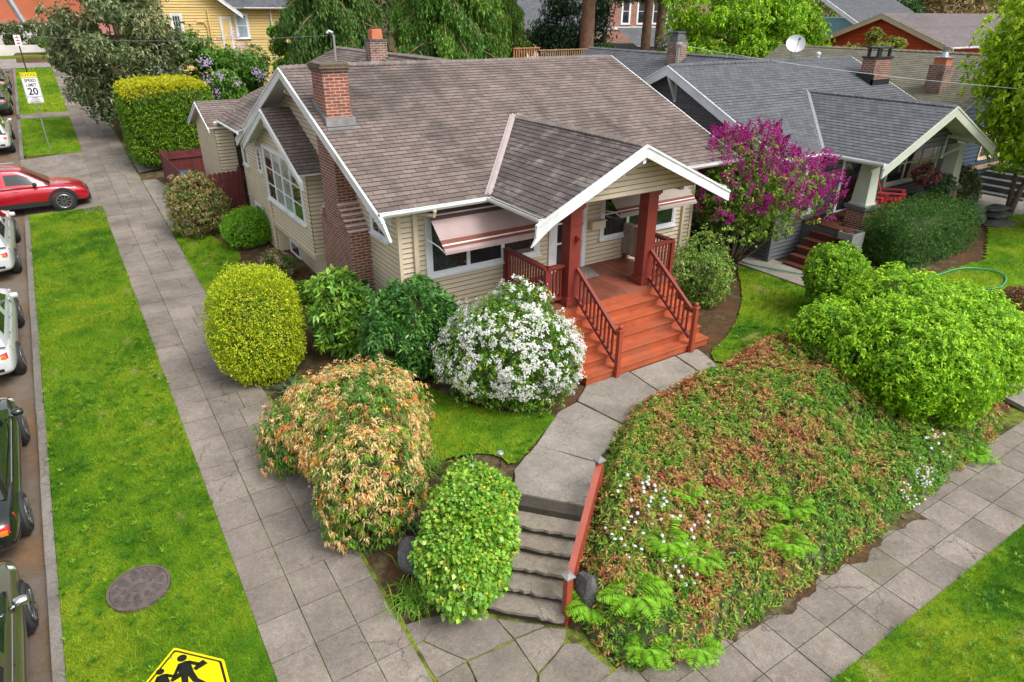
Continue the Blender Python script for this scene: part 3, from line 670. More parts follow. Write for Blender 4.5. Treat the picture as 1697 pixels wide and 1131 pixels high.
# projecting bay section (X=5.0)
WBy = Wall((5.0, 24.3), (5.0, 17.3)); WBs = Wall((5.0, 17.3), (5.43, 17.3)); bz = lambda y: 5.63-.457*abs(y-19.45)
b = thing_parent = None
siding(MB(), Wall((5.0, 21.2), (5.0, 17.3)), 2.16, 5.5, clip=lambda z: (21.2-min(21.2, 19.45+max(0, (5.55-z)/.457)), 21.2-(19.45-max(0, (5.55-z)/.457)))).build('bay_wall', M['siding'], H)
siding(MB(), Wall((5.0, 24.3), (5.0, 21.2)), 1.0, 4.75).build('wall', M['siding'], H)
siding(MB(), WBs, 2.16, 4.45).build('bay_wall', M['siding'], H)
mb = MB()   # flared skirt under the bay
Wa = Wall((5.0, 21.2), (5.0, 17.3))
for k, (za, zb, o0, o1) in enumerate(((2.10, 2.165, .05, .03), (1.93, 2.10, .012, .03))):
    for W in (Wa, WBs):
        e0 = .03 if W is Wa else .05
        mb.add([W.p(-.05 if W is WBs else 0, za, o0), W.p(W.L+(.05 if W is Wa else 0), za, o0), W.p(W.L+(.03 if W is Wa else 0), zb, o1), W.p(-.03 if W is WBs else 0, zb, o1)], [(0, 1, 2, 3)])
mb.add([(4.985, 17.29, 1.93), (5.44, 17.29, 1.93), (5.44, 21.2, 1.93), (4.985, 21.2, 1.93)], [(3, 2, 1, 0)])
mb.build('bay_skirt', M['siding'], H)
mb = MB(); mb.bx(5.0, 5.42, 21.195, 21.215, .9, 2.0); mb.build('wall', M['siding'], H)
mb = MB(); mb.bx(5.35, 5.426, 14.3, 21.19, .75, 1.93); mb.build('basement_wall', M['siding'], H)
mb = MB(); mb.bx(5.30, 5.36, 16.2, 21.19, .5, 1.0); mb.build('foundation', M['foundation'], H)
Wb = Wall((5.35, 21.2), (5.35, 14.3)); window(Wb, .25, 1.15, 1.12, 1.50, H, 1, (), .06, name='basement_window')
window(Wall((5.0, 24.3), (5.0, 21.2)), .95, 1.75, 1.72, 2.18, H, 1, (), .07, name='basement_window')
mb = MB(); mb.tube([(4.96, 21.3, 4.0), (4.96, 21.3, 1.0)], .035, 8); mb.build('downspout', M['siding'], H)
mb = MB(); Wall((5.0, 24.3), (5.0, 21.2)).box(mb, -.02, 3.1, 2.27, 2.31, 0, .035); mb.build('belt_course', M['siding'], H)
# windows of the side
bw = window(Wall((5.0, 21.2), (5.0, 17.3)), .02, 3.42, 2.86, 4.36, H, 4, (.62, .30), .09, panes=['glass', 'glass_light', 'glass_light', 'glass'], name='bay_window', o=.058)
window(Wall((5.0, 24.3), (5.0, 21.2)), .35, .82, 3.42, 4.12, H, 1, (), .07); window(Wall((5.0, 24.3), (5.0, 21.2)), 2.22, 2.58, 3.52, 4.22, H, 1, (), .07, grid=(1, 5, 0))
window(WL, 24.2-17.05, 24.2-16.4, 3.56, 4.32, H, 1, (.5,), .09)
window(WL, 24.2-14.0, 24.2-13.25, 3.56, 4.05, H, 1, (), .09, grid=(2, 2, 0), panes=['glass'])
# front windows and door
window(WF, 6.14-5.43, 8.88-5.43, 2.82, 4.22, H, 3, (), .13, name='front_window', o=.062)
window(WF, 10.97-5.43, 13.42-5.43, 2.84, 4.02, H, 3, (.5,), .10, name='front_window', o=.062)
mb = MB(); WF.box(mb, 9.28-5.43, 9.46-5.43, 2.18, 4.30, 0, .06); WF.box(mb, 10.30-5.43, 10.42-5.43, 2.18, 4.30, 0, .06); WF.box(mb, 9.46-5.43, 10.30-5.43, 4.18, 4.30, 0, .06)
dr = mb.build('door_frame', M['white'], H)
mb = MB(); WF.box(mb, 9.47-5.43, 10.29-5.43, 2.19, 4.17, 0, .032); d_ = mb.build('door_panel', M['glass'], dr)
mb = MB()
for z in (2.30, 2.9, 3.4, 3.78, 4.08): WF.box(mb, 9.47-5.43, 10.29-5.43, z-.02, z+.02, .032, .045)
for u in (9.50, 10.26): WF.box(mb, u-.03-5.43, u+.03-5.43, 2.19, 4.17, .032, .046)
mb.build('screen_bar', M['white'], dr)
mb = MB(); mb.bx(10.50, 10.93, 12.46, 12.63, 3.13, 3.32); mb.bx(10.48, 10.95, 12.44, 12.63, 3.32, 3.345); mb.build('mailbox', M['siding'], H, bevel=.01)
# roof planes
roof([(4.83, 12.15, 4.452), (15.30, 12.15, 4.452), (15.30, ry, rz), (4.83, ry, rz)], M['roof'], H)
roof([(4.83, ry, rz), (15.30, ry, rz), (15.30, 24.2, gz(24.2)), (4.83, 24.2, gz(24.2))], M['roof'], H)
ridgecap((4.83, ry, rz), (15.30, ry, rz), .14, .40, M['roof_cap'], H, wob=.012)
roof([(4.65, 16.7, bz(16.7)), (5.43, 16.7, bz(16.7)), (5.43, 19.45, 5.63), (4.65, 19.45, 5.63)], M['roof'], H, 'bay_roof')
roof([(4.65, 19.45, 5.63), (5.43, 19.45, 5.63), (5.43, 22.2, bz(22.2)), (4.65, 22.2, bz(22.2))], M['roof'], H, 'bay_roof')
# rear wing
wx = 9.6
roof([(4.6, 22.8, 4.62), (4.6, 26.9, 4.62), (wx, 26.9, 6.74), (wx, 17.75, 6.74)][::-1], M['roof'], H, 'rear_roof', rh=.145)
roof([(wx, 18.5, 6.74), (wx, 26.9, 6.74), (14.0, 26.9, 4.87), (14.0, 18.5, 4.87)][::-1], M['roof'], H, 'rear_roof')
ridgecap((wx, 17.9, 6.745), (wx, 26.9, 6.74), .13, .40, M['roof_cap'], H)
siding(MB(), Wall((13.8, 26.5), (5.0, 26.5)), 1.2, 6.5, clip=lambda z: (13.8-(wx+max(0, (6.6-z)/.424)), 13.8-(wx-max(0, (6.6-z)/.424)))).build('wall', M['siding'], H)
gutter((4.6, 22.4, 4.63), (4.6, 26.8, 4.63), (-1, 0), H, debris=False, w=.06, h=.07)
siding(MB(), Wall((4.42, 25.2), (5.0, 25.2)), 1.2, 4.62).build('wall', M['siding'], H)
siding(MB(), Wall((4.42, 28.6), (4.42, 25.2)), 1.2, 5.0, clip=lambda z: (1.8-max(0, (5.04-z)/.4), 2.0+max(0, (5.04-z)/.4))).build('wall', M['siding'], H)
roof([(4.2, 25.05, 4.46), (9.0, 25.05, 4.46), (9.0, 26.7, 5.12), (4.2, 26.7, 5.12)], M['roof'], H, 'rear_roof')
roof([(4.2, 26.7, 5.12), (9.0, 26.7, 5.12), (9.0, 29.0, 4.20), (4.2, 29.0, 4.20)], M['roof'], H, 'rear_roof')
mb = MB(); barge(mb, (4.22, 25.0, 4.44), (4.22, 26.7, 5.11), (-1, 0, 0), .03, .15); barge(mb, (4.22, 29.0, 4.18), (4.22, 26.7, 5.11), (-1, 0, 0), .03, .15); mb.build('bargeboard', M['white'], H)
# bargeboards
mb = MB(); barge(mb, (4.85, 11.93, gz(11.93)+.0), (4.85, ry, rz), (-1, 0, 0), .05, .24); mb.build('bargeboard', M['white'], H)
mb = MB(); barge(mb, (4.85, 24.0, gz(24.0)), (4.85, ry, rz), (-1, 0, 0), .05, .24); mb.build('bargeboard', M['white'], H)
mb = MB(); barge(mb, (4.67, 16.45, bz(16.45)), (4.67, 19.45, 5.62), (-1, 0, 0), .05, .22); mb.build('bargeboard', M['white'], H)
mb = MB(); barge(mb, (4.67, 22.2, bz(22.2)), (4.67, 19.45, 5.62), (-1, 0, 0), .05, .22); mb.build('bargeboard', M['white'], H)
mb = MB(); barge(mb, (15.28, 12.0, gz(12.0)), (15.28, ry, rz), (1, 0, 0), .05, .24); barge(mb, (15.28, 24.1, gz(24.1)), (15.28, ry, rz), (1, 0, 0), .05, .24); mb.build('bargeboard', M['white'], H)
mb = MB()
mb.prism([(4.80, 11.62, 4.02), (4.80, 12.0, 4.40), (4.80, 12.0, 4.15)], (.05, 0, 0)); mb.build('bargeboard', M['white'], H)
knee((5.43, ry), (-1, 0), 6.2, H, 'soffit', .55, .08, .3)
knee((5.43, 13.0), (-1, 0), 4.35, H, 'white', .5, .1, .35); knee((5.0, 19.45), (-1, 0), 5.2, H, 'white', .33, .08, .25)
knee((5.0, 21.9), (-1, 0), 4.45, H, 'white', .35, .10, .3); knee((5.0, 17.55), (-1, 0), 4.28, H, 'white', .33, .08, .25)
mb = MB()
for y in (12.3,): mb.bx(5.44, 14.1, 12.3, 12.64, 4.36, 4.385)
mb.build('soffit', M['soffit'], H)
# chimney
ch = MB(); ch.bx(4.93, 5.43, 14.25, 16.2, .7, 3.42); ch.bx(4.97, 5.50, 14.88, 15.92, 3.42, 5.55)
for i in range(6): ch.bx(4.932, 5.43, 14.25+.1*i+.004, 14.88, 3.42+.1*i, 3.52+.1*i-.012)
for i in range(3): ch.bx(4.932, 5.43, 15.92, 16.2-.09*i, 3.42+.1*i, 3.52+.1*i-.012)
C1 = ch.build('chimney', M['brick_dark'], H)
for i in range(6): MB().bx(4.925, 5.435, 14.25+.1*i+.004, 14.25+.1*(i+1)+.01, 3.508+.1*i, 3.535+.1*i).build('weathering_step', M['mortar'], C1)
for i in range(3): MB().bx(4.925, 5.435, 16.2-.09*(i+1), 16.205-.09*i, 3.508+.1*i, 3.535+.1*i).build('weathering_step', M['mortar'], C1)
mb = MB(); mb.bx(5.03, 5.60, 15.22, 15.95, 5.3, 6.80); mb.build('stack', M['brick'], C1)
mb = MB(); mb.bx(4.995, 5.635, 15.185, 15.985, 6.80, 6.86); mb.bx(4.97, 5.66, 15.16, 16.01, 6.865, 6.93); mb.bx(5.0, 5.63, 15.19, 15.98, 6.935, 6.965); mb.build('chimney_cap', M['brick_cap'], C1)
mb = MB(); yz = lambda y: 4.452+.409*(y-12.15)
mb.bx(4.98, 5.66, 15.13, 15.21, yz(15.15)+.0, yz(15.2)+.15)
for x in (5.0, 5.61): mb.hexa([(x, 15.2, yz(15.2)), (x+.025, 15.2, yz(15.2)), (x+.025, 16.0, yz(16)), (x, 16.0, yz(16)), (x, 15.2, yz(15.2)+.16), (x+.025, 15.2, yz(15.2)+.16), (x+.025, 16.0, yz(16)+.16), (x, 16.0, yz(16)+.16)])
mb.bx(4.95, 5.70, 14.98, 15.13, yz(15.0)+.0, yz(15.0)+.045); mb.build('flashing', M['lead'], C1)
mb = MB(); mb.bx(8.82, 9.38, 21.7, 22.15, 5.9, 7.12); C2 = mb.build('chimney', M['brick_old'], H)
mb = MB(); mb.bx(8.80, 9.40, 21.68, 22.17, 7.12, 7.19); mb.build('chimney_cap', M['stone'], C2)
mb = MB(); mb.hexa([(8.92, 21.76, 7.19), (9.28, 21.76, 7.19), (9.28, 22.1, 7.19), (8.92, 22.1, 7.19), (8.94, 21.78, 7.47), (9.26, 21.78, 7.47), (9.26, 22.08, 7.47), (8.94, 22.08, 7.47)]); mb.build('chimney_pot', M['terracotta'], C2)
mb = MB(); mb.bx(8.76, 9.44, 21.64, 21.69, 6.2, 6.5); mb.bx(9.39, 9.43, 21.64, 22.2, 6.25, 6.62); mb.build('flashing', M['lead'], C2)
mb = MB(); mb.tube([(7.75, 22, 5.9), (7.77, 22, 7.28), (7.73, 22, 7.38), (7.62, 22, 7.42), (7.56, 22, 7.36)], [.035, .035, .05, .055, .05], 8); mb.build('service_mast', M['metal'], H)
mb = MB(); mb.tube([(5.15, 25.2, 4.7), (5.15, 25.2, 5.1)], .04, 8); mb.build('vent_pipe', M['metal'], H)
# porch roof
px0, pz0 = 9.8, 5.62; ps = .465; pe = lambda x: pz0-ps*abs(x-px0)
roof([(7.33, 10.1, pe(7.33)), (px0, 10.1, pz0), (px0, 15.1, pz0), (7.33, 12.25, pe(7.33))], M['roof_porch'], H, 'porch_roof')
roof([(px0, 10.1, pz0), (12.27, 10.1, pe(12.27)), (12.27, 12.25, pe(12.27)), (px0, 15.1, pz0)], M['roof_porch'], H, 'porch_roof')
ridgecap((px0, 10.1, pz0), (px0, 14.95, pz0), .13, .45, M['roof_cap'], H)
for sx in (-1, 1):
    a, b2 = Vector((px0+sx*2.47, 12.17, 4.49)), Vector((px0+sx*.06, 14.92, 5.64)); v = MB(); v.beam(a, b2, .16, .03); v.beam(a+Vector((0, 0, .02)), b2+Vector((0, 0, .02)), .03, .05); v.build('valley_flashing', M['valley'], H)
mb = MB(); barge(mb, (7.12, 10.12, pe(7.12)), (px0, 10.12, pz0), (0, -1, 0), .05, .25); barge(mb, (12.48, 10.12, pe(12.48)), (px0, 10.12, pz0), (0, -1, 0), .05, .25)
mb.prism([(7.12, 10.07, pe(7.12)-.25), (7.5, 10.07, pe(7.5)-.25), (7.02, 10.07, pe(7.12)-.42)], (0, .05, 0)); mb.build('bargeboard', M['white'], H)
knee((9.8, 10.72), (0, -1), 5.28, H, 'white', .6, .08, .35)
WG = Wall((7.5, 10.72), (12.1, 10.72))
siding(MB(), WG, 4.43, 5.52, clip=lambda z: (max(.75, 2.3-max(0, (5.54-z)/ps)), min(4.5, 2.3+max(0, (5.54-z)/ps)))).build('porch_gable', M['siding'], H)
mb = MB(); mb.bx(8.3, 11.98, 10.735, 12.3, 4.44, 4.50); mb.build('porch_ceiling', M['soffit'], H)
mb = MB(); mb.bx(8.3, 8.42, 10.9, 12.3, 4.3, 4.439); mb.bx(11.75, 11.87, 10.9, 12.3, 4.3, 4.439); mb.build('porch_beam', M['siding'], H)
gutter((4.80, 12.13, 4.47), (7.28, 12.13, 4.47), (0, -1), H); gutter((12.32, 12.13, 4.47), (15.3, 12.13, 4.47), (0, -1), H)
gutter((7.31, 10.12, 4.47), (7.31, 12.02, 4.49), (-1, 0), H); gutter((12.29, 10.12, 4.47), (12.29, 12.02, 4.49), (1, 0), H, debris=False)
mb = MB(); mb.tube([(6.0, 12.06, 4.37), (6.0, 12.1, 4.25), (5.83, 12.5, 4.22)], .04, 8); mb.bx(5.73, 5.83, 12.56, 12.63, 1.05, 4.22); mb.build('downspout', M['siding'], H)
mb = MB(); mb.bx(13.75, 13.83, 12.56, 12.63, 1.05, 4.3); mb.build('downspout', M['siding'], H)
# columns
for cx, cy in ((8.63, 10.91), (10.88, 10.98)):
    mb = MB(); mb.bx(cx-.15, cx+.15, cy-.15, cy+.15, 2.36, 4.40); c = mb.build('porch_column', M['darkred'], H, bevel=.008)
    mb = MB(); mb.bx(cx-.22, cx+.22, cy-.22, cy+.22, 2.18, 2.30); mb.bx(cx-.195, cx+.195, cy-.195, cy+.195, 2.30, 2.34); mb.bx(cx-.175, cx+.175, cy-.175, cy+.175, 2.34, 2.37); mb.build('column_base', M['darkred'], c, bevel=.006)
    MB().bx(cx-.17, cx+.17, cy-.17, cy+.17, 3.98, 4.01).build('column_ring', M['darkred'], c); mb = MB(); mb.bx(cx-.175, cx+.175, cy-.175, cy+.175, 4.30, 4.34); mb.bx(cx-.20, cx+.20, cy-.20, cy+.20, 4.34, 4.41); mb.build('column_capital', M['darkred'], c)
mb = MB(); mb.bx(8.61, 8.67, 10.68, 10.755, 3.62, 3.76); mb.tube([(8.64, 10.68, 3.72), (8.64, 10.62, 3.72), (8.64, 10.60, 3.66)], .02, 8); mb.build('porch_lamp', M['darkred'], H)
# deck and stairs
mb = MB(); x = 7.98
while x < 11.80: mb.bx(x, min(x+.112, 11.8), 10.66, 12.63, 2.145, 2.18); x += .115
mb.build('porch_floor', M['deck'], H)
mb = MB(); mb.bx(8.02, 11.76, 10.70, 12.60, 1.0, 2.13); mb.build('porch_skirt', M['darkred'], H)
stp = MB()
rh_ = 1.18/6
for i in range(5):
    y0 = 9.33+.272*i; z = 1.0+rh_*(i+1); stp.bx(7.93, 11.57, y0-.02, y0+.145, z-.035, z); stp.bx(7.93, 11.57, y0+.148, y0+.30, z-.035, z)
    stp.bx(7.95, 11.55, y0+.012, y0+.04, 1.0 if i == 0 else z-rh_, z-.036)
stp.bx(7.95, 11.55, 10.665, 10.695, 2.18-rh_, 2.144)
SP = stp.build('porch_stairs', M['stepred'], H, bevel=.006)
mb = MB()
for x in (7.955, 11.535): mb.prism([(x, 9.40, 1.0), (x, 10.69, 1.0), (x, 10.69, 2.13)]+[(x, 9.37+.272*i+d, 1.0+rh_*(i+1)-.037) for i in (4, 3, 2, 1, 0) for d in (.272 if i < 4 else .2, 0)][1:], (.012, 0, 0))
mb.build('stringer', M['stepred'], SP)
def railing(name, a, b, n, capw=.14, sh=.87, newel=None):
    a, b = Vector(a), Vector(b); mb = MB(); mb.beam(a, b, capw, .045); r = mb.build(name, M['darkred'], H)
    MB().beam(a-Vector((0, 0, sh-.12)), b-Vector((0, 0, sh-.12)), .06, .06).build('bottom_rail', M['darkred'], r)
    MB().beam(a-Vector((0, 0, .045)), b-Vector((0, 0, .045)), .05, .05).build('top_rail', M['darkred'], r)
    for i in range(1, n): p = a.lerp(b, i/n); MB().bx(p.x-.018, p.x+.018, p.y-.018, p.y+.018, p.z-sh+.13, p.z-.06).build('baluster', M['darkred'], r)
    return r
r1 = railing('porch_railing', (8.03, 12.58, 3.07), (8.03, 10.93, 3.07), 16); r2 = railing('porch_railing', (8.03, 10.95, 3.07), (8.5, 10.95, 3.07), 5)
for (x, y) in ((8.03, 10.95), (8.03, 12.55)): MB().bx(x-.05, x+.05, y-.05, y+.05, 1.9, 3.05).build('rail_post', M['darkred'], r1)
r3 = railing('porch_railing', (11.75, 12.58, 3.07), (11.75, 10.93, 3.07), 16); r4 = railing('porch_railing', (11.02, 10.95, 3.07), (11.75, 10.95, 3.07), 7)
for (x, y) in ((11.75, 10.95), (11.75, 12.55)): MB().bx(x-.05, x+.05, y-.05, y+.05, 1.9, 3.05).build('rail_post', M['darkred'], r3)
for nx, cx, cy in ((8.72, 8.70, 10.74), (10.94, 10.92, 10.8)):
    r = railing('stair_railing', (nx, 9.36, 2.02), (cx, cy, 3.02), 11, .075, .80)
    mb = MB(); mb.bx(nx-.05, nx+.05, 9.22, 9.32, .99, 2.10); mb.bx(nx-.07, nx+.07, 9.20, 9.34, 2.10, 2.135); q = mb.build('newel_post', M['railred'], r, bevel=.006)
    mb = MB(); mb.lathe((nx, 9.27, 2.135), [(.02, 0), (.025, .015), (.042, .035), (.05, .06), (.042, .085), (.02, .105), (.003, .11)], 14); mb.build('ball_finial', M['railred'], q, smooth=True)
# awnings (ribbed aluminium)
def awning(x0, x1, yt, zt, yb, zb, nm=30, base='awn_pink'):
    A, B = Vector((0, yt, zt)), Vector((0, yb, zb)); d = (B-A)/nm; nrm = Vector((0, d.z, -d.y)).normalized()
    if nrm.z < 0: nrm = -nrm
    mb = MB()
    for i in range(nm):
        a, b_ = A+d*i, A+d*(i+1); c = a.lerp(b_, .65); h = nrm*.014; t = i/nm
        mi = 1 if (.03 < t < .12 or .155 < t < .24) else 2 if (.72 < t < .81 or .845 < t < .92) else 3 if (.81 <= t <= .845 or .12 <= t <= .155) else 0
        q = lambda p, x: (x, p.y, p.z)
        mb.add([q(a+h, x0), q(a+h, x1), q(c+h, x1), q(c+h, x0), q(b_, x0), q(b_, x1), q(a, x0), q(a, x1)], [(0, 1, 2, 3)[::-1], (3, 2, 5, 4)[::-1], (6, 7, 1, 0)[::-1]], mi)
    lip = B+Vector((0, 0, -.10)); q = lambda p, x: (x, p.y, p.z)
    mb.bx(x0, x1, B.y-.02, B.y+.01, B.z-.05, B.z, 0)
    aw = mb.build('window_awning', [M[base], M['awn_dark'], M['awn_brown'], M['white']], H)
    for x in (x0+.02, x1-.02):
        mb = MB(); mb.tube([(x-.06, yt+.0, (zt+zb)/2-.25), (x-.03, lerp(yt, yb, .7), zb+.05), (x, yb+.02, zb-.03)], .014, 6); mb.build('support_arm', M['white'], aw)
awning(6.04, 8.5, 12.56, 4.25, 11.75, 3.56); awning(10.92, 13.55, 12.56, 4.05, 11.95, 3.56, base='awn_grey')
# things lying on / hanging on the porch
dm = MB(); dm.prism([(9.86, 11.85, 2.184), (10.3, 11.82, 2.184), (10.46, 12.46, 2.184), (10.25, 12.56, 2.184)], (0, 0, .012))
dm.build('door_mat', M['gravel'], label='pale grey doormat lying askew on the porch floor in front of the door', category_=None) if False else props(dm.build('door_mat', M['gravel']), 'pale grey doormat lying askew on the porch floor in front of the door', 'doormat')
mb = MB(); n = 24
for i in range(n):
    y0 = 12.08+.6*i/n; y1 = y0+.6/n*.97; o = .012*math.sin(i*.7); b_ = 2.34+.03*math.sin(i*1.7)
    mb.bx(11.655+o, 11.672+o, y0, y1, b_, 3.095); mb.bx(11.655+o, 11.84, y0, y1, 3.095, 3.108); mb.bx(11.825, 11.84, y0, y1, 2.6, 3.095)
props(mb.build('woven_rug', M['fabric']), 'beige woven rug draped over the porch railing to dry', 'rug')
# ================================================================ GREY NEIGHBOUR
K = thing('craftsman_house', 'slate grey craftsman house with charcoal shingles and white side gable, right of the tan bungalow', 'house', (21.3, 16.4, 1.4))
ks = .457; kz, ky = 6.50, 16.4; kf = lambda y: kz-ks*abs(y-ky)
roof([(16.5, 11.75, kf(11.75)), (26.2, 11.75, kf(11.75)), (26.2, ky, kz), (16.5, ky, kz)], M['roof_grey'], K)
roof([(16.5, ky, kz), (26.2, ky, kz), (26.2, 21.2, kf(21.2)), (16.5, 21.2, kf(21.2))], M['roof_grey'], K)
ridgecap((16.5, ky, kz), (26.2, ky, kz), .13, .45, M['roof_grey'], K, .2)
roof([(16.6, 19.0, 4.36), (16.6, 26.4, 4.36), (21.5, 26.4, 6.5), (21.5, 16.5, 6.5), (20.0, 17.9, 5.84)][::-1], M['roof_grey'], K, 'rear_roof')
roof([(21.5, 16.5, 6.5), (21.5, 26.4, 6.5), (26.2, 26.4, 4.45), (26.2, 19.0, 4.45)][::-1], M['roof_grey'], K, 'rear_roof')
ridgecap((21.5, 16.4, 6.5), (21.5, 26.4, 6.52), .13, .45, M['roof_grey'], K, .2)
kp = lambda x: 5.67-.453*abs(x-21.27)
roof([(18.42, 9.8, kp(18.42)), (21.27, 9.8, 5.67), (21.27, 14.7, 5.67), (18.42, 11.9, kp(18.42))], M['roof_grey'], K, 'porch_roof')
roof([(21.27, 9.8, 5.67), (24.12, 9.8, kp(24.12)), (24.12, 11.9, kp(24.12)), (21.27, 14.7, 5.67)], M['roof_grey'], K, 'porch_roof')
ridgecap((21.27, 9.8, 5.67), (21.27, 14.6, 5.67), .13, .45, M['roof_grey'], K, .2)
mb = MB(); a, b2 = Vector((18.44, 11.83, 4.42)), Vector((21.2, 14.6, 5.68)); mb.beam(a, b2, .17, .03); mb.beam(a+Vector((0, 0, .02)), b2+Vector((0, 0, .02)), .03, .04); mb.build('valley_flashing', M['metal'], K)
mb = MB(); barge(mb, (16.53, 11.6, kf(11.6)), (16.53, ky, kz), (-1, 0, 0), .05, .30); barge(mb, (16.53, 21.3, kf(21.3)), (16.53, ky, kz), (-1, 0, 0), .05, .30); mb.build('bargeboard', M['white'], K)
mb = MB(); barge(mb, (26.2, 11.6, kf(11.6)), (26.2, ky, kz), (1, 0, 0), .05, .26); mb.build('bargeboard', M['sage'], K)
mb = MB(); barge(mb, (18.2, 9.83, kp(18.2)), (21.27, 9.83, 5.67), (0, -1, 0), .05, .28); barge(mb, (24.34, 9.83, kp(24.34)), (21.27, 9.83, 5.67), (0, -1, 0), .05, .28); mb.build('bargeboard', M['sage'], K)
gutter((16.6, 11.72, 4.36), (18.4, 11.72, 4.38), (0, -1), K, debris=False); gutter((18.40, 9.85, 4.38), (18.40, 11.6, 4.38), (-1, 0), K, debris=False)
KL = Wall((16.95, 26.0), (16.95, 11.95)); KF = Wall((16.95, 11.95), (26.0, 11.95))
siding(MB(), KL, 1.0, 4.2, .125).build('wall', M['siding_grey'], K)
siding(MB(), KL, 4.2, 6.35, .20, clip=lambda z: (26-(ky+max(0, (6.4-z)/ks)), 26-(ky-max(0, (6.4-z)/ks)))).build('gable_wall', M['shingle_grey'], K)
siding(MB(), KF, 1.0, 4.5, .125).build('wall', M['siding_grey'], K)
siding(MB(), Wall((26.0, 11.95), (26.0, 26)), 1.0, 4.5, .2).build('wall', M['siding_grey'], K)
mb = MB(); mb.bx(16.9, 17.02, 11.88, 12.0, 1.0, 4.4); mb.build('corner_board', M['siding_grey'], K)
knee((16.95, ky-.02), (-1, 0), 6.22, K, 'white', .42, .11, .75)
mb = MB(); KF.box(mb, 1.0, 1.16, 2.6, 4.3, 0, .04); KF.box(mb, 1.5, 1.66, 2.6, 4.3, 0, .04); KF.box(mb, 1.0, 1.66, 2.5, 2.6, 0, .05); mb.build('window_frame', M['white'], K)
mb = MB(); KF.box(mb, 1.16, 1.5, 2.6, 4.2, 0, .03); mb.build('pane', M['glass'], K)
mb = MB(); KF.box(mb, 2.85, 2.97, 2.3, 4.35, 0, .045); KF.box(mb, 4.0, 4.12, 2.3, 4.35, 0, .045); KF.box(mb, 2.85, 4.12, 4.25, 4.35, 0, .05); KF.box(mb, 2.97, 4.0, 2.3, 2.40, 0, .05); dk = mb.build('door_frame', M['white'], K)
mb = MB(); KF.box(mb, 2.97, 4.0, 2.4, 4.25, 0, .03); mb.build('door_panel', M['glass'], dk)
window(KF, 5.5, 8.4, 2.95, 4.1, K, 3, (.5,), .12, tm='sage', sash='sage', name='porch_window')
mb = MB(); mb.bx(19.2, 24.3, 11.1, 11.93, 1.2, 2.32); mb.bx(18.35, 18.72, 10.45, 11.92, 1.2, 2.32); mb.bx(18.72, 19.2, 11.2, 11.92, 1.2, 2.32); mb.build('porch_skirt', M['siding_grey'], K)
mb = MB(); x = 18.3
while x < 24.4: mb.bx(x, x+.13, 10.42 if x < 18.7 else 11.05, 11.94, 2.325, 2.36); x += .135
mb.build('porch_floor', M['deck_dark'], K)
mb = MB()
for i in range(5): mb.bx(17.15+.25*i, 18.33, 10.42, 11.5, 1.15+.20*i if i else 1.15, 1.36+.20*i-.04); mb.bx(17.12+.25*i, 17.42+.25*i, 10.40, 11.52, 1.36+.20*i-.038, 1.36+.20*i)
mb.build('porch_stairs', M['deck_dark'], K)
for cx in (19.55, 24.35):
    mb = MB(); mb.hexa([(cx-.36, 10.54, 1.2), (cx+.36, 10.54, 1.2), (cx+.36, 11.26, 1.2), (cx-.36, 11.26, 1.2), (cx-.27, 10.63, 2.78), (cx+.27, 10.63, 2.78), (cx+.27, 11.17, 2.78), (cx-.27, 11.17, 2.78)]); pr_ = mb.build('porch_pier', M['brick_dark'], K)
    mb = MB(); mb.bx(cx-.36, cx+.36, 10.54, 11.26, 2.78, 2.90); mb.build('pier_cap', M['siding_grey'], pr_, bevel=.012)
    mb = MB(); mb.hexa([(cx-.24, 10.66, 2.90), (cx+.24, 10.66, 2.90), (cx+.24, 11.14, 2.90), (cx-.24, 11.14, 2.90), (cx-.17, 10.73, 4.28), (cx+.17, 10.73, 4.28), (cx+.17, 11.07, 4.28), (cx-.17, 11.07, 4.28)]); mb.bx(cx-.27, cx+.27, 10.63, 11.17, 2.901, 2.95); mb.build('porch_column', M['sage'], pr_)
siding(MB(), Wall((18.6, 10.75), (23.95, 10.75)), 4.3, 5.55, .15, clip=lambda z: (2.67-max(0, (5.58-z)/.453), 2.67+max(0, (5.58-z)/.453))).build('porch_gable', M['siding_grey'], K)
mb = MB(); mb.bx(18.6, 23.95, 10.8, 11.9, 4.32, 4.38); mb.build('porch_ceiling', M['siding_grey'], K)
for x in (18.9, 23.65): knee((x+.45*(1 if x < 20 else -1), 10.75), (0, -1), 4.42+.15, K, 'sage', .9, .09, .6)
knee((21.27, 10.75), (0, -1), 5.35, K, 'sage', .9, .09, .4)
mb = MB(); mb.bx(24.9, 25.9, 14.6, 15.1, 4.6, 6.55); kc = mb.build('chimney', M['brick_dark'], K)
mb = MB(); mb.bx(24.86, 25.94, 14.56, 15.14, 6.55, 6.61)
for x, y in ((25.05, 14.65), (25.75, 14.65), (25.05, 15.0), (25.75, 15.0)): mb.bx(x-.05, x+.05, y-.04, y+.04, 6.611, 6.86)
mb.bx(24.98, 25.82, 14.58, 15.08, 6.861, 6.92); mb.build('chimney_cap', M['black'], kc)
mb = MB(); mb.bx(24.84, 25.95, 14.54, 14.6, 5.5, 5.85); mb.bx(24.84, 24.9, 14.54, 15.2, 5.6, 6.05); mb.build('flashing', M['black'], kc)
mb = MB(); mb.bx(20.7, 21.25, 20.2, 20.7, 5.8, 6.95); kc = mb.build('chimney', M['brick_old'], K)
mb = MB(); mb.hexa([(20.72, 20.22, 6.95), (21.23, 20.22, 6.95), (21.23, 20.68, 6.95), (20.72, 20.68, 6.95), (20.8, 20.3, 7.28), (21.15, 20.3, 7.28), (21.15, 20.6, 7.28), (20.8, 20.6, 7.28)]); mb.bx(20.76, 21.2, 20.26, 20.64, 7.281, 7.33); mb.build('chimney_pot', M['stone'], kc)
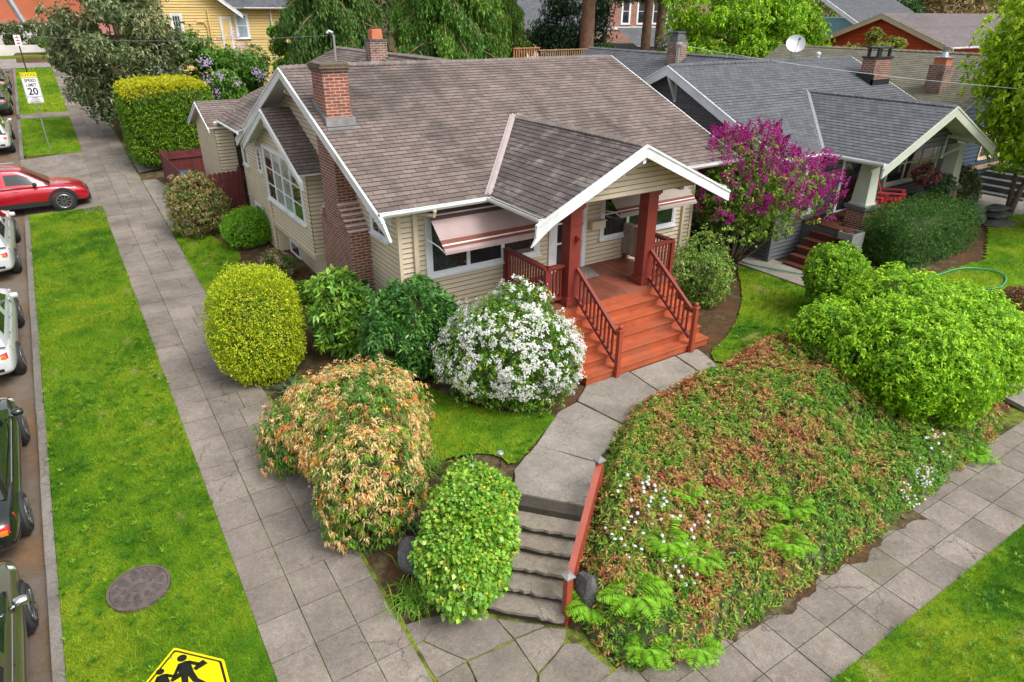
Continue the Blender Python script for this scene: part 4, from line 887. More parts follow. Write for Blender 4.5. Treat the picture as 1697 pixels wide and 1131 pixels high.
mb = MB(); mb.tube([(20.2, 19.6, 5.8), (20.2, 19.6, 6.85)], .05, 8); mb.lathe((20.2, 19.6, 6.85), [(.09, 0), (.14, .03), (.14, .1), (.06, .15)], 12); mb.build('roof_vent', M['metal'], K, smooth=False)
mb = MB(); mb.tube([(24.2, 16.45, 6.4), (24.2, 16.45, 6.62)], .06, 8); mb.lathe((24.2, 16.45, 6.62), [(.09, 0), (.09, .05), (.03, .09)], 10); mb.build('roof_vent', M['white'], K)
# satellite dish on the far roof edge
D = thing('satellite_dish', 'pale grey satellite dish on a short mast at the charcoal roof ridge', 'satellite dish', (22.6, 16.45, 6.5))
mb = MB(); c = Vector((22.6, 16.35, 7.0)); ax = Vector((-.55, -.72, .42)).normalized(); u = ax.cross(Vector((0, 0, 1))).normalized(); v = u.cross(ax); V = []; Fc = []
for i in range(6):
    for k in range(20):
        r = .34*i/5; a = k*math.pi/10; V.append(c+u*r*math.cos(a)+v*r*.9*math.sin(a)+ax*(r*r*.55))
for i in range(5):
    for k in range(20): Fc.append((i*20+k, i*20+(k+1) % 20, (i+1)*20+(k+1) % 20, (i+1)*20+k))
V2 = [p-ax*.012 for p in V]; mb.add(V, Fc); mb.add(V2, [f[::-1] for f in Fc]); mb.build('dish', M['sign_w'] if False else M['metal'], D, smooth=True)
mb = MB(); mb.tube([(22.6, 16.45, 6.5), (22.6, 16.45, 6.85), c-ax*.02], .025, 8); mb.tube([c-v*.3, c+ax*.42], .012, 6); mb.tube([(22.85, 16.4, 6.5), (22.6, 16.45, 6.75)], .012, 6); mb.build('mast', M['metal'], D)
mb = MB(); mb.beam(c+ax*.38, c+ax*.5, .05, .05); mb.build('receiver', M['black'], D)
# ================================================================ HOUSES BEYOND
B = thing('blue_house', 'dark blue house with a greenish tan roof behind the grey craftsman house', 'house', (31, 18, 1.6))
bf = lambda x: 6.57-.45*abs(x-31)
roof([(26.4, 12.3, bf(26.4)), (26.4, 23.2, bf(26.4)), (31, 23.2, 6.57), (31, 12.3, 6.57)][::-1], M['roof_tan'], B)
roof([(31, 12.3, 6.57), (31, 23.2, 6.57), (35.6, 23.2, bf(35.6)), (35.6, 12.3, bf(35.6))][::-1], M['roof_tan'], B)
ridgecap((31, 12.3, 6.57), (31, 23.2, 6.57), .12, .45, M['roof_tan'], B, .3)
siding(MB(), Wall((26.9, 13.0), (35.2, 13.0)), 1.2, 6.4, .16, clip=lambda z: (4.1-max(0, (6.4-z)/.45), 4.1+max(0, (6.4-z)/.45))).build('wall', M['siding_blue'], B)
siding(MB(), Wall((26.9, 23), (26.9, 13.0)), 1.2, 4.6, .2).build('wall', M['siding_blue'], B)
siding(MB(), Wall((35.2, 23), (26.9, 23.0)), 1.2, 6.4, .2, clip=lambda z: (4.2-max(0, (6.4-z)/.45), 4.2+max(0, (6.4-z)/.45))).build('wall', M['siding_blue'], B)
mb = MB(); Wall((26.9, 13.0), (35.2, 13.0)).box(mb, 0, 8.3, 2.25, 2.42, 0, .05); mb.build('belt_course', M['wood'], B)
window(Wall((26.9, 13.0), (35.2, 13.0)), 4.1, 6.1, 2.75, 3.65, B, 2, (), .10, tm='soffit', sash='soffit')
mb = MB(); Wall((26.9, 13.0), (35.2, 13.0)).box(mb, 2.3, 2.45, 2.95, 3.5, 0, .03); mb.build('house_plaque', M['wood'], B)
mb = MB(); mb.bx(28.1, 28.75, 13.75, 14.35, 3.5, 6.28); bc = mb.build('chimney', M['brick_old'], B)
mb = MB(); mb.bx(28.2, 28.65, 13.82, 14.28, 6.28, 6.52); mb.build('chimney_pot', M['terracotta'], bc)
mb = MB(); mb.bx(28.15, 28.7, 13.77, 14.33, 6.52, 6.55); mb.tube([(28.43, 14.05, 6.55), (28.43, 14.05, 6.72), (28.43, 14.05, 6.9)], [.15, .09, .13], 10); mb.build('chimney_cowl', M['metal'], bc)
E = thing('entrance_steps', 'dark stone steps rising beside the blue house wall, far right', 'steps', (32, 12, 1.6))
for i in range(6): mb = MB(); mb.bx(29.6+.42*i, 34+.1*i, 10.6, 12.7, 1.3+.19*i-.0, 1.3+.19*(i+1)); mb.build('tread', M['stone'], E, bevel=.01)
Rh = thing('red_house', 'red shingled house with pinkish grey roof beyond the chimneys', 'house', (51, 27, 2))
rf_ = lambda y: 8.0-.385*abs(y-27.08)
roof([(45.7, 22.4, rf_(22.4)), (62, 22.4, rf_(22.4)), (62, 27.08, 8.0), (45.7, 27.08, 8.0)], M['roof_lav'], Rh)
roof([(45.7, 27.08, 8.0), (62, 27.08, 8.0), (62, 32, rf_(32)), (45.7, 32, rf_(32))], M['roof_lav'], Rh)
siding(MB(), Wall((46.2, 31.5), (46.2, 22.8)), 1.6, 7.8, .25, clip=lambda z: (4.42-max(0, (7.85-z)/.385), 4.42+max(0, (7.85-z)/.385))).build('wall', M['shingle_red'], Rh)
siding(MB(), Wall((46.2, 22.8), (61.5, 22.8)), 1.6, 6.3, .25).build('wall', M['shingle_red'], Rh)
mb = MB(); barge(mb, (45.75, 22.2, rf_(22.2)), (45.75, 27.08, 8.0), (-1, 0, 0), .06, .32); barge(mb, (45.75, 32.1, rf_(32.1)), (45.75, 27.08, 8.0), (-1, 0, 0), .06, .32); mb.build('bargeboard', M['soffit'], Rh)
gutter((45.7, 22.35, 6.18), (62, 22.35, 6.18), (0, -1), Rh, debris=False)
Yh = thing('yellow_house', 'yellow clapboard house with white trim and grey roof behind the tall hedge', 'house', (10, 54, 3.5))
YW = Wall((5.0, 50), (16.5, 50))
siding(MB(), YW, 3.0, 8.1, .16).build('wall', M['siding_yellow'], Yh); siding(MB(), Wall((5.0, 60), (5.0, 50)), 3.0, 8.1, .16).build('wall', M['siding_yellow'], Yh)
siding(MB(), Wall((5.0, 49.98), (11.2, 49.98)), 8.1, 10.2, .16, clip=lambda z: (3.0-max(0, (10.4-z)/.75), 3.0+max(0, (10.4-z)/.75))).build('wall', M['siding_yellow'], Yh)
roof([(10.8, 49.4, 8.12), (17.2, 49.4, 8.12), (17.2, 54, 10.4), (10.8, 54, 10.4)], M['roof_grey'], Yh)
roof([(4.2, 49.4, 7.55), (8.0, 49.4, 10.4), (8.0, 60, 10.4), (4.2, 60, 7.55)], M['roof_grey'], Yh); roof([(8.0, 49.4, 10.4), (11.6, 49.4, 7.7), (11.6, 60, 7.7), (8.0, 60, 10.4)], M['roof_grey'], Yh)
mb = MB(); barge(mb, (11.6, 49.42, 7.75), (8.0, 49.42, 10.45), (0, -1, 0), .06, .26); barge(mb, (4.2, 49.42, 7.6), (8.0, 49.42, 10.45), (0, -1, 0), .06, .26); mb.build('bargeboard', M['white'], Yh)
gutter((11.7, 49.4, 8.14), (17.2, 49.4, 8.14), (0, -1), Yh, debris=False)
window(YW, 6.30, 6.9, 6.35, 7.65, Yh, 1, (.55,), .13, panes=['glass_light']); window(YW, 2.5, 2.95, 6.7, 7.65, Yh, 1, (), .12, grid=(3, 3, 0)); window(YW, 5.35, 5.85, 4.9, 7.5, Yh, 1, (.62,), .10, panes=['siding_yellow'], name='door')
mb = MB(); mb.tube([(13.55, 49.9, 8.05), (13.5, 49.88, 7.9), (13.5, 49.88, 3.5)], .05, 8); mb.build('downspout', M['white'], Yh); mb = MB(); mb.tube([(9.6, 49.9, 8.0), (9.6, 49.9, 7.9), (9.6, 49.88, 3.5)], .05, 8); mb.tube([(8.9, 49.9, 7.3), (9.3, 49.9, 7.3), (9.45, 49.9, 7.0), (9.45, 49.9, 4)], .04, 8); mb.build('downspout', M['siding_yellow'], Yh)
# brick school beyond the cross street
Sc = thing('school_building', 'long orange brick school wall across the far street', 'school', (-8, 92, 4.8))
mb = MB(); mb.bx(-40, 22, 90, 104, 4.0, 15); mb.build('wall', paint('orange_brick_far', (.42, .12, .055), .85, .15, .6), Sc)
mb = MB(); mb.bx(-40, 22, 89.7, 90.0, 4.0, 7.0); mb.build('plinth', paint('pink_brick_far', (.40, .17, .13), .85, .12, .8), Sc)
props(MB().bx(-40, 3.3, 84, 84.5, 4, 6.55).build('retaining_wall', M['stucco']), 'pale stucco wall in front of the orange school wall', 'wall')
props(MB().bx(-40, 2.0, 76.2, 76.6, 4, 5.15).build('retaining_wall', M['stucco']), 'low grey retaining wall below the hedge across the far street', 'wall')
mb = MB()
mb.bx(-60, 60, 72.6, 74.2, 4.0, G(0, 73)+.02)
mb.build('far_verge', M['turf'], kind='structure')
props(MB().tube([(-.1, 84.2, 6), (-1.2, 84.2, 9.5)], .28, 10).build('utility_pole', M['metal']), 'leaning grey utility pole in front of the school wall', 'pole')
# brick apartment behind the trunks
Ap = thing('brick_building', 'red brick building with white window trim seen between the two trunks', 'building', (58, 62, 3))
mb = MB(); mb.bx(51, 66, 60, 72, 2, 13); mb.build('wall', M['brick'], Ap)
for x in (53.4, 55.6, 57.8, 60): window(Wall((51, 60), (66, 60)), x-51-.45, x-51+.45, 6.9, 9.2, Ap, 1, (.5,), .2)
mb = MB(); mb.bx(50.9, 66.1, 59.85, 60, 6.3, 6.55); mb.build('band_course', M['white'], Ap)
Gg = thing('grey_garage', 'low grey roofed garage behind the lilacs, in front of the brick building', 'garage', (50, 54, 3))
mb = MB(); mb.bx(48, 56, 52, 57, 2, 5.2); mb.build('wall', M['siding_grey'], Gg); roof([(47.6, 51.5, 5.1), (56.5, 51.5, 5.1), (56.5, 54.5, 6.6), (47.6, 54.5, 6.6)], M['roof_grey'], Gg)
Gh = thing('grey_roofed_house', 'house with grey roof glimpsed behind the weeping conifer', 'house', (34, 52, 3))
mb = MB(); mb.bx(31, 42, 50, 58, 2, 6.6); mb.build('wall', M['siding'], Gh); roof([(30.4, 49.4, 6.7), (42.6, 49.4, 6.7), (42.6, 54, 9.6), (30.4, 54, 9.6)], M['roof_grey'], Gh)
window(Wall((31, 50), (42, 50)), 2.5, 3.6, 4.6, 5.9, Gh, 2, (.5,), .12)
Lb = thing('pale_blue_house', 'pale blue house peeking out beside the bright green maple', 'house', (62, 42, 3))
mb = MB(); mb.bx(60, 70, 38, 46, 2, 7.6); mb.build('wall', paint('pale_blue_siding', (.16, .33, .38), .6), Lb)
roof([(59.4, 37.2, 7.3), (59.4, 42, 9.8), (70.5, 42, 9.8), (70.5, 37.2, 7.3)][::-1], M['roof_grey'], Lb); mb = MB(); barge(mb, (59.4, 37.0, 7.2), (59.4, 42, 9.8), (-1, 0, 0), .08, .35); mb.build('bargeboard', M['white'], Lb)
# orange wooden deck between house and trees
Dk = thing('garden_deck', 'orange brown wooden deck with slatted railings beyond the bungalow ridge', 'deck', (23, 33, 4))
mb = MB(); mb.bx(20.8, 26.5, 32, 35, 5.3, 5.42); mb.build('platform', M['deckwood'], Dk)
mb = MB(); mb.bx(21, 26.4, 32.1, 34.9, 2.2, 5.3); mb.build('skirt', M['siding_grey'], Dk)
def deckrail(a, b, m):
    a, b = Vector(a), Vector(b); n = max(3, int((b-a).length/.15)); mb = MB(); mb.beam(a, b, .12, .05); r = mb.build('railing', M[m], Dk)
    mb = MB()
    for i in range(n+1): p = a.lerp(b, i/n); mb.bx(p.x-.03, p.x+.03, p.y-.02, p.y+.02, p.z-.75, p.z-.03)
    mb.build('slats', M[m], r)
deckrail((21.0, 32.1, 6.25), (22.6, 32.1, 6.25), 'deckwood'); deckrail((22.6, 32.1, 6.12), (26.4, 32.1, 6.12), 'wood')
# ================================================================ FENCE
Fn = thing('board_fence', 'dark maroon board fence enclosing the side yard below the tall hedge', 'fence', (3.3, 28, 1.3))
def fencepanel(a, b, h0, h1, railside=None):
    a, b = Vector(a), Vector(b); L = (b-a).length; d = (b-a)/L; n = Vector((d.y, -d.x)); mb = MB(); k = int(L/.145)
    for i in range(k):
        p = a+d*(i*L/k+.004); q = a+d*((i+1)*L/k-.004); z = lerp(h0, h1, (i+.5)/k)+random.uniform(-.012, .012); g = T(p.x, p.y)-.05; w_ = .012
        mb.prism([(p.x, p.y, g), (q.x, q.y, g), (q.x, q.y, z-.05), (q.x-d.x*.03, q.y-d.y*.03, z), (p.x+d.x*.03, p.y+d.y*.03, z), (p.x, p.y, z-.05)], (n.x*.02, n.y*.02, 0))
    o = mb.build('panel', M['fence'], Fn); mb = MB()
    for dz in (.28, 1.1): mb.beam((a.x-n.x*.03, a.y-n.y*.03, h0-dz), (b.x-n.x*.03, b.y-n.y*.03, h1-dz), .05, .09)
    mb.build('rail', M['fence'], o); return o
fencepanel((3.3, 25.0), (4.95, 24.9), 2.92, 3.02); fencepanel((5.35, 31.5), (3.3, 31.5), 2.76, 2.74); fencepanel((3.3, 31.5), (3.3, 25.0), 2.74, 2.80)
for x, y, z in ((3.3, 31.5, 2.85), (4.93, 24.9, 3.12), (3.3, 25.0, 2.92), (5.4, 31.5, 2.95)): MB().bx(x-.05, x+.05, y-.05, y+.05, T(x, y)-.1, z).build('post', M['fence'], Fn)
# ================================================================ PLANT KIT
def unit(a): return a/np.maximum(np.linalg.norm(a, axis=1), 1e-6)[:, None]
def rdir(n): return unit(RS.normal(size=(n, 3)))
def leafquads(P, D, L, W, sag=.15, flat=.6):
    """leaf blades: base P, direction D, length L, width W; returns verts (4n,3)"""
    n = len(P); D = unit(D); S = np.cross(D, np.array([0, 0, 1.])+RS.normal(0, flat, (n, 3))); S = unit(S)
    L = (np.ones(n)*L)[:, None]; W = (np.ones(n)*W)[:, None]; z = np.array([0, 0, 1.])
    mid = P+D*L*.5; tip = P+D*L-z*L*sag; nr = np.cross(S, D)
    return np.stack([P, mid-S*W/2+nr*W*.12, tip, mid+S*W/2+nr*W*.12], 1).reshape(-1, 3)
def pick(n, cols):
    w = np.array([c[0] for c in cols], float); i = RS.choice(len(cols), n, p=w/w.sum()); return np.array([c[1] for c in cols])[i]
def superr(u, p): return 1/((np.abs(u)**p).sum(1)**(1/p))
def blob(c, r, n, p=2, amp=.12, fr=1.6, seed=0, zmin=None, depth=(.86, 1.02), side=None):
    c, r = np.array(c, float), np.array(r, float); u = rdir(n)
    s = superr(u, p); nz = .65*noise(u*r, fr, seed)+.35*noise(u*r, fr*2.9, seed+9); k = s*(1+amp*(nz-.5)*2.6)*RS.uniform(depth[0], depth[1], n)*np.where(RS.rand(n) < .05, RS.uniform(1.0, 1.09, n), 1)
    P = c+u*r*k[:, None]; Nn = unit(u/r*np.abs(u)**(max(0, p-2)) if p > 2 else u/r)
    if zmin is not None:
        zz = zmin(P[:, 0], P[:, 1]) if callable(zmin) else zmin; ok = P[:, 2] > zz+.02; P, Nn = P[ok], Nn[ok]
    return P, Nn
def clusters(P, Nn, k, L, W, cols, out=.55, spread=1., sag=.15, jit=.3, pos=.02, colfn=None, var=.14, flat=.6):
    n = len(P); Q = np.repeat(P, k, 0); NN = np.repeat(Nn, k, 0); m = n*k
    t = unit(np.cross(NN, rdir(m))); D = NN*out+t*spread+RS.normal(0, jit, (m, 3))
    V = leafquads(Q+RS.normal(0, pos, (m, 3)), D, L*RS.uniform(.7, 1.2, m), W*RS.uniform(.8, 1.2, m), sag, flat)
    C = colfn(P) if colfn else pick(n, cols); C = np.repeat(C, k, 0)*(1+RS.normal(0, var, (m, 1)))
    return V, np.repeat(C, 4, 0)
def leafobj(name, parts, parent, mat='leaf', **k):
    V = np.concatenate([p[0] for p in parts]); C = np.concatenate([p[1] for p in parts])
    return npmesh(name, V, np.arange(len(V)).reshape(-1, 4), C, M[mat], parent, **k)
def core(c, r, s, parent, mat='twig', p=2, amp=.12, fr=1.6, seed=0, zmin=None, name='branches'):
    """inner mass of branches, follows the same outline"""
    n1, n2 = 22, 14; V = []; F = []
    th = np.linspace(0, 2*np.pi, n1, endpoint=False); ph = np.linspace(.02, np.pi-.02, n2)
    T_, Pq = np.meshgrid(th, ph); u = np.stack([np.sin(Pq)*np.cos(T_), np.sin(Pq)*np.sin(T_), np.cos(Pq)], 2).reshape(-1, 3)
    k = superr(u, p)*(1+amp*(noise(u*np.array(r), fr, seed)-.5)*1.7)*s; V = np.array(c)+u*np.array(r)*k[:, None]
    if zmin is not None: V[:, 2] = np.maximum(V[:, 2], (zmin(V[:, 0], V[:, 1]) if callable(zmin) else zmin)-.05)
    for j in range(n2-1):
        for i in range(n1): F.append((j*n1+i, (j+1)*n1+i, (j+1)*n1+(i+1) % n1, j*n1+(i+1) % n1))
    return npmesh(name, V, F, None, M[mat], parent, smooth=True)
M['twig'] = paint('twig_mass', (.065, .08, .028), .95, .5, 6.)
def shrub(name, label, cat, xy, r, h, n, k, L, W, cols, lift=.42, p=2, amp=.12, fr=1.6, out=.55, spread=1., sag=.15, mat='leaf', group=None, cs=.70, depth=(.76, 1.04), colfn=None, ry=None, more=None, seed=1, stems=0, jit=.3, flat=.6, inn=None):
    x, y = xy; g = T(x, y); t = thing(name, label, cat, (x, y, g), group)
    c = (x, y, g+h*lift); R3 = (r, ry or r, h/2)
    P, Nn = blob(c, R3, n, p, amp, fr, seed, Tn, depth); parts = [clusters(P, Nn, k, L, W, cols, out, spread, sag, jit, colfn=colfn, flat=flat)]
    def inner(c_, r_, n_, sd):
        P_, N_ = blob(c_, r_, int(n_), p, amp, fr, sd, Tn, (.74, .92)); parts.append(clusters(P_, N_, max(5, k//2), max(.07, L*.8), max(.03, W), inn or cols, .7, 1., .1, .4))
    if n < 9000: inner(c, R3, n*.8, seed)
    if more:
        for (dx, dy, r2, h2, n2) in more:
            c2 = (x+dx, y+dy, T(x+dx, y+dy)+h2*lift); P2, N2 = blob(c2, (r2, r2, h2/2), n2, p, amp, fr, seed+1, Tn, depth)
            inner(c2, (r2, r2, h2/2), n2*.8, seed+1); parts.append(clusters(P2, N2, k, L, W, cols, out, spread, sag, jit, colfn=colfn, flat=flat)); core(c2, (r2, r2, h2/2), cs, t, p=p, amp=amp, fr=fr, seed=seed+1, zmin=Tn)
    leafobj('foliage', parts, t, mat)
    if cs: core(c, R3, cs, t, p=p, amp=amp, fr=fr, seed=seed, zmin=Tn)
    return t, c, R3
def stemset(base, tips, parent, r=.03, mat='bark', name='stem', each=True):
    mb = MB()
    for q in tips:
        b, q = Vector(base), Vector(q); m = b.lerp(q, .5)+Vector((random.uniform(-.15, .15), random.uniform(-.15, .15), -.1*(q-b).length*.5))
        mb.tube([b, b.lerp(m, .5)+Vector((0, 0, .02)), m, m.lerp(q, .5)+Vector((random.uniform(-.06, .06),)*3), q], [r, r*.85, r*.65, r*.45, r*.2], 6)
    return mb.build(name, M[mat], parent, smooth=True)
g1, g2 = (.055, .13, .02), (.09, .20, .025)
# ---- corner garden
shrub('clipped_shrub', 'rounded yellow green clipped shrub beside the side sidewalk', 'shrub', (2.66, 14.45), .93, 2.75, 15000, 4, .048, .026, [(5, (.44, .54, .015)), (4, (.58, .62, .025)), (3, (.22, .38, .015))], amp=.08, fr=1.2, p=2.4, out=.9, spread=.8)
def pcol(P):
    n = len(P); a = noise(P, 1.5, 3)+RS.normal(0, .13, n)
    c = np.array([(.74, .54, .24), (.66, .43, .17), (.72, .25, .07), (.78, .46, .09), (.26, .44, .04), (.11, .24, .035)])
    i = np.where(a < .25, 4, np.where(a < .42, 0, np.where(a < .54, 1, np.where(a < .585, 2, np.where(a < .63, 3, 5))))); i = np.where(RS.rand(n) < .17, 4, i); i = np.where(RS.rand(n) < .22, 0, i); return c[i]
shrub('pieris_shrub', 'large shrub of drooping tan flowers and orange new leaves spilling over the sidewalk', 'shrub', (3.30, 10.4), 1.24, 1.85, 2500, 13, .084, .023, None, colfn=pcol, amp=.20, fr=2.0, out=.5, spread=.9, sag=.5, more=[(-.42, -1.75, .88, 2.0, 1150), (-.75, .5, .88, 1.4, 700), (-.1, -.8, 1.05, 2.0, 850), (.25, -.2, 1.1, 1.7, 650)], cs=.58, depth=(.84, 1.06), inn=[(2, (.10, .22, .035)), (2, (.16, .30, .04)), (1, (.30, .26, .08))])
t, c, R3 = shrub('white_flowering_bush', 'mounded bush covered in white blossom left of the porch stairs', 'flowering bush', (6.50, 9.9), 1.22, 2.15, 2300, 8, .078, .030, [(5, (.10, .24, .03)), (3, (.20, .36, .04)), (1, (.32, .42, .05))], amp=.28, fr=1.7, seed=4, more=[(.30, .45, .80, 2.55, 900)])
def blossoms(parent, sets, n, k, s, col=(.86, .86, .82), jit=.035, name='blossom', zmin=Tn, top=-.4, mat='petal', thr=.22):
    parts = []
    for (c, R3, amp, fr, sd, w_) in sets:
        P, Nn = blob(c, R3, int(n*w_), 2, amp, fr, sd, zmin, (.99, 1.07)); ok = (Nn[:, 2] > top) & (noise(P, 2.3, 8) > thr); P, Nn = P[ok], Nn[ok]
        m = len(P)*k; Q = np.repeat(P, k, 0)+RS.normal(0, jit, (len(P)*k, 3)); NN = np.repeat(Nn, k, 0)+RS.normal(0, .35, (m, 3))
        D = unit(np.cross(NN, rdir(m))); S = unit(np.cross(NN, D)); a = s*RS.uniform(.7, 1.2, m)[:, None]
        V = np.stack([Q-D*a, Q-S*a*.8, Q+D*a, Q+S*a*.8], 1).reshape(-1, 3); parts.append((V, np.repeat(np.array([col]*m)*(1+RS.normal(0, .05, (m, 1))), 4, 0)))
    return leafobj(name, parts, parent, mat)
blossoms(t, [(c, R3, .28, 1.7, 4, 1.), ((6.8, 10.35, 1.0+2.55*.42), (.80, .80, 1.27), .28, 1.7, 5, .3)], 2100, 13, .021, thr=.33, jit=.026)
shrub('broad_leaved_shrub', 'dark green leafy shrub against the front left corner of the bungalow', 'shrub', (5.17, 12.0), .95, 2.15, 1300, 10, .14, .042, [(5, (.055, .17, .03)), (4, (.09, .24, .04)), (1, (.15, .32, .05))], amp=.36, fr=1.9, out=.8, mat='leaf_glossy', seed=6, more=[(.75, -.15, .62, 1.75, 700)])
shrub('rhododendron', 'light green large leaved rhododendron beside the brick chimney', 'shrub', (4.5, 13.95), .72, 2.0, 480, 9, .20, .065, [(5, (.18, .38, .04)), (3, (.28, .46, .05)), (2, (.08, .21, .03))], amp=.3, fr=2., out=.5, mat='leaf_glossy', seed=7, cs=.7)
shrub('ivy_mound', 'rounded mound of bright yellow green ivy leaves left of the garden steps', 'shrub', (3.44, 6.55), .66, 1.25, 2800, 4, .066, .060, [(5, (.20, .42, .035)), (4, (.30, .48, .045)), (3, (.12, .32, .03)), (1, (.46, .50, .05))], amp=.20, fr=2.1, out=.9, spread=.8, sag=.3, mat='leaf_glossy', seed=8, more=[(.28, .32, .66, 1.35, 2600), (.60, .70, .60, 1.05, 2200)])
shrub('lime_shrub', 'small bright lime green feathery shrub below the bay window', 'shrub', (4.41, 22.4), .76, 1.2, 1700, 6, .09, .02, [(5, (.17, .40, .02)), (3, (.24, .48, .03))], amp=.2, out=1., seed=9)
t, c, R3 = shrub('photinia_shrub', 'straggly tan and green shrub with bare stems in front of the maroon fence', 'shrub', (3.35, 24.6), .92, 1.9, 1000, 7, .13, .04, [(4, (.26, .28, .07)), (4, (.42, .30, .14)), (3, (.12, .20, .04)), (1, (.50, .36, .20))], amp=.3, fr=1.5, seed=10, lift=.52, cs=.45)
stemset((4.0, 25.0, 1.2), [(3.4, 24.8, 2.5), (4.3, 24.9, 2.6), (3.1, 25.2, 2.2), (3.8, 24.6, 2.7), (4.0, 25.4, 2.9)], t, .045)
t, c, R3 = shrub('hydrangea', 'small hydrangea with dried pinkish tan flower heads under the bay', 'shrub', (4.42, 19.1), .42, .85, 380, 6, .09, .045, [(3, (.16, .26, .04)), (2, (.10, .18, .04))], amp=.3, seed=11, cs=.6)
blossoms(t, [(c, R3, .3, 1.6, 11, 1.)], 34, 60, .022, (.52, .34, .25), .05, 'flower_head')
shrub('lime_shrub', 'tiny lime green shrub between the hydrangea and the brick chimney', 'shrub', (4.42, 17.1), .36, .55, 420, 5, .06, .02, [(1, (.22, .42, .03))], seed=12)
shrub('lime_shrub', 'low yellow green tuft on the soil below the hydrangea', 'shrub', (4.0, 17.9), .28, .4, 260, 5, .06, .02, [(1, (.26, .38, .03))], seed=13)
shrub('boxwood_shrub', 'loose pale green shrub at the right end of the porch', 'shrub', (13.2, 11.2), .84, 1.8, 950, 7, .085, .034, [(5, (.22, .36, .06)), (3, (.34, .46, .10)), (2, (.11, .21, .03))], amp=.45, fr=2., seed=14, cs=.5)
shrub('spindle_shrub', 'upright bright green bush tapering to its foot beside the neighbouring walk', 'shrub', (15.3, 8.75), .74, 1.65, 1150, 8, .105, .045, [(5, (.22, .42, .02)), (3, (.32, .52, .03)), (2, (.11, .28, .02))], amp=.2, fr=2.2, seed=15, lift=.56, cs=.72, out=.3)
shrub('spindle_hedge', 'large spreading bright green spindle hedge above the front sidewalk', 'hedge', (13.5, 5.75), 1.45, 2.4, 4000, 9, .088, .040, [(5, (.26, .50, .015)), (4, (.36, .60, .025)), (2, (.13, .32, .015))], amp=.18, fr=1.6, seed=16, out=.25, sag=.1, more=[(1.35, 1.05, 1.35, 2.1, 2500), (1.9, -.1, 1.35, 2.1, 2300), (3.0, .4, 1.2, 1.75, 1600), (-.35, 1.6, .85, 1.5, 800)], flat=.25)
shrub('yew_hedge', 'dark green clipped yew block in front of the brick pier', 'hedge', (21.0, 9.75), 1.95, 1.66, 14000, 6, .06, .018, [(4, (.045, .12, .02)), (3, (.07, .18, .025)), (1, (.13, .26, .03))], amp=.06, fr=1.5, p=9, ry=.85, seed=17, out=.8, lift=.40)
shrub('pale_shrub', 'pale flecked shrub between the second brick pier and the blue house', 'shrub', (26.6, 11.7), .95, 1.7, 900, 6, .12, .05, [(3, (.16, .22, .07)), (2, (.34, .36, .22)), (3, (.07, .13, .03))], seed=18)
shrub('brown_shrub', 'small russet brown clipped shrub on the lawn at the far right edge', 'shrub', (19.75, 6.2), .62, .75, 900, 6, .05, .02, [(4, (.30, .13, .06)), (3, (.20, .10, .05)), (1, (.16, .18, .05))], seed=19)
shrub('box_ball', 'small green shrub at the far right edge near the stone steps', 'shrub', (26.8, 8.2), .6, .8, 700, 6, .06, .025, [(1, (.13, .25, .03))], seed=20)
shrub('low_shrub', 'low dark shrub under the lilac against the grey wall', 'shrub', (16.0, 13.6), .7, .9, 600, 6, .09, .035, [(1, (.06, .14, .03))], seed=21)
shrub('low_shrub', 'low dark shrub between the porch end and the grey neighbouring house', 'shrub', (14.9, 14.3), .8, 1.1, 700, 6, .09, .035, [(1, (.06, .15, .03))], seed=22)
t, c, R3 = shrub('laurel_hedge', 'tall boxy laurel hedge with a yellow clipped top at the end of the side yard', 'hedge', (4.25, 34.9), 1.75, 3.35, 26000, 4, .10, .045, None, p=7, amp=.04, ry=2.0, seed=23, lift=.5, out=.9, spread=.8, cs=.86, depth=(.92, 1.02),
      colfn=lambda P: np.where((P[:, 2] > Tn(P[:, 0], P[:, 1])+3.12+RS.normal(0, .06, len(P)))[:, None], pick(len(P), [(3, (.52, .50, .012)), (2, (.42, .46, .015))]), pick(len(P), [(3, (.13, .27, .018)), (3, (.22, .36, .02)), (2, (.08, .18, .015))])))
# ---- purple lilac
t = thing('lilac_tree', 'deep purple flowering lilac with bare leaning stems between the two houses', 'tree', (15.9, 12.45, 1.2))
tips = [(15.8+1.1*math.cos(a)*s, 12.5+1.9*math.sin(a)*s, 2.7+.9*s2) for a, s, s2 in [(i*.7, .35+.6*((i*37) % 10)/10, ((i*13) % 10)/10) for i in range(16)]]
stemset((15.9, 12.45, 1.15), tips, t, .05, name='trunk'); mb = MB()
for q in tips:
    for _ in range(5):
        q = Vector(q); e = q+Vector((random.uniform(-.7, .7), random.uniform(-.7, .7), random.uniform(.2, 1.0))); mb.tube([q-Vector((0, 0, .3)), q.lerp(e, .5)+Vector((0, 0, .05)), e], [.018, .012, .005], 5)
mb.build('branches', M['bark'], t)
LC, LR = (15.8, 12.45, 3.6), (1.5, 2.25, 1.35)
P, Nn = blob(LC, LR, 3000, 2, .28, 1.3, 30, 2.2, (.35, 1.02)); leafobj('foliage', [clusters(P, Nn, 7, .095, .065, [(4, (.24, .40, .05)), (3, (.36, .50, .08)), (2, (.13, .26, .03))], .4, 1., .3)], t)
P, Nn = blob(LC, LR, 900, 2, .28, 1.3, 30, 2.4, (.93, 1.08)); ok = (Nn[:, 2] > -.45) & (noise(P, 1.1, 31) > .20); P, Nn = P[ok], Nn[ok]
k = 60; m = len(P)*k; ax_ = unit(Nn*.6+np.array([0, 0, .6])+RS.normal(0, .3, Nn.shape)); tt = RS.rand(m); A = np.repeat(ax_, k, 0); Q = np.repeat(P, k, 0)+A*(tt*.27)[:, None]+unit(np.cross(A, rdir(m)))*((1-tt)*.10)[:, None]
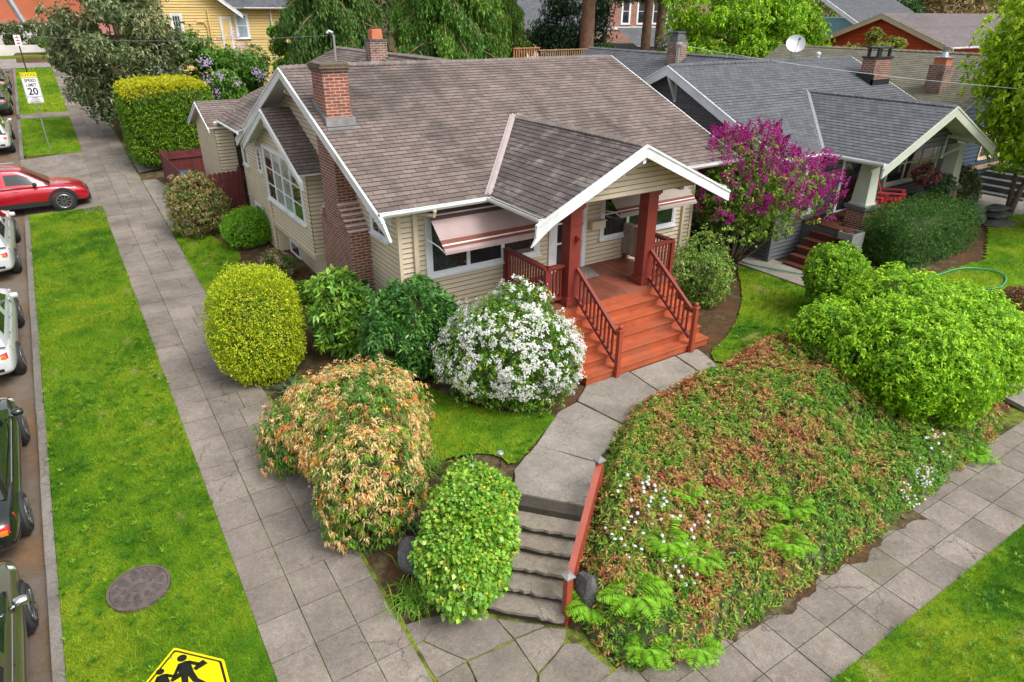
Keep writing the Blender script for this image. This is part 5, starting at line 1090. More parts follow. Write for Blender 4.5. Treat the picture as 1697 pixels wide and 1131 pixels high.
V = leafquads(Q, rdir(m)+A*.5, .042, .038, 0, 1.); C = np.repeat(pick(len(P), [(4, (.42, .03, .23)), (3, (.54, .07, .34)), (2, (.26, .02, .14))]), k, 0)*(1+RS.normal(0, .15, (m, 1)))
leafobj('blossom', [(V, np.repeat(C, 4, 0))], t, 'petal')
# ---- ground cover on the bank
GCP = [(4.55,4.75),(4.64,5.36),(5.2,5.92),(5.98,6.70),(6.55,7.10),(7.3,7.62),(8.3,8.15),(9.6,8.22),(10.95,8.4),(12.3,8.6),(13.6,8.5),(14.6,8.1),(15.3,6.6),(15.9,4.6),(14.4,4.15),(12.3,4.05),(9.7,3.92),(6.65,3.9),(5.2,4.02),(4.75,4.35)]
def edged(P, poly):
    d = np.full(len(P), 9.)
    for i in range(len(poly)):
        a = np.array(poly[i]); b = np.array(poly[(i+1) % len(poly)]); ab = b-a; t = np.clip(((P-a)@ab)/(ab@ab), 0, 1); d = np.minimum(d, np.linalg.norm(P-(a+t[:, None]*ab), axis=1))
    return d
def cover_h(x, y):
    P = np.stack([x, y], 1); e = sstep(edged(P, GCP)/.45)
    return Tn(x, y)+.03+e*(.20+.34*noise2(P, .9, 40)+.20*noise2(P, 2.8, 41))
n = 46*430; P = np.stack([RS.uniform(4.4, 16.2, n), RS.uniform(3.8, 8.7, n)], 1); P = P[inpoly(P, GCP)]; n = len(P)
z = cover_h(P[:, 0], P[:, 1])+RS.uniform(-.07, .03, n); P3 = np.stack([P[:, 0], P[:, 1], z], 1)
dd = .15; gx = cover_h(P[:, 0]+dd, P[:, 1])-cover_h(P[:, 0]-dd, P[:, 1]); gy = cover_h(P[:, 0], P[:, 1]+dd)-cover_h(P[:, 0], P[:, 1]-dd); Nn = unit(np.stack([-gx/.3, -gy/.3, np.ones(n)], 1))
def gcol(P):
    n = len(P); a = .5+(noise2(P[:, :2], .9, 42)-.5)*.26+(noise2(P[:, :2], 3.4, 43)-.5)*.42+RS.normal(0, .11, n)+.03; front = np.clip((6.2-P[:, 1])/1.5, 0, 1)*.12; a = a-front
    c = np.array([(.14, .31, .03), (.24, .37, .04), (.38, .35, .08), (.48, .28, .10), (.44, .17, .075), (.26, .085, .055)])
    return c[np.digitize(a, [.37, .46, .55, .66, .80])]
P3[:, 2] += RS.normal(0, .05, n); V1 = clusters(P3, Nn, 9, .088, .025, None, .5, 1., .2, .3, colfn=gcol, pos=.012, var=.18)
leafobj('ground_cover', [V1], None, label='dense green and russet ground cover spreading over the bank right of the garden steps', kind='stuff')
xs_, ys_ = np.arange(4.4, 16.2, .2), np.arange(3.8, 8.8, .2); X, Y = np.meshgrid(xs_, ys_); nx = len(xs_); Q = np.stack([X.ravel(), Y.ravel()], 1)
zz = np.where(inpoly(Q, GCP), cover_h(Q[:, 0], Q[:, 1])-.12*sstep(edged(Q, GCP)/.3), Tn(Q[:, 0], Q[:, 1])-1.2); i_, j_ = np.meshgrid(np.arange(nx-1), np.arange(len(ys_)-1)); a_ = (j_*nx+i_).ravel()
npmesh('bank', np.stack([Q[:, 0], Q[:, 1], zz], 1), np.stack([a_, a_+1, a_+nx+1, a_+nx], 1), None, M['twig'], origin=(0, 0, 0), smooth=True, kind='structure')
# ---- ferns
def fern(xy, s, label, nf=14, col=(.21, .46, .02), zoff=.15):
    x, y = xy; z = (float(cover_h(np.array([x]), np.array([y]))[0]) if zoff else T(x, y))-.05; Vs = []; Cs = []
    for i in range(nf):
        a = i*6.283/nf+random.uniform(-.25, .25); L = s*random.uniform(.7, 1.1); lf = random.uniform(.7, 1.5); d = np.array([math.cos(a), math.sin(a), 0]); side = np.array([-d[1], d[0], 0]); m = 17
        t = np.linspace(.08, 1, m); ctr = np.array([x, y, z])+d*(t*L*.85)[:, None]+np.array([0, 0, 1.])*(L*lf*(.95*t-.80*t*t))[:, None]
        w = L*.30*np.sin(np.pi*np.clip(t*.93+.07, 0, 1))**.8
        for sg in (-1, 1):
            D = side*sg+d*.35+np.array([0, 0, -.1]); Vs.append(leafquads(ctr, np.tile(D, (m, 1))+RS.normal(0, .05, (m, 3)), w, L*.058, .12, .15)); Cs.append(np.repeat(np.array([col])*RS.uniform(.75, 1.15, (m, 1)), 4, 0))
    return npmesh('fern', np.concatenate(Vs), np.arange(sum(map(len, Vs))).reshape(-1, 4), np.concatenate(Cs), M['leaf'], origin=(x, y, z), label=label, category='fern') if False else props(npmesh('fern', np.concatenate(Vs), np.arange(sum(map(len, Vs))).reshape(-1, 4), np.concatenate(Cs), M['leaf'], origin=(x, y, z)), label, 'fern', 'bright green ferns among the ground cover')
for xy, s, l in (((4.78, 5.22), .50, 'lime green fern beside the dark rock at the foot of the handrail'), ((5.25, 4.85), .62, 'largest lime green fern, just right of the one beside the dark rock'), ((5.05, 4.35), .5, 'lime green fern nearest the bottom edge of the bank'),
    ((6.25, 5.25), .6, 'lime green fern amid the white flowers on the bank'), ((7.15, 5.75), .38, 'lime green fern uphill of the white flowers'), ((6.6, 4.95), .5, 'lime green fern between the white flowers and the sidewalk'), ((5.75, 4.05), .5, 'pale fern hanging out over the front sidewalk'),
    ((8.0, 4.35), .5, 'lime fern at the sidewalk edge, halfway along the bank'), ((8.75, 4.85), .5, 'lime fern uphill from the one halfway along the sidewalk edge'), ((8.3, 5.25), .34, 'small lime fern high in the russet patch of the bank'), ((13.6, 4.15), .5, 'deeper green fern under the spindle hedge by the sidewalk')): fern(xy, s, l)
def flowers(pts, label, s=.028, col=(.88, .9, .92), cover=True):
    x0, y0 = pts[0]; t = thing('candytuft_plant', label, 'flowers', (x0, y0, T(x0, y0))); first = None
    for (x, y) in pts:
        z = float(cover_h(np.array([x]), np.array([y]))[0]) if cover else T(x, y)+.12; z += random.uniform(.03, .10); C0 = Vector((x, y, z))-OFF[t.name]
        if first is None:
            u = rdir(18); u[:, 2] = np.abs(u[:, 2]); Q = np.array([x, y, z])+u*s*.9; D = unit(np.cross(u, rdir(18))); S = np.cross(u, D); a = s*.62
            V = np.stack([Q-D*a, Q-S*a, Q+D*a, Q+S*a], 1).reshape(-1, 3); first = npmesh('flower_head', V, np.arange(len(V)).reshape(-1, 4), np.tile(np.array(col), (len(V), 1)), M['petal'], t); c0 = C0
        else:
            o = first.copy(); COL.objects.link(o); o.parent = t; o.location = C0-c0
def scat(cx, cy, rx, ry, n): return [(cx+random.gauss(0, rx), cy+random.gauss(0, ry)) for _ in range(n)]
flowers(scat(5.75, 5.7, .22, .2, 14), 'sprinkle of white flowers beside the handrail on the bank'); flowers(scat(6.5, 5.95, .2, .15, 18), 'dense sprinkle of white flowers left of the ferns, mid bank')
flowers(scat(6.7, 5.35, .35, .25, 22), 'white flowers scattered downhill through the fern patch'); flowers(scat(6.1, 4.75, .12, .25, 12), 'thin line of white flowers below the fern patch')
flowers(scat(11.1, 4.15, .13, .08, 26), 'tight white candytuft clump at the sidewalk edge, left of its twin', .02); flowers(scat(11.75, 4.2, .14, .08, 34), 'largest white candytuft clump at the sidewalk edge', .022); flowers(scat(12.5, 4.5, .2, .15, 14), 'sparse white flowers near the deeper green fern')
flowers(scat(2.55, 9.7, .12, .25, 24), 'white flowers peeping out under the left side of the orange and tan shrub', .022, cover=False)
# ---- strap leaved clumps
def straps(name, label, cat, xy, n, L, W, cols, up=.9, spread=.5, base=.12, sag=.35):
    x, y = xy; z = T(x, y)-.02; a = RS.uniform(0, 6.28, n); d = np.stack([np.cos(a)*spread, np.sin(a)*spread, np.full(n, up)], 1)+RS.normal(0, .1, (n, 3)); B = np.stack([x+RS.normal(0, base, n), y+RS.normal(0, base, n), np.full(n, z)], 1)
    Ls = L*RS.uniform(.7, 1.15, n); d = unit(d); M1 = B+d*Ls[:, None]*.55; d2 = unit(d+np.array([0, 0, -sag])*1.5); S = unit(np.cross(d, np.array([0, 0, 1.])+RS.normal(0, .2, (n, 3)))); T1 = M1+d2*Ls[:, None]*.5
    w = W*RS.uniform(.8, 1.2, (n, 1)); V = np.stack([B-S*w*.3, B+S*w*.3, M1+S*w*.5, M1-S*w*.5, M1-S*w*.5, M1+S*w*.5, T1+S*w*.05, T1-S*w*.05], 1).reshape(-1, 3); C = np.repeat(pick(n, cols), 8, 0)
    props(npmesh(name, V, np.arange(len(V)).reshape(-1, 4), C, M['leaf']), label, cat)
straps('iris_clump', 'upright blue green iris blades by the dark boulder', 'plant', (3.45, 7.95), 46, .50, .045, [(1, (.10, .26, .12)), (1, (.14, .32, .13))], .9, .6, .12, .12)
straps('daylily_clump', 'arching narrow green leaves at the foot of the ivy mound', 'plant', (2.82, 6.85), 170, .42, .020, [(2, (.15, .34, .03)), (1, (.25, .42, .04))], .8, .8, .17, .6)
straps('grass_clump', 'fine green grass clump between the orange and tan shrub and the small lawn', 'plant', (4.15, 8.75), 110, .34, .014, [(1, (.18, .33, .04))], 1., .6, .12, .4)
straps('daylily_clump', 'young green shoots behind the solar light', 'plant', (4.6, 8.5), 40, .16, .03, [(1, (.16, .34, .04))], .8, .8, .15, .3)
straps('fern_tuft', 'dusky green fern tuft in the gap beside the round yellow green shrub', 'plant', (2.95, 13.2), 60, .5, .05, [(1, (.08, .14, .06))], .6, .9, .1, .4)
# ---- trees
def tree(name, label, xy, th, tr, cc, cr, nclump, nleaf, k, L, W, cols, cat='tree', bark='bark', sub=.42, group=None, zcut=None, trunk=True, mat='leaf', out=.3, sag=.25, dense=.0, amp=.25):
    x, y = xy; g = T(x, y) if y < 60 else G(x, y); t = thing(name, label, cat, (x, y, g), group); cc = np.array(cc, float); cr = np.array(cr, float)
    u = rdir(nclump); pos = cc+u*cr*(RS.uniform(.45, .82, nclump)**.7)[:, None]; parts = []
    for i in range(nclump):
        rr = cr.min()*sub*random.uniform(.75, 1.3); P, Nn = blob(pos[i], (rr, rr, rr*.75), max(20, nleaf//nclump), 2, amp, 1.2/rr, i, zcut, (.35 if dense == 0 else dense, 1.05)); Nn = unit(Nn+.5*unit(P-cc))
        if len(P): v, c_ = clusters(P, Nn, k, L, W, cols, out, 1., sag, .35); parts.append((v, c_*random.uniform(.78, 1.15)))
    leafobj('crown', parts, t, mat)
    if trunk:
        mb = MB(); top = Vector(cc)+Vector((0, 0, cr[2]*.3)); b = Vector((x, y, g-.1)); mb.tube([b, b.lerp(top, .3)+Vector((.1, 0, 0)), b.lerp(top, .65), top], [tr, tr*.8, tr*.55, tr*.15], 8); mb.build('trunk', M[bark], t, smooth=True); mb = MB()
        for i in range(min(nclump, 14)):
            q = Vector(pos[i]); s = b.lerp(top, random.uniform(.35, .8)); mb.tube([s, s.lerp(q, .5)+Vector((0, 0, .1)), q], [tr*.35, tr*.22, tr*.06], 6)
        mb.build('limbs', M[bark], t, smooth=True)
    return t
tree('holly_oak', 'large grey green evergreen tree overhanging the far sidewalk', (3.9, 41), 3, .25, (3.55, 40.6, 6.2), (3.0, 3.0, 3.9), 40, 11000, 5, .21, .085, [(4, (.19, .24, .10)), (3, (.29, .33, .17)), (3, (.09, .14, .05))], sub=.36)
t = tree('pale_lilac', 'green lilac with pale mauve flowers behind the boxy laurel hedge', (7.2, 39.6), 2, .12, (7.3, 39.6, 4.6), (3.1, 2.0, 2.2), 24, 6500, 5, .16, .10, [(4, (.10, .23, .03)), (3, (.15, .31, .04))], sub=.5)
blossoms(t, [((7.3, 39.4, 4.6), (3.1, 2.2, 2.3), .1, 1, 1, 1.)], 90, 26, .05, (.50, .38, .60), .13, zmin=None, top=-.2)
tree('yellow_green_shrub', 'pale yellow green flowering shrub behind the rear roof', (8.9, 31.3), 1, .08, (8.9, 31.3, 4.6), (1.1, 1.0, 1.0), 8, 900, 5, .12, .06, [(3, (.22, .36, .04)), (1, (.5, .55, .3))], cat='shrub')
tree('young_maple', 'light green young tree between the yellow house and the weeping conifers', (12.5, 43), 3, .12, (12.9, 43, 5.6), (1.5, 1.5, 2.4), 14, 2600, 5, .16, .12, [(3, (.16, .36, .03)), (2, (.22, .44, .04))])
# weeping conifers
def weeping(label, xy, H_, R0, nb, cols, zlow=2.5):
    x, y = xy; g = T(x, y); t = thing('weeping_conifer', label, 'tree', (x, y, g), 'weeping conifers behind the bungalow'); Vs = []; Cs = []; mb = MB(); mb.tube([(x, y, g-.2), (x, y, g+H_*.5), (x, y, g+H_)], [.35, .22, .05], 8); mb.build('trunk', M['bark_red'], t); mb = MB()
    for i in range(nb):
        f = i/nb; z0 = g+zlow+(H_-zlow)*f; a = i*2.399+random.uniform(-.3, .3); L = R0*(1-f*.75)*random.uniform(.8, 1.15); d = np.array([math.cos(a), math.sin(a), 0]); m = 34
        s = np.linspace(.12, 1, m); ctr = np.array([x, y, z0])+d*(s*L)[:, None]+np.array([0, 0, 1.])*(L*(.18*s-.50*s**2))[:, None]; mb.tube([tuple(ctr[0]), tuple(ctr[12]), tuple(ctr[24]), tuple(ctr[-1])], [.06, .045, .03, .01], 5)
        side = np.array([-d[1], d[0], 0]); cc = pick(1, cols)[0]
        for r_ in range(7):
            lat = RS.normal(0, .30, m)*(.4+.8*np.sin(np.pi*s)); top = ctr+side*lat[:, None]+np.array([0, 0, 1.])*(-np.abs(lat)*.35)[:, None]+RS.normal(0, .05, (m, 3)); hang = RS.uniform(.45, 1.1, m)
            for q in range(5):
                P = top+np.array([0, 0, -1.])*(hang*q/5)[:, None]+RS.normal(0, .025, (m, 3)); D = np.tile(np.array([0, 0, -1.]), (m, 1))+RS.normal(0, .32, (m, 3))+d*.12
                Vs.append(leafquads(P, D, hang/5*1.5, .085, 0, 1.)); tipc = np.array(cc)*(1.0+.30*(q > 2)); Cs.append(np.repeat(np.tile(tipc, (m, 1))*RS.uniform(.75, 1.2, (m, 1)), 4, 0))
    mb.build('limbs', M['bark_red'], t); leafobj('foliage', [(np.concatenate(Vs), np.concatenate(Cs))], t)
weeping('darker weeping conifer nearest the yellow house', (13.6, 38.5), 11, 4.0, 52, [(3, (.065, .14, .025)), (2, (.09, .18, .03))])
weeping('broad bright green weeping conifer behind the middle of the ridge', (19.3, 36.2), 11.5, 4.6, 66, [(3, (.09, .20, .025)), (2, (.14, .28, .03)), (1, (.06, .14, .025))])
weeping('weeping conifer overhanging the wooden deck', (23.4, 38.8), 10.5, 3.3, 40, [(2, (.09, .19, .025)), (2, (.13, .26, .03))])
tree('camellia_tree', 'very dark glossy evergreen tree beside the thick bare trunk', (28.0, 36.5), 2, .15, (28.2, 36.5, 7.0), (2.7, 2.2, 2.6), 22, 5200, 5, .17, .08, [(4, (.020, .055, .02)), (2, (.04, .09, .03))], mat='leaf_glossy', sub=.5)
for (x, y, r, l, cz) in ((27.4, 34, .42, 'thick reddish brown bare trunk of the conifer beside the dark evergreen', 11.2), (32.1, 34, .30, 'slimmer reddish brown conifer trunk left of the bright green maple', 10.8), (35.2, 36, .32, 'shaded brown conifer trunk partly behind the bright green maple', 10.4)):
    t = thing('tall_conifer', l, 'tree', (x, y, T(x, y)), 'tall bare trunked conifers'); mb = MB(); g = T(x, y)
    mb.tube([(x, y, g-.2), (x+.05, y, g+2), (x-.04, y, g+4), (x, y, g+6.5), (x, y, 14)], [r*1.35, r*1.1, r, r*.9, r*.3], 12); mb.build('trunk', M['bark_red'], t, smooth=True); parts = []
    for _ in range(26):
        c_ = (x+random.gauss(0, 1.9), y+random.gauss(0, 1.4), cz+random.uniform(-2.6, 2.5)); c_ = (c_[0], c_[1], max(8.9, c_[2])); P, Nn = blob(c_, (1.0, .9, .45), 120, 2, .3, 1., _, None, (.2, 1.05)); parts.append(clusters(P, Nn, 5, .22, .05, [(3, (.07, .11, .03)), (2, (.13, .14, .05)), (1, (.17, .10, .05))], .1, 1., .4))
    leafobj('crown', parts, t)
t = tree('bright_maple', 'vivid yellow green maple beyond the charcoal ridge', (34.5, 28.5), 3, .2, (34.2, 28.5, 6.7), (6.3, 3.6, 2.6), 60, 12000, 6, .19, .11, [(4, (.24, .46, .015)), (3, (.34, .54, .02)), (2, (.13, .30, .015))], sub=.42, sag=.35)
t = tree('mauve_lilac', 'pale mauve lilac between the two bare trunks', (31.5, 40), 2, .1, (31.2, 40, 5.6), (1.6, 1.3, 1.7), 10, 1500, 5, .14, .09, [(1, (.18, .32, .05))]); blossoms(t, [((31.2, 39.6, 5.9), (1.5, 1.2, 1.6), .1, 1, 1, 1.)], 46, 24, .05, (.56, .42, .62), .13, zmin=None)
t = tree('mauve_lilac', 'pale mauve lilac right of the slimmer bare trunk beside the old chimney', (32.0, 30.5), 2, .1, (31.6, 30.5, 5.7), (1.5, 1.2, 1.0), 9, 1200, 5, .12, .08, [(1, (.16, .28, .05))]); blossoms(t, [((31.6, 30.2, 5.9), (1.6, 1.3, 1.0), .1, 1, 1, 1.)], 60, 24, .045, (.60, .46, .64), .12, zmin=None)
tree('green_bush', 'mid green bush between the two bare trunks', (33.0, 38.5), 1, .1, (33.2, 38.5, 5.0), (2.8, 1.6, 1.8), 16, 3000, 5, .16, .08, [(2, (.13, .30, .03)), (1, (.19, .38, .04))], cat='shrub')
tree('yellow_leaved_tree', 'small olive yellow tree in front of the red house gable', (37.5, 21.8), 2, .1, (37.3, 21.9, 6.1), (2.1, 1.8, 1.1), 14, 2200, 5, .15, .07, [(3, (.26, .30, .04)), (2, (.18, .24, .03)), (1, (.34, .22, .08))])
# street tree at the right edge: near foliage
t = tree('street_tree', 'tall bright lime green tree with slender twin trunks at the right edge', (27.2, 9.9), 3, .10, (26.9, 8.7, 6.4), (4.0, 3.0, 3.4), 64, 16000, 6, .16, .085, [(4, (.36, .56, .02)), (3, (.48, .64, .03)), (2, (.20, .36, .02))], sub=.34, trunk=False, sag=.35)
mb = MB(); mb.tube([(27.2, 9.9, 1.3), (27.4, 9.85, 2.6), (28.3, 9.6, 4.2), (29.0, 9.3, 5.8)], [.11, .09, .07, .04], 8); mb.tube([(27.25, 9.95, 1.3), (27.3, 10.1, 3.0), (27.5, 10.3, 4.6), (28.2, 10.2, 6.2)], [.09, .07, .05, .03], 8); mb.build('trunk', M['bark'], t, smooth=True); mb = MB()
for i in range(16): s = Vector((28.6, 9.6, 4.6+.12*i)); e = s+Vector((random.uniform(-3.4, 2), random.uniform(-2.4, 2.4), random.uniform(.2, 2.2))); mb.tube([s, s.lerp(e, .5)+Vector((0, 0, .2)), e], [.04, .028, .01], 6)
mb.build('limbs', M['bark'], t)
# leaves intruding at the left edge
tree('kerbside_sapling', 'yellow green leaves of a sapling at the left edge above the parked cars', (-6.2, 27), 2, .06, (-4.15, 28.6, 4.1), (1.15, 1.2, 1.1), 14, 700, 5, .17, .08, [(1, (.30, .48, .03)), (1, (.22, .38, .03))])
# far trees
far_ = [((-7, 79.6), 6.0, (6, 1.8, 1.3), (.10, .14, .04), 'dark olive hedge mass above the low grey wall', 'hedge'), ((-.8, 79.8), 5.9, (3.4, 1.8, 1.1), (.12, .16, .05), 'olive juniper hedge right of the darker one above the low grey wall', 'hedge'), ((1.8, 74.5), 5.4, (1.5, 1, .8), (.16, .26, .05), 'light green shrub at the corner of the far verge', 'shrub'),
 ((26, 70), 8, (7, 4, 5), (.07, .14, .03), 'dark green tree behind the yellow house', 'tree'), ((40, 78), 9, (7, 5, 6), (.06, .13, .03), 'dark tree beyond the weeping conifers', 'tree'), ((52, 84), 9, (7, 5, 6), (.08, .15, .03), 'far green tree behind the dark evergreen', 'tree'),
 ((64, 80), 10, (6, 5, 6), (.07, .12, .03), 'far dark conifer behind the brick building', 'tree'), ((74, 70), 9, (7, 5, 6), (.07, .14, .03), 'far tree above the bright green maple', 'tree'), ((82, 60), 9, (7, 5, 5.5), (.13, .25, .03), 'far mid green tree above the bright green maple, right part', 'tree'),
 ((80, 47), 8.6, (5, 4, 4), (.05, .12, .03), 'dark green tree behind the pale blue house', 'tree'), ((88, 44), 9, (6, 4, 4.5), (.26, .20, .08), 'far bronze tinted tree left of the red house ridge', 'tree'), ((100, 46), 9.5, (6, 4, 4.5), (.24, .38, .03), 'far yellow green tree above the red house ridge', 'tree'),
 ((112, 44), 9.5, (7, 5, 5), (.10, .20, .03), 'far green tree behind the red house roof', 'tree'), ((124, 38), 9.5, (7, 5, 5), (.20, .34, .03), 'far lime tree right of the red house ridge', 'tree'), ((134, 30), 9.5, (8, 5, 5), (.09, .18, .03), 'far dark tree at the right edge of the horizon', 'tree'), ((70, 22), 7.6, (5, 3.5, 3), (.15, .30, .03), 'green tree right of the red house roof', 'tree')]
for xy, z, r, c_, l, ct in far_:
    tree('far_'+('tree' if ct == 'tree' else ct), l, xy, 4, .3, (xy[0], xy[1], z), r, 22, 1500, 5, .45 if ct == 'tree' else .22, .24 if ct == 'tree' else .1, [(3, c_), (2, tuple(v*1.35 for v in c_)), (1, tuple(v*.6 for v in c_))], cat=ct, trunk=ct == 'tree', sub=.5)
# ================================================================ CARS
def car(name, label, color, pos, rz, L=4.5, Wd=1.82, Hh=1.5, kind='sedan', pitch=.055, trim='black', rim='rim', cladding=False):
    t = thing(name, label, 'car', (0, 0, 0)); hw = Wd/2; zb = .24 if kind != 'suv' else .27
    bl = Hh*.62 if kind == 'suv' else Hh*.60; hood = bl*.98; deck = bl if kind == 'sedan' else bl*1.0
    st = [(-L/2, .80, zb+.18, bl*.62), (-L/2+.06, .90, zb+.05, bl*.86), (-L/2+.30, .96, zb, deck*.99), (-L*.33, 1.0, zb, deck*1.0), (-L*.12, 1.0, zb, bl), (L*.12, 1.0, zb, bl), (L*.24, 1.0, zb, hood), (L*.36, .97, zb, hood*.95), (L/2-.25, .93, zb, hood*.86), (L/2-.07, .84, zb+.03, hood*.72), (L/2, .72, zb+.14, hood*.56)]
    V = []; F = []; ns = 12
    for x, k, z0, z1 in st:
        w_ = hw*k*1.035; zm = z0+(z1-z0)*.55
        half = [(w_*.90, z0), (w_*.985, z0+(z1-z0)*.18), (w_, zm), (w_*.975, z0+(z1-z0)*.86), (w_*.86, z1-.01), (w_*.45, z1+.02)]
        V += [(x, -y, z) for y, z in half]+[(x, y, z) for y, z in half[::-1]]
    for i in range(len(st)-1):
        for j in range(ns-1): a = i*ns+j; F.append((a, a+1, a+ns+1, a+ns))
        F.append((i*ns+ns-1, i*ns, (i+1)*ns, (i+1)*ns+ns-1))
    F.append(tuple(range(ns-1, -1, -1))); F.append(tuple(range((len(st)-1)*ns, len(st)*ns)))
    mb = MB(); mb.add(V, F); b = mb.build('body', color, t, smooth=True); s = b.modifiers.new('sub', 'SUBSURF'); s.levels = s.render_levels = 2
    # cabin
    if kind == 'sedan': g = [(-L*.36, .80, bl-.02), (-L*.17, .66, Hh-.05), (L*.02, .66, Hh), (L*.10, .67, Hh-.02), (L*.27, .82, hood-.03)]
    else: g = [(-L*.47, .80, bl-.02), (-L*.36, .70, Hh-.09), (-L*.05, .70, Hh), (L*.05, .70, Hh-.03), (L*.24, .84, hood-.02)]
    bz_ = bl-.035; V = []; F = []; Mi = []; xb = g[2][0]-.15
    stn = [(g[0][0], .90, .86, g[0][2]+.01, 0), (lerp(g[0][0], g[1][0], .55), .93, lerp(.86, g[1][1], .55), lerp(g[0][2], g[1][2], .60), 0), (g[1][0], .935, g[1][1], g[1][2], 0), (g[1][0]+.16, .94, g[1][1]+.005, g[1][2]+.03, 1), (xb-.05, .95, g[2][1]+.01, Hh, 1), (xb+.05, .95, g[2][1]+.01, Hh, 2), (g[3][0]-.05, .95, g[3][1], g[3][2], 1), (g[3][0]+.03, .95, g[3][1], g[3][2]-.02, 1), (lerp(g[3][0], g[4][0], .55), .94, lerp(g[3][1], .84, .5), lerp(g[3][2], g[4][2], .52), 3), (g[4][0], .90, .84, g[4][2]+.015, 3)]
    for x, kb, kt, z, _ in stn:
        wb, wt = hw*kb, hw*kt; zz = max(z, bz_+.03); sec = [(wb, bz_), (lerp(wb, wt, .03), lerp(bz_, zz, .04)), (lerp(wb, wt, .92), lerp(bz_, zz, .88)), (wt*.97, zz-.012), (wt*.5, zz+.012)]
        V += [(x, -y, z_) for y, z_ in sec]+[(x, y, z_) for y, z_ in sec[::-1]]
    for i in range(len(stn)-1):
        kd = stn[i+1][4]
        for j in range(9):
            a = i*10+j; F.append((a, a+1, a+11, a+10)); row = min(j, 8-j)
            if kd == 0: m_ = 1 if row >= 3 and i < 2 else 0
            elif kd == 3: m_ = 1 if row >= 3 or row == 1 else 0
            elif kd == 2: m_ = 0
            else: m_ = 1 if row == 1 else 0
            Mi.append(m_)
    me = bpy.data.meshes.new('tmp'); me.from_pydata(V, [], F); me.polygons.foreach_set('material_index', Mi); me.materials.append(color); me.materials.append(M['cargl']); me.update()
    to = bpy.data.objects.new('tmp', me); COL.objects.link(to); to.modifiers.new('s', 'SUBSURF').levels = 2; dg = bpy.context.evaluated_depsgraph_get(); e = bpy.data.meshes.new_from_object(to.evaluated_get(dg)); bpy.data.objects.remove(to)
    co = [tuple(v.co) for v in e.vertices]
    for mi, nm, mt in ((0, 'roof', color), (1, 'windows', M['cargl'])):
        Fs = [tuple(p.vertices) for p in e.polygons if p.material_index == mi]; u = sorted({v for f in Fs for v in f}); ix = {v: k for k, v in enumerate(u)}
        q = MB(); q.add([co[v] for v in u], [tuple(ix[v] for v in f) for f in Fs]); q.build(nm, mt, t, smooth=True)
    for sy in (-1, 1): lm = MB(); lm.beam((g[0][0]+.4, sy*hw*.972, bl-.005), (g[4][0]-.5, sy*hw*.972, bl-.005), .012, .02); lm.build('window_trim', M['chrome'], t)
    for sy in (-1, 1):
        m_ = MB(); m_.lathe((g[3][0]+.38, sy*(hw+.09), bl+.08), [(.03, -.09), (.06, -.075), (.072, 0), (.06, .07), (.02, .09)], 12, 'y'); m_.beam((g[3][0]+.36, sy*hw*.94, bl+.02), (g[3][0]+.38, sy*(hw+.04), bl+.05), .05, .03); m_.build('mirror', M['black'] if trim == 'black' else color if trim == 'body' else M['chrome'], t, smooth=True)
        for hx in (g[2][0]+.1, g[2][0]-.85): h_ = MB(); h_.beam((hx, sy*hw*.985, bl-.14), (hx+.17, sy*hw*.985, bl-.14), .035, .025); h_.build('door_handle', M['chrome'], t)
        dl = MB(); wgt = .004
        for dx in (g[3][0]+.42, g[2][0]-.15, g[2][0]-1.02): dl.beam((dx, sy*hw*.972, bl-.03), (dx, sy*hw*.996, zb+.28), .008, .012, up=(0, 1, 0))
        dl.build('door_gap', M['black'], t)
        for sx in (-1, 1):
            wx = sx*L*.305; r_ = .335 if kind == 'sedan' else .355
            a_ = MB(); a_.lathe((wx, sy*(hw-.05), r_), [(r_+.05, -.06), (r_+.05, .085)], 28, 'y'); a_.build('wheel_arch', M['black'], t, smooth=False)
            if cladding:
                c_ = MB(); n = 16
                for i in range(n):
                    a0, a1 = math.pi*i/n, math.pi*(i+1)/n; q = lambda a, rr, yy: (wx+rr*math.cos(a), sy*yy, r_+rr*math.sin(a)); c_.hexa([q(a0, r_+.03, hw-.04), q(a1, r_+.03, hw-.04), q(a1, r_+.03, hw+.045), q(a0, r_+.03, hw+.045), q(a0, r_+.13, hw-.04), q(a1, r_+.13, hw-.04), q(a1, r_+.12, hw+.04), q(a0, r_+.12, hw+.04)])
                c_.build('arch_cladding', M['black'], t)
            w_ = MB(); yc = sy*(hw-.035); w_.lathe((wx, yc, r_), [(r_*.66, -.07), (r_*.93, -.095), (r_, -.06), (r_, .06), (r_*.93, .095), (r_*.68, .088)], 28, 'y'); ty = w_.build('wheel', M['rubber'], t, smooth=True)
            rm = MB(); yo = sy*(hw+.046); rm.tube([(wx+r_*.655*math.cos(q_*math.pi/12), yo+sy*.01, r_+r_*.655*math.sin(q_*math.pi/12)) for q_ in range(25)], .018, 6, cap=False)
            for k in range(10): a = k*math.pi/5; rm.beam((wx+.04*math.cos(a), yo+sy*.014, r_+.04*math.sin(a)), (wx+r_*.64*math.cos(a), yo+sy*.018, r_+r_*.64*math.sin(a)), .035, .02, up=(0, 1, 0))
            rm.build('rim', M[rim], ty)
        hl = MB(); hl.hexa([(L/2-.42, sy*hw*.965, hood*.76), (L/2-.14, sy*hw*.66, hood*.70), (L/2-.10, sy*hw*.40, hood*.70), (L/2-.5, sy*hw*.90, hood*.74), (L/2-.46, sy*hw*.955, hood*.86), (L/2-.20, sy*hw*.62, hood*.80), (L/2-.16, sy*hw*.40, hood*.79), (L/2-.5, sy*hw*.86, hood*.86)]); hl.build('headlight', M['lamp_clear'], t)
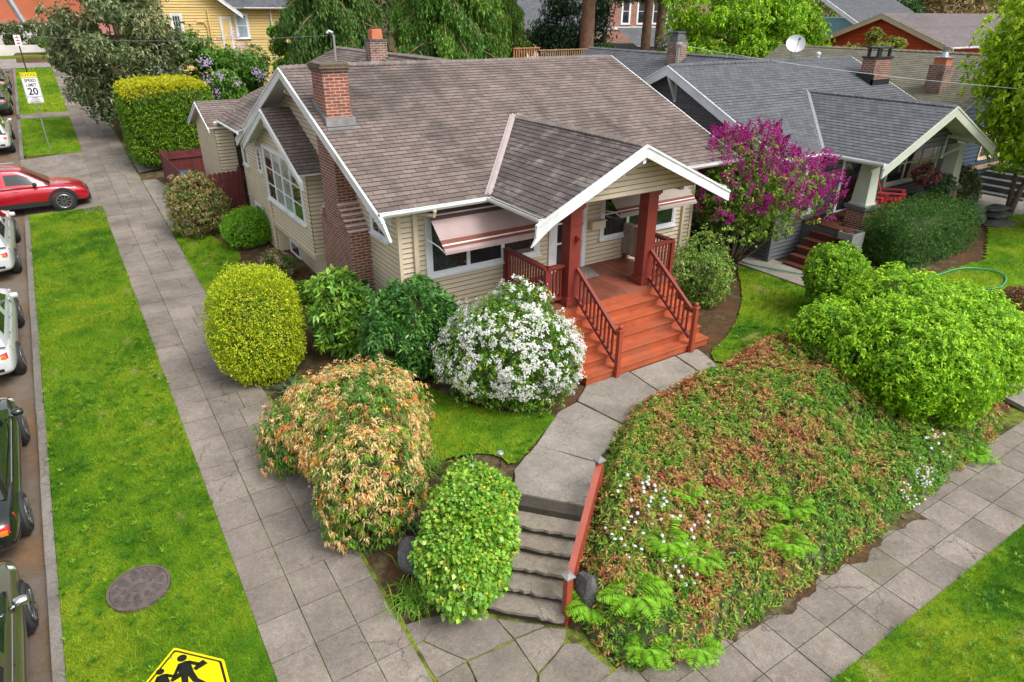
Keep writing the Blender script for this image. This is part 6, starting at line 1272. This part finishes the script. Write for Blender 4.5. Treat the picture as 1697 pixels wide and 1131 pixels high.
        tl_ = MB(); zt = bl*.84; tl_.hexa([(-L/2+.34, sy*hw*.985, zt-.09), (-L/2+.06, sy*hw*.885, zt-.12), (-L/2+.04, sy*hw*.62, zt-.10), (-L/2+.3, sy*hw*.8, zt-.09), (-L/2+.40, sy*hw*.965, zt+.03), (-L/2+.085, sy*hw*.86, zt-.01), (-L/2+.07, sy*hw*.60, zt-.01), (-L/2+.3, sy*hw*.75, zt+.02)]); q = tl_.build('tail_light', M['lamp_red'], t, bevel=.01)
        am = MB(); am.bx(-L/2+.03, -L/2+.075, sy*hw*.80-.05, sy*hw*.80+.05, zt-.115, zt-.05); am.build('indicator', M['lamp_amber'], q)
    if cladding:
        for sy in (-1, 1): MB().beam((-L*.21, sy*(hw-.03), zb+.07), (L*.21, sy*(hw-.03), zb+.07), .10, .17).build('sill_cladding', M['black'], t)
        MB().beam((L/2-.10, -hw*.75, zb+.10), (L/2-.10, hw*.75, zb+.10), .24, .20).build('bumper_cladding', M['black'], t); MB().beam((-L/2+.10, -hw*.78, zb+.12), (-L/2+.10, hw*.78, zb+.12), .22, .22).build('bumper_cladding', M['black'], t)
    else:
        c_ = MB(); c_.beam((-L/2+.04, -hw*.74, zb+.22), (-L/2+.04, hw*.74, zb+.22), .06, .07); c_.build('bumper_strip', M['black'], t)
    gr = MB(); gr.beam((L/2-.035, -hw*.42, hood*.60), (L/2-.035, hw*.42, hood*.60), .05, .14); gr.build('grille', M['black'], t)
    if kind == 'suv':
        for sy in (-1, 1): MB().beam((g[1][0]+.2, sy*hw*.62, Hh+.03), (g[3][0]-.1, sy*hw*.62, Hh+.04), .03, .035).build('roof_rail', M['metal'], t)
    t.location = pos; t.rotation_euler = (0, -pitch, rz); return t
cx_ = -2.86
def parked(n, l, c, yfront, L, **k):
    yc = yfront-L/2; return car(n, l, c, (cx_, yc, G(0, yc)-.12), R_(90), L, **k)
parked('parked_car', 'olive green car parked nearest the camera at the kerb', M['car_olive'], 10.35, 4.6, kind='sedan', Hh=1.48, trim='chrome')
parked('parked_car', 'black sedan with a red and amber tail light parked behind the olive car', M['car_black'], 15.3, 4.55, kind='sedan', Hh=1.46, trim='body')
wc = parked('parked_car', 'pale silver hatchback with a black bicycle rack, ahead of the black sedan', M['car_white'], 20.9, 4.3, kind='suv', Hh=1.62, trim='body')
mb = MB(); OFF[wc.name] = Vector((0, 0, 0))
mb.beam((-2.1, 0, .45), (-2.75, 0, .45), .06, .06); mb.beam((-2.7, 0, .45), (-2.75, 0, 1.0), .05, .05); mb.beam((-2.6, -.6, .5), (-2.6, .6, .5), .05, .05); mb.beam((-2.75, -.6, .55), (-2.75, .6, .55), .05, .05)
for y in (-.55, .55): mb.beam((-2.5, y, .5), (-2.9, y, .62), .05, .05)
mb.build('bike_rack', M['black'], wc)
tk = parked('parked_car', 'white station wagon parked nearest the driveway', M['car_white'], 27.9, 4.8, kind='suv', Hh=1.7, trim='body')
car('red_car', 'crimson crossover with black wheel cladding crossing the driveway apron', M['car_red'], (-1.78, 30.42, G(0, 30.3)-.10), R_(0), 4.42, Wd=1.80, Hh=1.58, kind='suv', pitch=0, rim='rim', cladding=True)
parked('parked_car', 'silver car with its headlight facing the driveway beside the yellow green sapling', M['car_white'], 43.5, 4.6, kind='suv', Hh=1.6, trim='body'); bpy.context.view_layer.update()
parked('parked_car', 'dark green car parked beyond the speed limit sign', M['car_green'], 52.5, 4.6, kind='suv', Hh=1.65, trim='body')
parked('parked_car', 'second dark green car, farthest up the street beside the far grass', M['car_green'], 58.8, 4.6, kind='suv', Hh=1.62, trim='body')
# ================================================================ SIGNS
def text(s, size, loc, rot, mat, parent, name='lettering', bold=.0, sx=1.0):
    cu = bpy.data.curves.new(name, 'FONT'); cu.body = s; cu.size = size; cu.align_x = 'CENTER'; cu.align_y = 'CENTER'; cu.offset = bold; cu.extrude = .0015; cu.resolution_u = 4
    o = bpy.data.objects.new('tmp', cu); COL.objects.link(o); dg = bpy.context.evaluated_depsgraph_get(); me = bpy.data.meshes.new_from_object(o.evaluated_get(dg)); bpy.data.objects.remove(o)
    me.transform(Matrix.Translation(Vector(loc)-OFF[parent.name]) @ Matrix.Rotation(rot, 4, 'Z') @ Matrix.Rotation(R_(90), 4, 'X') @ Matrix.Diagonal((sx, 1, 1, 1)))
    me.materials.clear(); me.materials.append(M[mat]); q = bpy.data.objects.new(name, me); COL.objects.link(q); q.parent = parent; OFF[q.name] = OFF[parent.name]; return q
sx_, sy_ = -.55, 39.3; g = G(0, sy_)
S1_ = thing('speed_limit_sign', 'school speed limit 20 sign on a thin grey post in the grass square', 'sign', (sx_, sy_, g))
MB().tube([(sx_, sy_, g-.1), (sx_, sy_, g+3.3)], .03, 8).build('post', M['metal'], S1_)
def plate(x, y, z0, z1, hw, mat, parent, rot=0, name='sign_panel', th=.004):
    c = Vector((math.cos(rot), math.sin(rot), 0)); n = Vector((math.sin(rot), -math.cos(rot), 0)); p = Vector((x, y, 0))+n*.035; mb = MB()
    mb.hexa([tuple(p-c*hw+Vector((0, 0, z0))), tuple(p+c*hw+Vector((0, 0, z0))), tuple(p+c*hw-n*th+Vector((0, 0, z0))), tuple(p-c*hw-n*th+Vector((0, 0, z0))), tuple(p-c*hw+Vector((0, 0, z1))), tuple(p+c*hw+Vector((0, 0, z1))), tuple(p+c*hw-n*th+Vector((0, 0, z1))), tuple(p-c*hw-n*th+Vector((0, 0, z1)))])
    return mb.build(name, M[mat], parent)
hw = .315; zt = g+3.38
for a, b, m in ((zt-.22, zt, 'sign_y'), (zt-1.04, zt-.225, 'sign_w'), (zt-1.32, zt-1.045, 'sign_w')):
    p = plate(sx_, sy_, a, b, hw, m, S1_); f = MB(); y_ = sy_-.0365
    for (x0, x1, z0, z1) in ((-hw+.015, hw-.015, a+.012, a+.022), (-hw+.015, hw-.015, b-.022, b-.012), (-hw+.015, -hw+.025, a+.012, b-.012), (hw-.025, hw-.015, a+.012, b-.012)): f.bx(sx_+x0, sx_+x1, y_-.001, y_+.001, z0, z1)
    f.build('border', M['ink'], p)
yy = sy_-.037
text('SCHOOL', .17, (sx_, yy, zt-.11), 0, 'ink', S1_, bold=.003, sx=.85); text('SPEED', .19, (sx_, yy, zt-.36), 0, 'ink', S1_, bold=.004, sx=.9); text('LIMIT', .19, (sx_, yy, zt-.55), 0, 'ink', S1_, bold=.004, sx=.9); text('20', .42, (sx_, yy, zt-.83), 0, 'ink', S1_, bold=.01, sx=.95)
for i, s in enumerate(('WHEN', 'CHILDREN', 'ARE PRESENT')): text(s, .085, (sx_, yy, zt-1.10-.082*i), 0, 'ink', S1_, bold=.001, sx=.9)
# small parking sign further up
px_, py_ = -.9, 62; g = G(0, py_)
S2_ = thing('parking_sign', 'small white parking sign on a dark post at the far end of the grass strip', 'sign', (px_, py_, g)); MB().tube([(px_, py_, g-.1), (px_, py_, g+2.6)], .04, 8).build('post', M['black'], S2_)
plate(px_, py_, g+1.9, g+2.6, .2, 'sign_w', S2_); 
for z in (2.45, 2.25, 2.08): mb = MB(); mb.bx(px_-.12, px_+.12, py_-.04, py_-.0355, g+z-.03, g+z+.03); mb.build('marking', M['lamp_red'], S2_)
# school crossing pentagon, nearest
ap = Vector((-.24, 5.48, 2.55)); hw = .381; rot = R_(-6); c = Vector((math.cos(rot), math.sin(rot), 0)); n = Vector((math.sin(rot), -math.cos(rot), 0)); up = Vector((0, 0, 1))
base = ap-up*hw*2+n*(-.04)
S3_ = thing('school_crossing_sign', 'yellow pentagon school crossing sign with two walking children at the bottom edge', 'sign', (base.x, base.y, G(base.x, base.y)))
MB().tube([(base.x, base.y, G(0, base.y)-.1), (base.x, base.y, ap.z-.12)], .03, 8).build('post', M['metal'], S3_)
q2 = lambda u, v, o=0.: ap+c*u*hw+up*(v*hw)+n*o   # u -1..1, v 0..-2 from the apex
def rounded(pts, r=.07, k=4):
    out = []; m = len(pts)
    for i in range(m):
        a, b, d = Vector(pts[i-1]), Vector(pts[i]), Vector(pts[(i+1) % m]); p = b+(a-b).normalized()*r; q = b+(d-b).normalized()*r
        for j in range(k+1): t_ = j/k; out.append(tuple((p*(1-t_)**2+b*2*t_*(1-t_)+q*t_*t_)))
    return out
pent = [(0, 0), (-1, -1), (-1, -2), (1, -2), (1, -1)]
def flat(pts, o, th, name, mat, parent): mb = MB(); mb.prism([tuple(q2(u, v, o)) for u, v in pts], tuple(n*th)); return mb.build(name, M[mat], parent)
pp = flat(rounded(pent), 0, .003, 'sign_panel', 'sign_y', S3_)
def inset(k): return rounded([(u*k, -1.1+(v+1.1)*k) for u, v in pent], .06)
ring = MB(); A_ = inset(.935); B_ = inset(.875); m = len(A_)
for i in range(m): j = (i+1) % m; ring.add([tuple(q2(*A_[i], .0042)), tuple(q2(*A_[j], .0042)), tuple(q2(*B_[j], .0042)), tuple(q2(*B_[i], .0042))], [(0, 1, 2, 3)])
ring.build('border', M['ink'], pp)
circ = lambda cx, cy, r: [(cx+r*math.cos(a*math.pi/12), cy+r*math.sin(a*math.pi/12)) for a in range(24)]
S_ = .0035
def pic(shapes, name):
    mb = MB()
    for s in shapes: mb.prism([tuple(q2(u, v, S_)) for u, v in s], tuple(n*.0012))
    return mb.build(name, M['ink'], pp)
def kid(cx, cy, k):
    T_ = lambda pts: [(cx+u*k, cy+v*k) for u, v in pts]
    return [T_(circ(0, 0, .115)), T_([(-.13, -.15), (.06, -.13), (.15, -.19), (.17, -.62), (-.14, -.62), (-.17, -.32)]), T_([(.05, -.14), (.15, -.17), (.36, -.37), (.30, -.45), (.12, -.29)]), T_([(.30, -.36), (.44, -.30), (.52, -.48), (.22, -.58), (.17, -.48)]), T_([(-.15, -.2), (-.06, -.22), (-.26, -.56), (-.33, -.52)]), T_([(-.14, -.6), (.03, -.6), (-.02, -.92), (-.22, -1.24), (-.34, -1.2), (-.17, -.9)]), T_([(0, -.6), (.17, -.6), (.22, -.88), (.40, -1.16), (.30, -1.24), (.08, -.92)])]
pic(kid(.10, -.43, 1.0), 'walking_figure'); pic(kid(-.44, -.62, .85), 'walking_figure'); mb = MB(); mb.prism([tuple(q2(u, v, S_)) for u, v in circ(-.13, -.27, .035)], tuple(n*.003)); mb.build('bolt', M['metal'], pp)
# ================================================================ SMALL THINGS
mh = thing('manhole_cover', 'rusty round cast iron cover with circle pattern set in the grass strip', 'manhole cover', (-.60, 9.20, G(0, 9.2)))
sl_ = lambda x, y: G(0, y)+.042
mb = MB(); n_ = 40; R1 = .43
def disc(mb, cx, cy, r0, r1, z, th=.012, n=24):
    for i in range(n):
        a0, a1 = 2*math.pi*i/n, 2*math.pi*(i+1)/n; P = [(cx+r*math.cos(a), cy+r*math.sin(a)) for r, a in ((r0, a0), (r1, a0), (r1, a1), (r0, a1))]
        mb.hexa([(x, y, sl_(x, y)+z-th) for x, y in P]+[(x, y, sl_(x, y)+z) for x, y in P])
disc(mb, -.6, 9.2, 0.001, .385, 0, .05); mb.build('lid', M['iron'], mh); mb = MB(); disc(mb, -.6, 9.2, .392, .43, .006, .06); mb.build('frame', M['iron'], mh)
for k in range(20):
    ou = k < 11; a = k*.571 if ou else k*.698+.3; rr = .31 if ou else .20; x, y = -.6+rr*math.cos(a), 9.2+rr*math.sin(a); mb = MB(); s = 1 if ou else .7; disc(mb, x, y, .045*s, .06*s, .014, n=14); disc(mb, x, y, .014*s, .028*s, .014, n=10); mb.build('raised_ring', M['iron'], mh)
mb = MB(); disc(mb, -.6, 9.2, .06, .085, .014); mb.build('raised_ring', M['iron'], mh)
def rock(label, c, r, seed, name='boulder'):
    import bmesh
    bm = bmesh.new(); bmesh.ops.create_icosphere(bm, subdivisions=3, radius=1); A = np.array([v.co[:] for v in bm.verts]); k = 1+.55*(noise(A, 1.1, seed)-.5); pl = unit(RS.normal(size=(9, 3)))
    for q in pl: d = A@q*k; k = np.where(d > .78, k*.78/np.maximum(d, 1e-3), k)
    for v, kk in zip(bm.verts, k): v.co = Vector((v.co.x*r[0]*kk, v.co.y*r[1]*kk, v.co.z*r[2]*kk))
    me = bpy.data.meshes.new(name); bm.to_mesh(me); bm.free(); me.materials.append(M['stone']); me.update(); uvbox(me); o = bpy.data.objects.new(name, me); COL.objects.link(o); o.location = c; props(o, label, 'rock'); return o
rock('dark grey boulder half hidden at the left side of the ivy mound', (3.02, 7.42, .42), (.24, .30, .34), 60); rock('dark grey upright boulder to the right of the handrail foot', (4.86, 5.40, .42), (.20, .26, .42), 61)
rock('lowest flat stone of the small pile by the far lawn', (26.0, 9.6, 1.62), (.75, .45, .10), 62, 'flat_stone'); rock('middle flat stone of the small pile by the far lawn', (26.6, 10.0, 1.78), (.6, .42, .10), 63, 'flat_stone'); rock('top flat stone of the small pile by the far lawn', (26.6, 10.05, 1.97), (.62, .38, .08), 64, 'flat_stone'); rock('grey block stone left of the flat stone pile', (25.6, 10.1, 1.68), (.22, .22, .2), 65)
# solar light
so_ = thing('solar_light', 'small round solar garden light on a spike at the lawn edge', 'garden light', (5.0, 8.0, 1.0)); mb = MB(); mb.lathe((5.0, 8.0, 1.24), [(.05, 0), (.062, .01), (.062, .03), (.05, .04)], 18); mb.build('lamp_head', M['metal'], so_, smooth=False); mb = MB(); mb.bx(4.972, 5.028, 7.972, 8.028, 1.281, 1.284); mb.build('solar_cell', M['glass_light'], so_); MB().tube([(5.0, 8.0, .95), (5.0, 8.0, 1.24)], .009, 6).build('spike', M['black'], so_)
# hoses
def spline(p, n=10):
    P = [Vector(q) for q in p]; P = [P[0]]+P+[P[-1]]; o = []
    for i in range(1, len(P)-2):
        for j in range(n):
            t = j/n; a, b, c, d = P[i-1:i+3]; o.append(.5*((2*b)+(c-a)*t+(2*a-5*b+4*c-d)*t*t+(3*b-a-3*c+d)*t**3))
    o.append(P[-2]); return o
zz_ = lambda x, y, d=.06: (x, y, T(x, y)+d)
ho = thing('garden_hose', 'teal garden hose looped on the neighbouring lawn', 'hose', (20, 7.6, 1.4)); MB().tube(spline([zz_(18.4, 8.6), zz_(19.6, 8.35), zz_(20.6, 8.2), zz_(21.1, 7.7), zz_(20.95, 7.2), zz_(20.2, 6.98), zz_(19.5, 7.25), zz_(19.2, 7.7)]), .022, 8).build('hose', M['hose'], ho, smooth=True)
ho = thing('garden_hose', 'teal garden hose coiled on the grey wall and trailing across the neighbouring walk', 'hose', (16.85, 13, 1.2))
for i in range(6): mb = MB(); a = [(16.86-.015*i, 13.05+(.16+.012*i)*math.cos(k*.39)+random.uniform(-.01, .01), 1.78+(.26+.012*i)*math.sin(k*.39)) for k in range(17)]; mb.tube(a, .014, 6, cap=False); mb.build('coil', M['hose'], ho, smooth=True)
MB().tube(spline([(16.85, 12.85, 1.55), (16.7, 12.9, 1.3), zz_(16.5, 12.8, .05), zz_(16.3, 12.2, .06), zz_(16.5, 11.4, .07), zz_(16.75, 10.8, .07), zz_(17.0, 10.2, .07), zz_(17.6, 9.4, .07), zz_(18.4, 8.6, .07)]), .018, 8).build('hose', M['hose'], ho, smooth=True)
# metal box planter beside the neighbour's stairs
pb = thing('box_planter', 'square grey metal planter between the stairs and the brick pier', 'planter', (18.45, 10.6, 1.3)); mb = MB(); x0, x1, y0, y1, z0, z1 = 18.15, 18.72, 10.15, 10.62, 1.25, 2.36
for a in ((x0, x1, y0, y0+.03), (x0, x1, y1-.03, y1), (x0, x0+.03, y0+.031, y1-.031), (x1-.03, x1, y0+.031, y1-.031)): mb.bx(a[0], a[1], a[2], a[3], z0, z1)
mb.build('wall', M['lead'], pb); MB().bx(x0+.03, x1-.03, y0+.03, y1-.03, z0, z1-.12).build('fill', M['stone'], pb)
# adirondack chairs
def adirondack(label):
    t = thing('garden_chair', label, 'chair', (0, 0, 0), 'coral red garden chairs on the porch')
    for i in range(6):
        u = -.24+.096*i; h = .98-.22*(abs(i-2.5)/2.5)**2; mb = MB(); mb.prism([(u-.043, -.20, .30), (u+.043, -.20, .30), (u+.043, -.20-(h-.3)*.38, h), (u, -.20-(h-.28)*.38, h+.03), (u-.043, -.20-(h-.3)*.38, h)], (0, -.02, .006)); mb.build('back_slat', M['redplastic'], t)
    mb = MB()
    for i in range(5): y = -.18+.115*i; mb.beam((-.26, y, .29+.018*i), (.26, y, .29+.018*i), .10, .02)
    mb.build('seat', M['redplastic'], t)
    for s in (-1, 1):
        MB().beam((s*.34, -.36, .56), (s*.34, .42, .58), .12, .025).build('armrest', M['redplastic'], t)
        MB().beam((s*.29, .36, 0), (s*.29, .36, .57), .03, .09, up=(0, 1, 0)).build('leg', M['redplastic'], t); MB().beam((s*.27, .38, .36), (s*.27, -.55, .02), .03, .11).build('leg', M['redplastic'], t)
    return t
c1 = adirondack('red garden chair on the neighbouring porch, the one fully in view'); c1.location = (21.7, 11.25, 2.362); c1.rotation_euler = (0, 0, R_(-150))
c2 = dup(c1, None, (20.75, 11.35, 2.362), R_(-165), label='red garden chair half hidden behind the pale porch column')
fl = thing('flower_pot', 'pot of dark pink flowers hanging by the neighbouring porch window', 'flower pot', (22.9, 10.9, 3.2)); mb = MB(); mb.lathe((22.9, 10.9, 3.0), [(.10, 0), (.19, .22), (.19, .26)], 14); mb.tube([(22.9, 10.9, 3.2), (22.9, 10.9, 4.3)], .008, 5); mb.build('pot', M['black'], fl)
P, Nn = blob((22.9, 10.9, 3.35), (.55, .35, .28), 240, 2, .3, 3, 5); leafobj('flowers', [clusters(P, Nn, 6, .08, .05, [(3, (.28, .05, .07)), (2, (.07, .12, .03)), (1, (.45, .12, .20))])], fl)
fl = thing('potted_plant', 'leafy potted plant with violet flowers beside the second brick pier', 'flower pot', (23.6, 10.7, 2.36)); mb = MB(); mb.lathe((23.6, 10.75, 2.36), [(.16, 0), (.22, .3), (.22, .34)], 14); mb.build('pot', M['terracotta'], fl)
P, Nn = blob((23.6, 10.75, 2.95), (.5, .35, .38), 260, 2, .3, 3, 6); leafobj('foliage', [clusters(P, Nn, 6, .11, .05, [(3, (.08, .18, .04)), (2, (.14, .24, .05)), (.5, (.30, .12, .5))])], fl)
# blue object and cable
props(MB().bx(3.5, 3.85, 28.9, 29.3, T(3.6, 29), 2.35).build('storage_bin', M['bluecloth'], bevel=.03), 'blue plastic bin just inside the maroon fence', 'bin')
props(MB().tube([(7.58, 22, 7.3)]+[(7.58-(7.58+9)*t, 22+38*t, 7.3+.9*t-2.2*t*(1-t)*1.5) for t in [i/14 for i in range(1, 15)]], .009, 5).build('service_cable', M['lead']), 'thin overhead service cable running from the roof mast over the hedge', 'cable')
props(MB().tube([(20.2, 19.6, 6.9)]+[(20.2+5.5*t, 19.6-15*t, 6.9-.9*t-1.2*t*(1-t)) for t in [i/12 for i in range(1, 13)]], .006, 5).build('service_cable', M['sign_w']), 'thin pale cable crossing above the charcoal roof', 'cable')
for i, (x, y) in enumerate(((4.0, 15.6), (4.35, 15.2), (4.2, 15.9))):
    pass
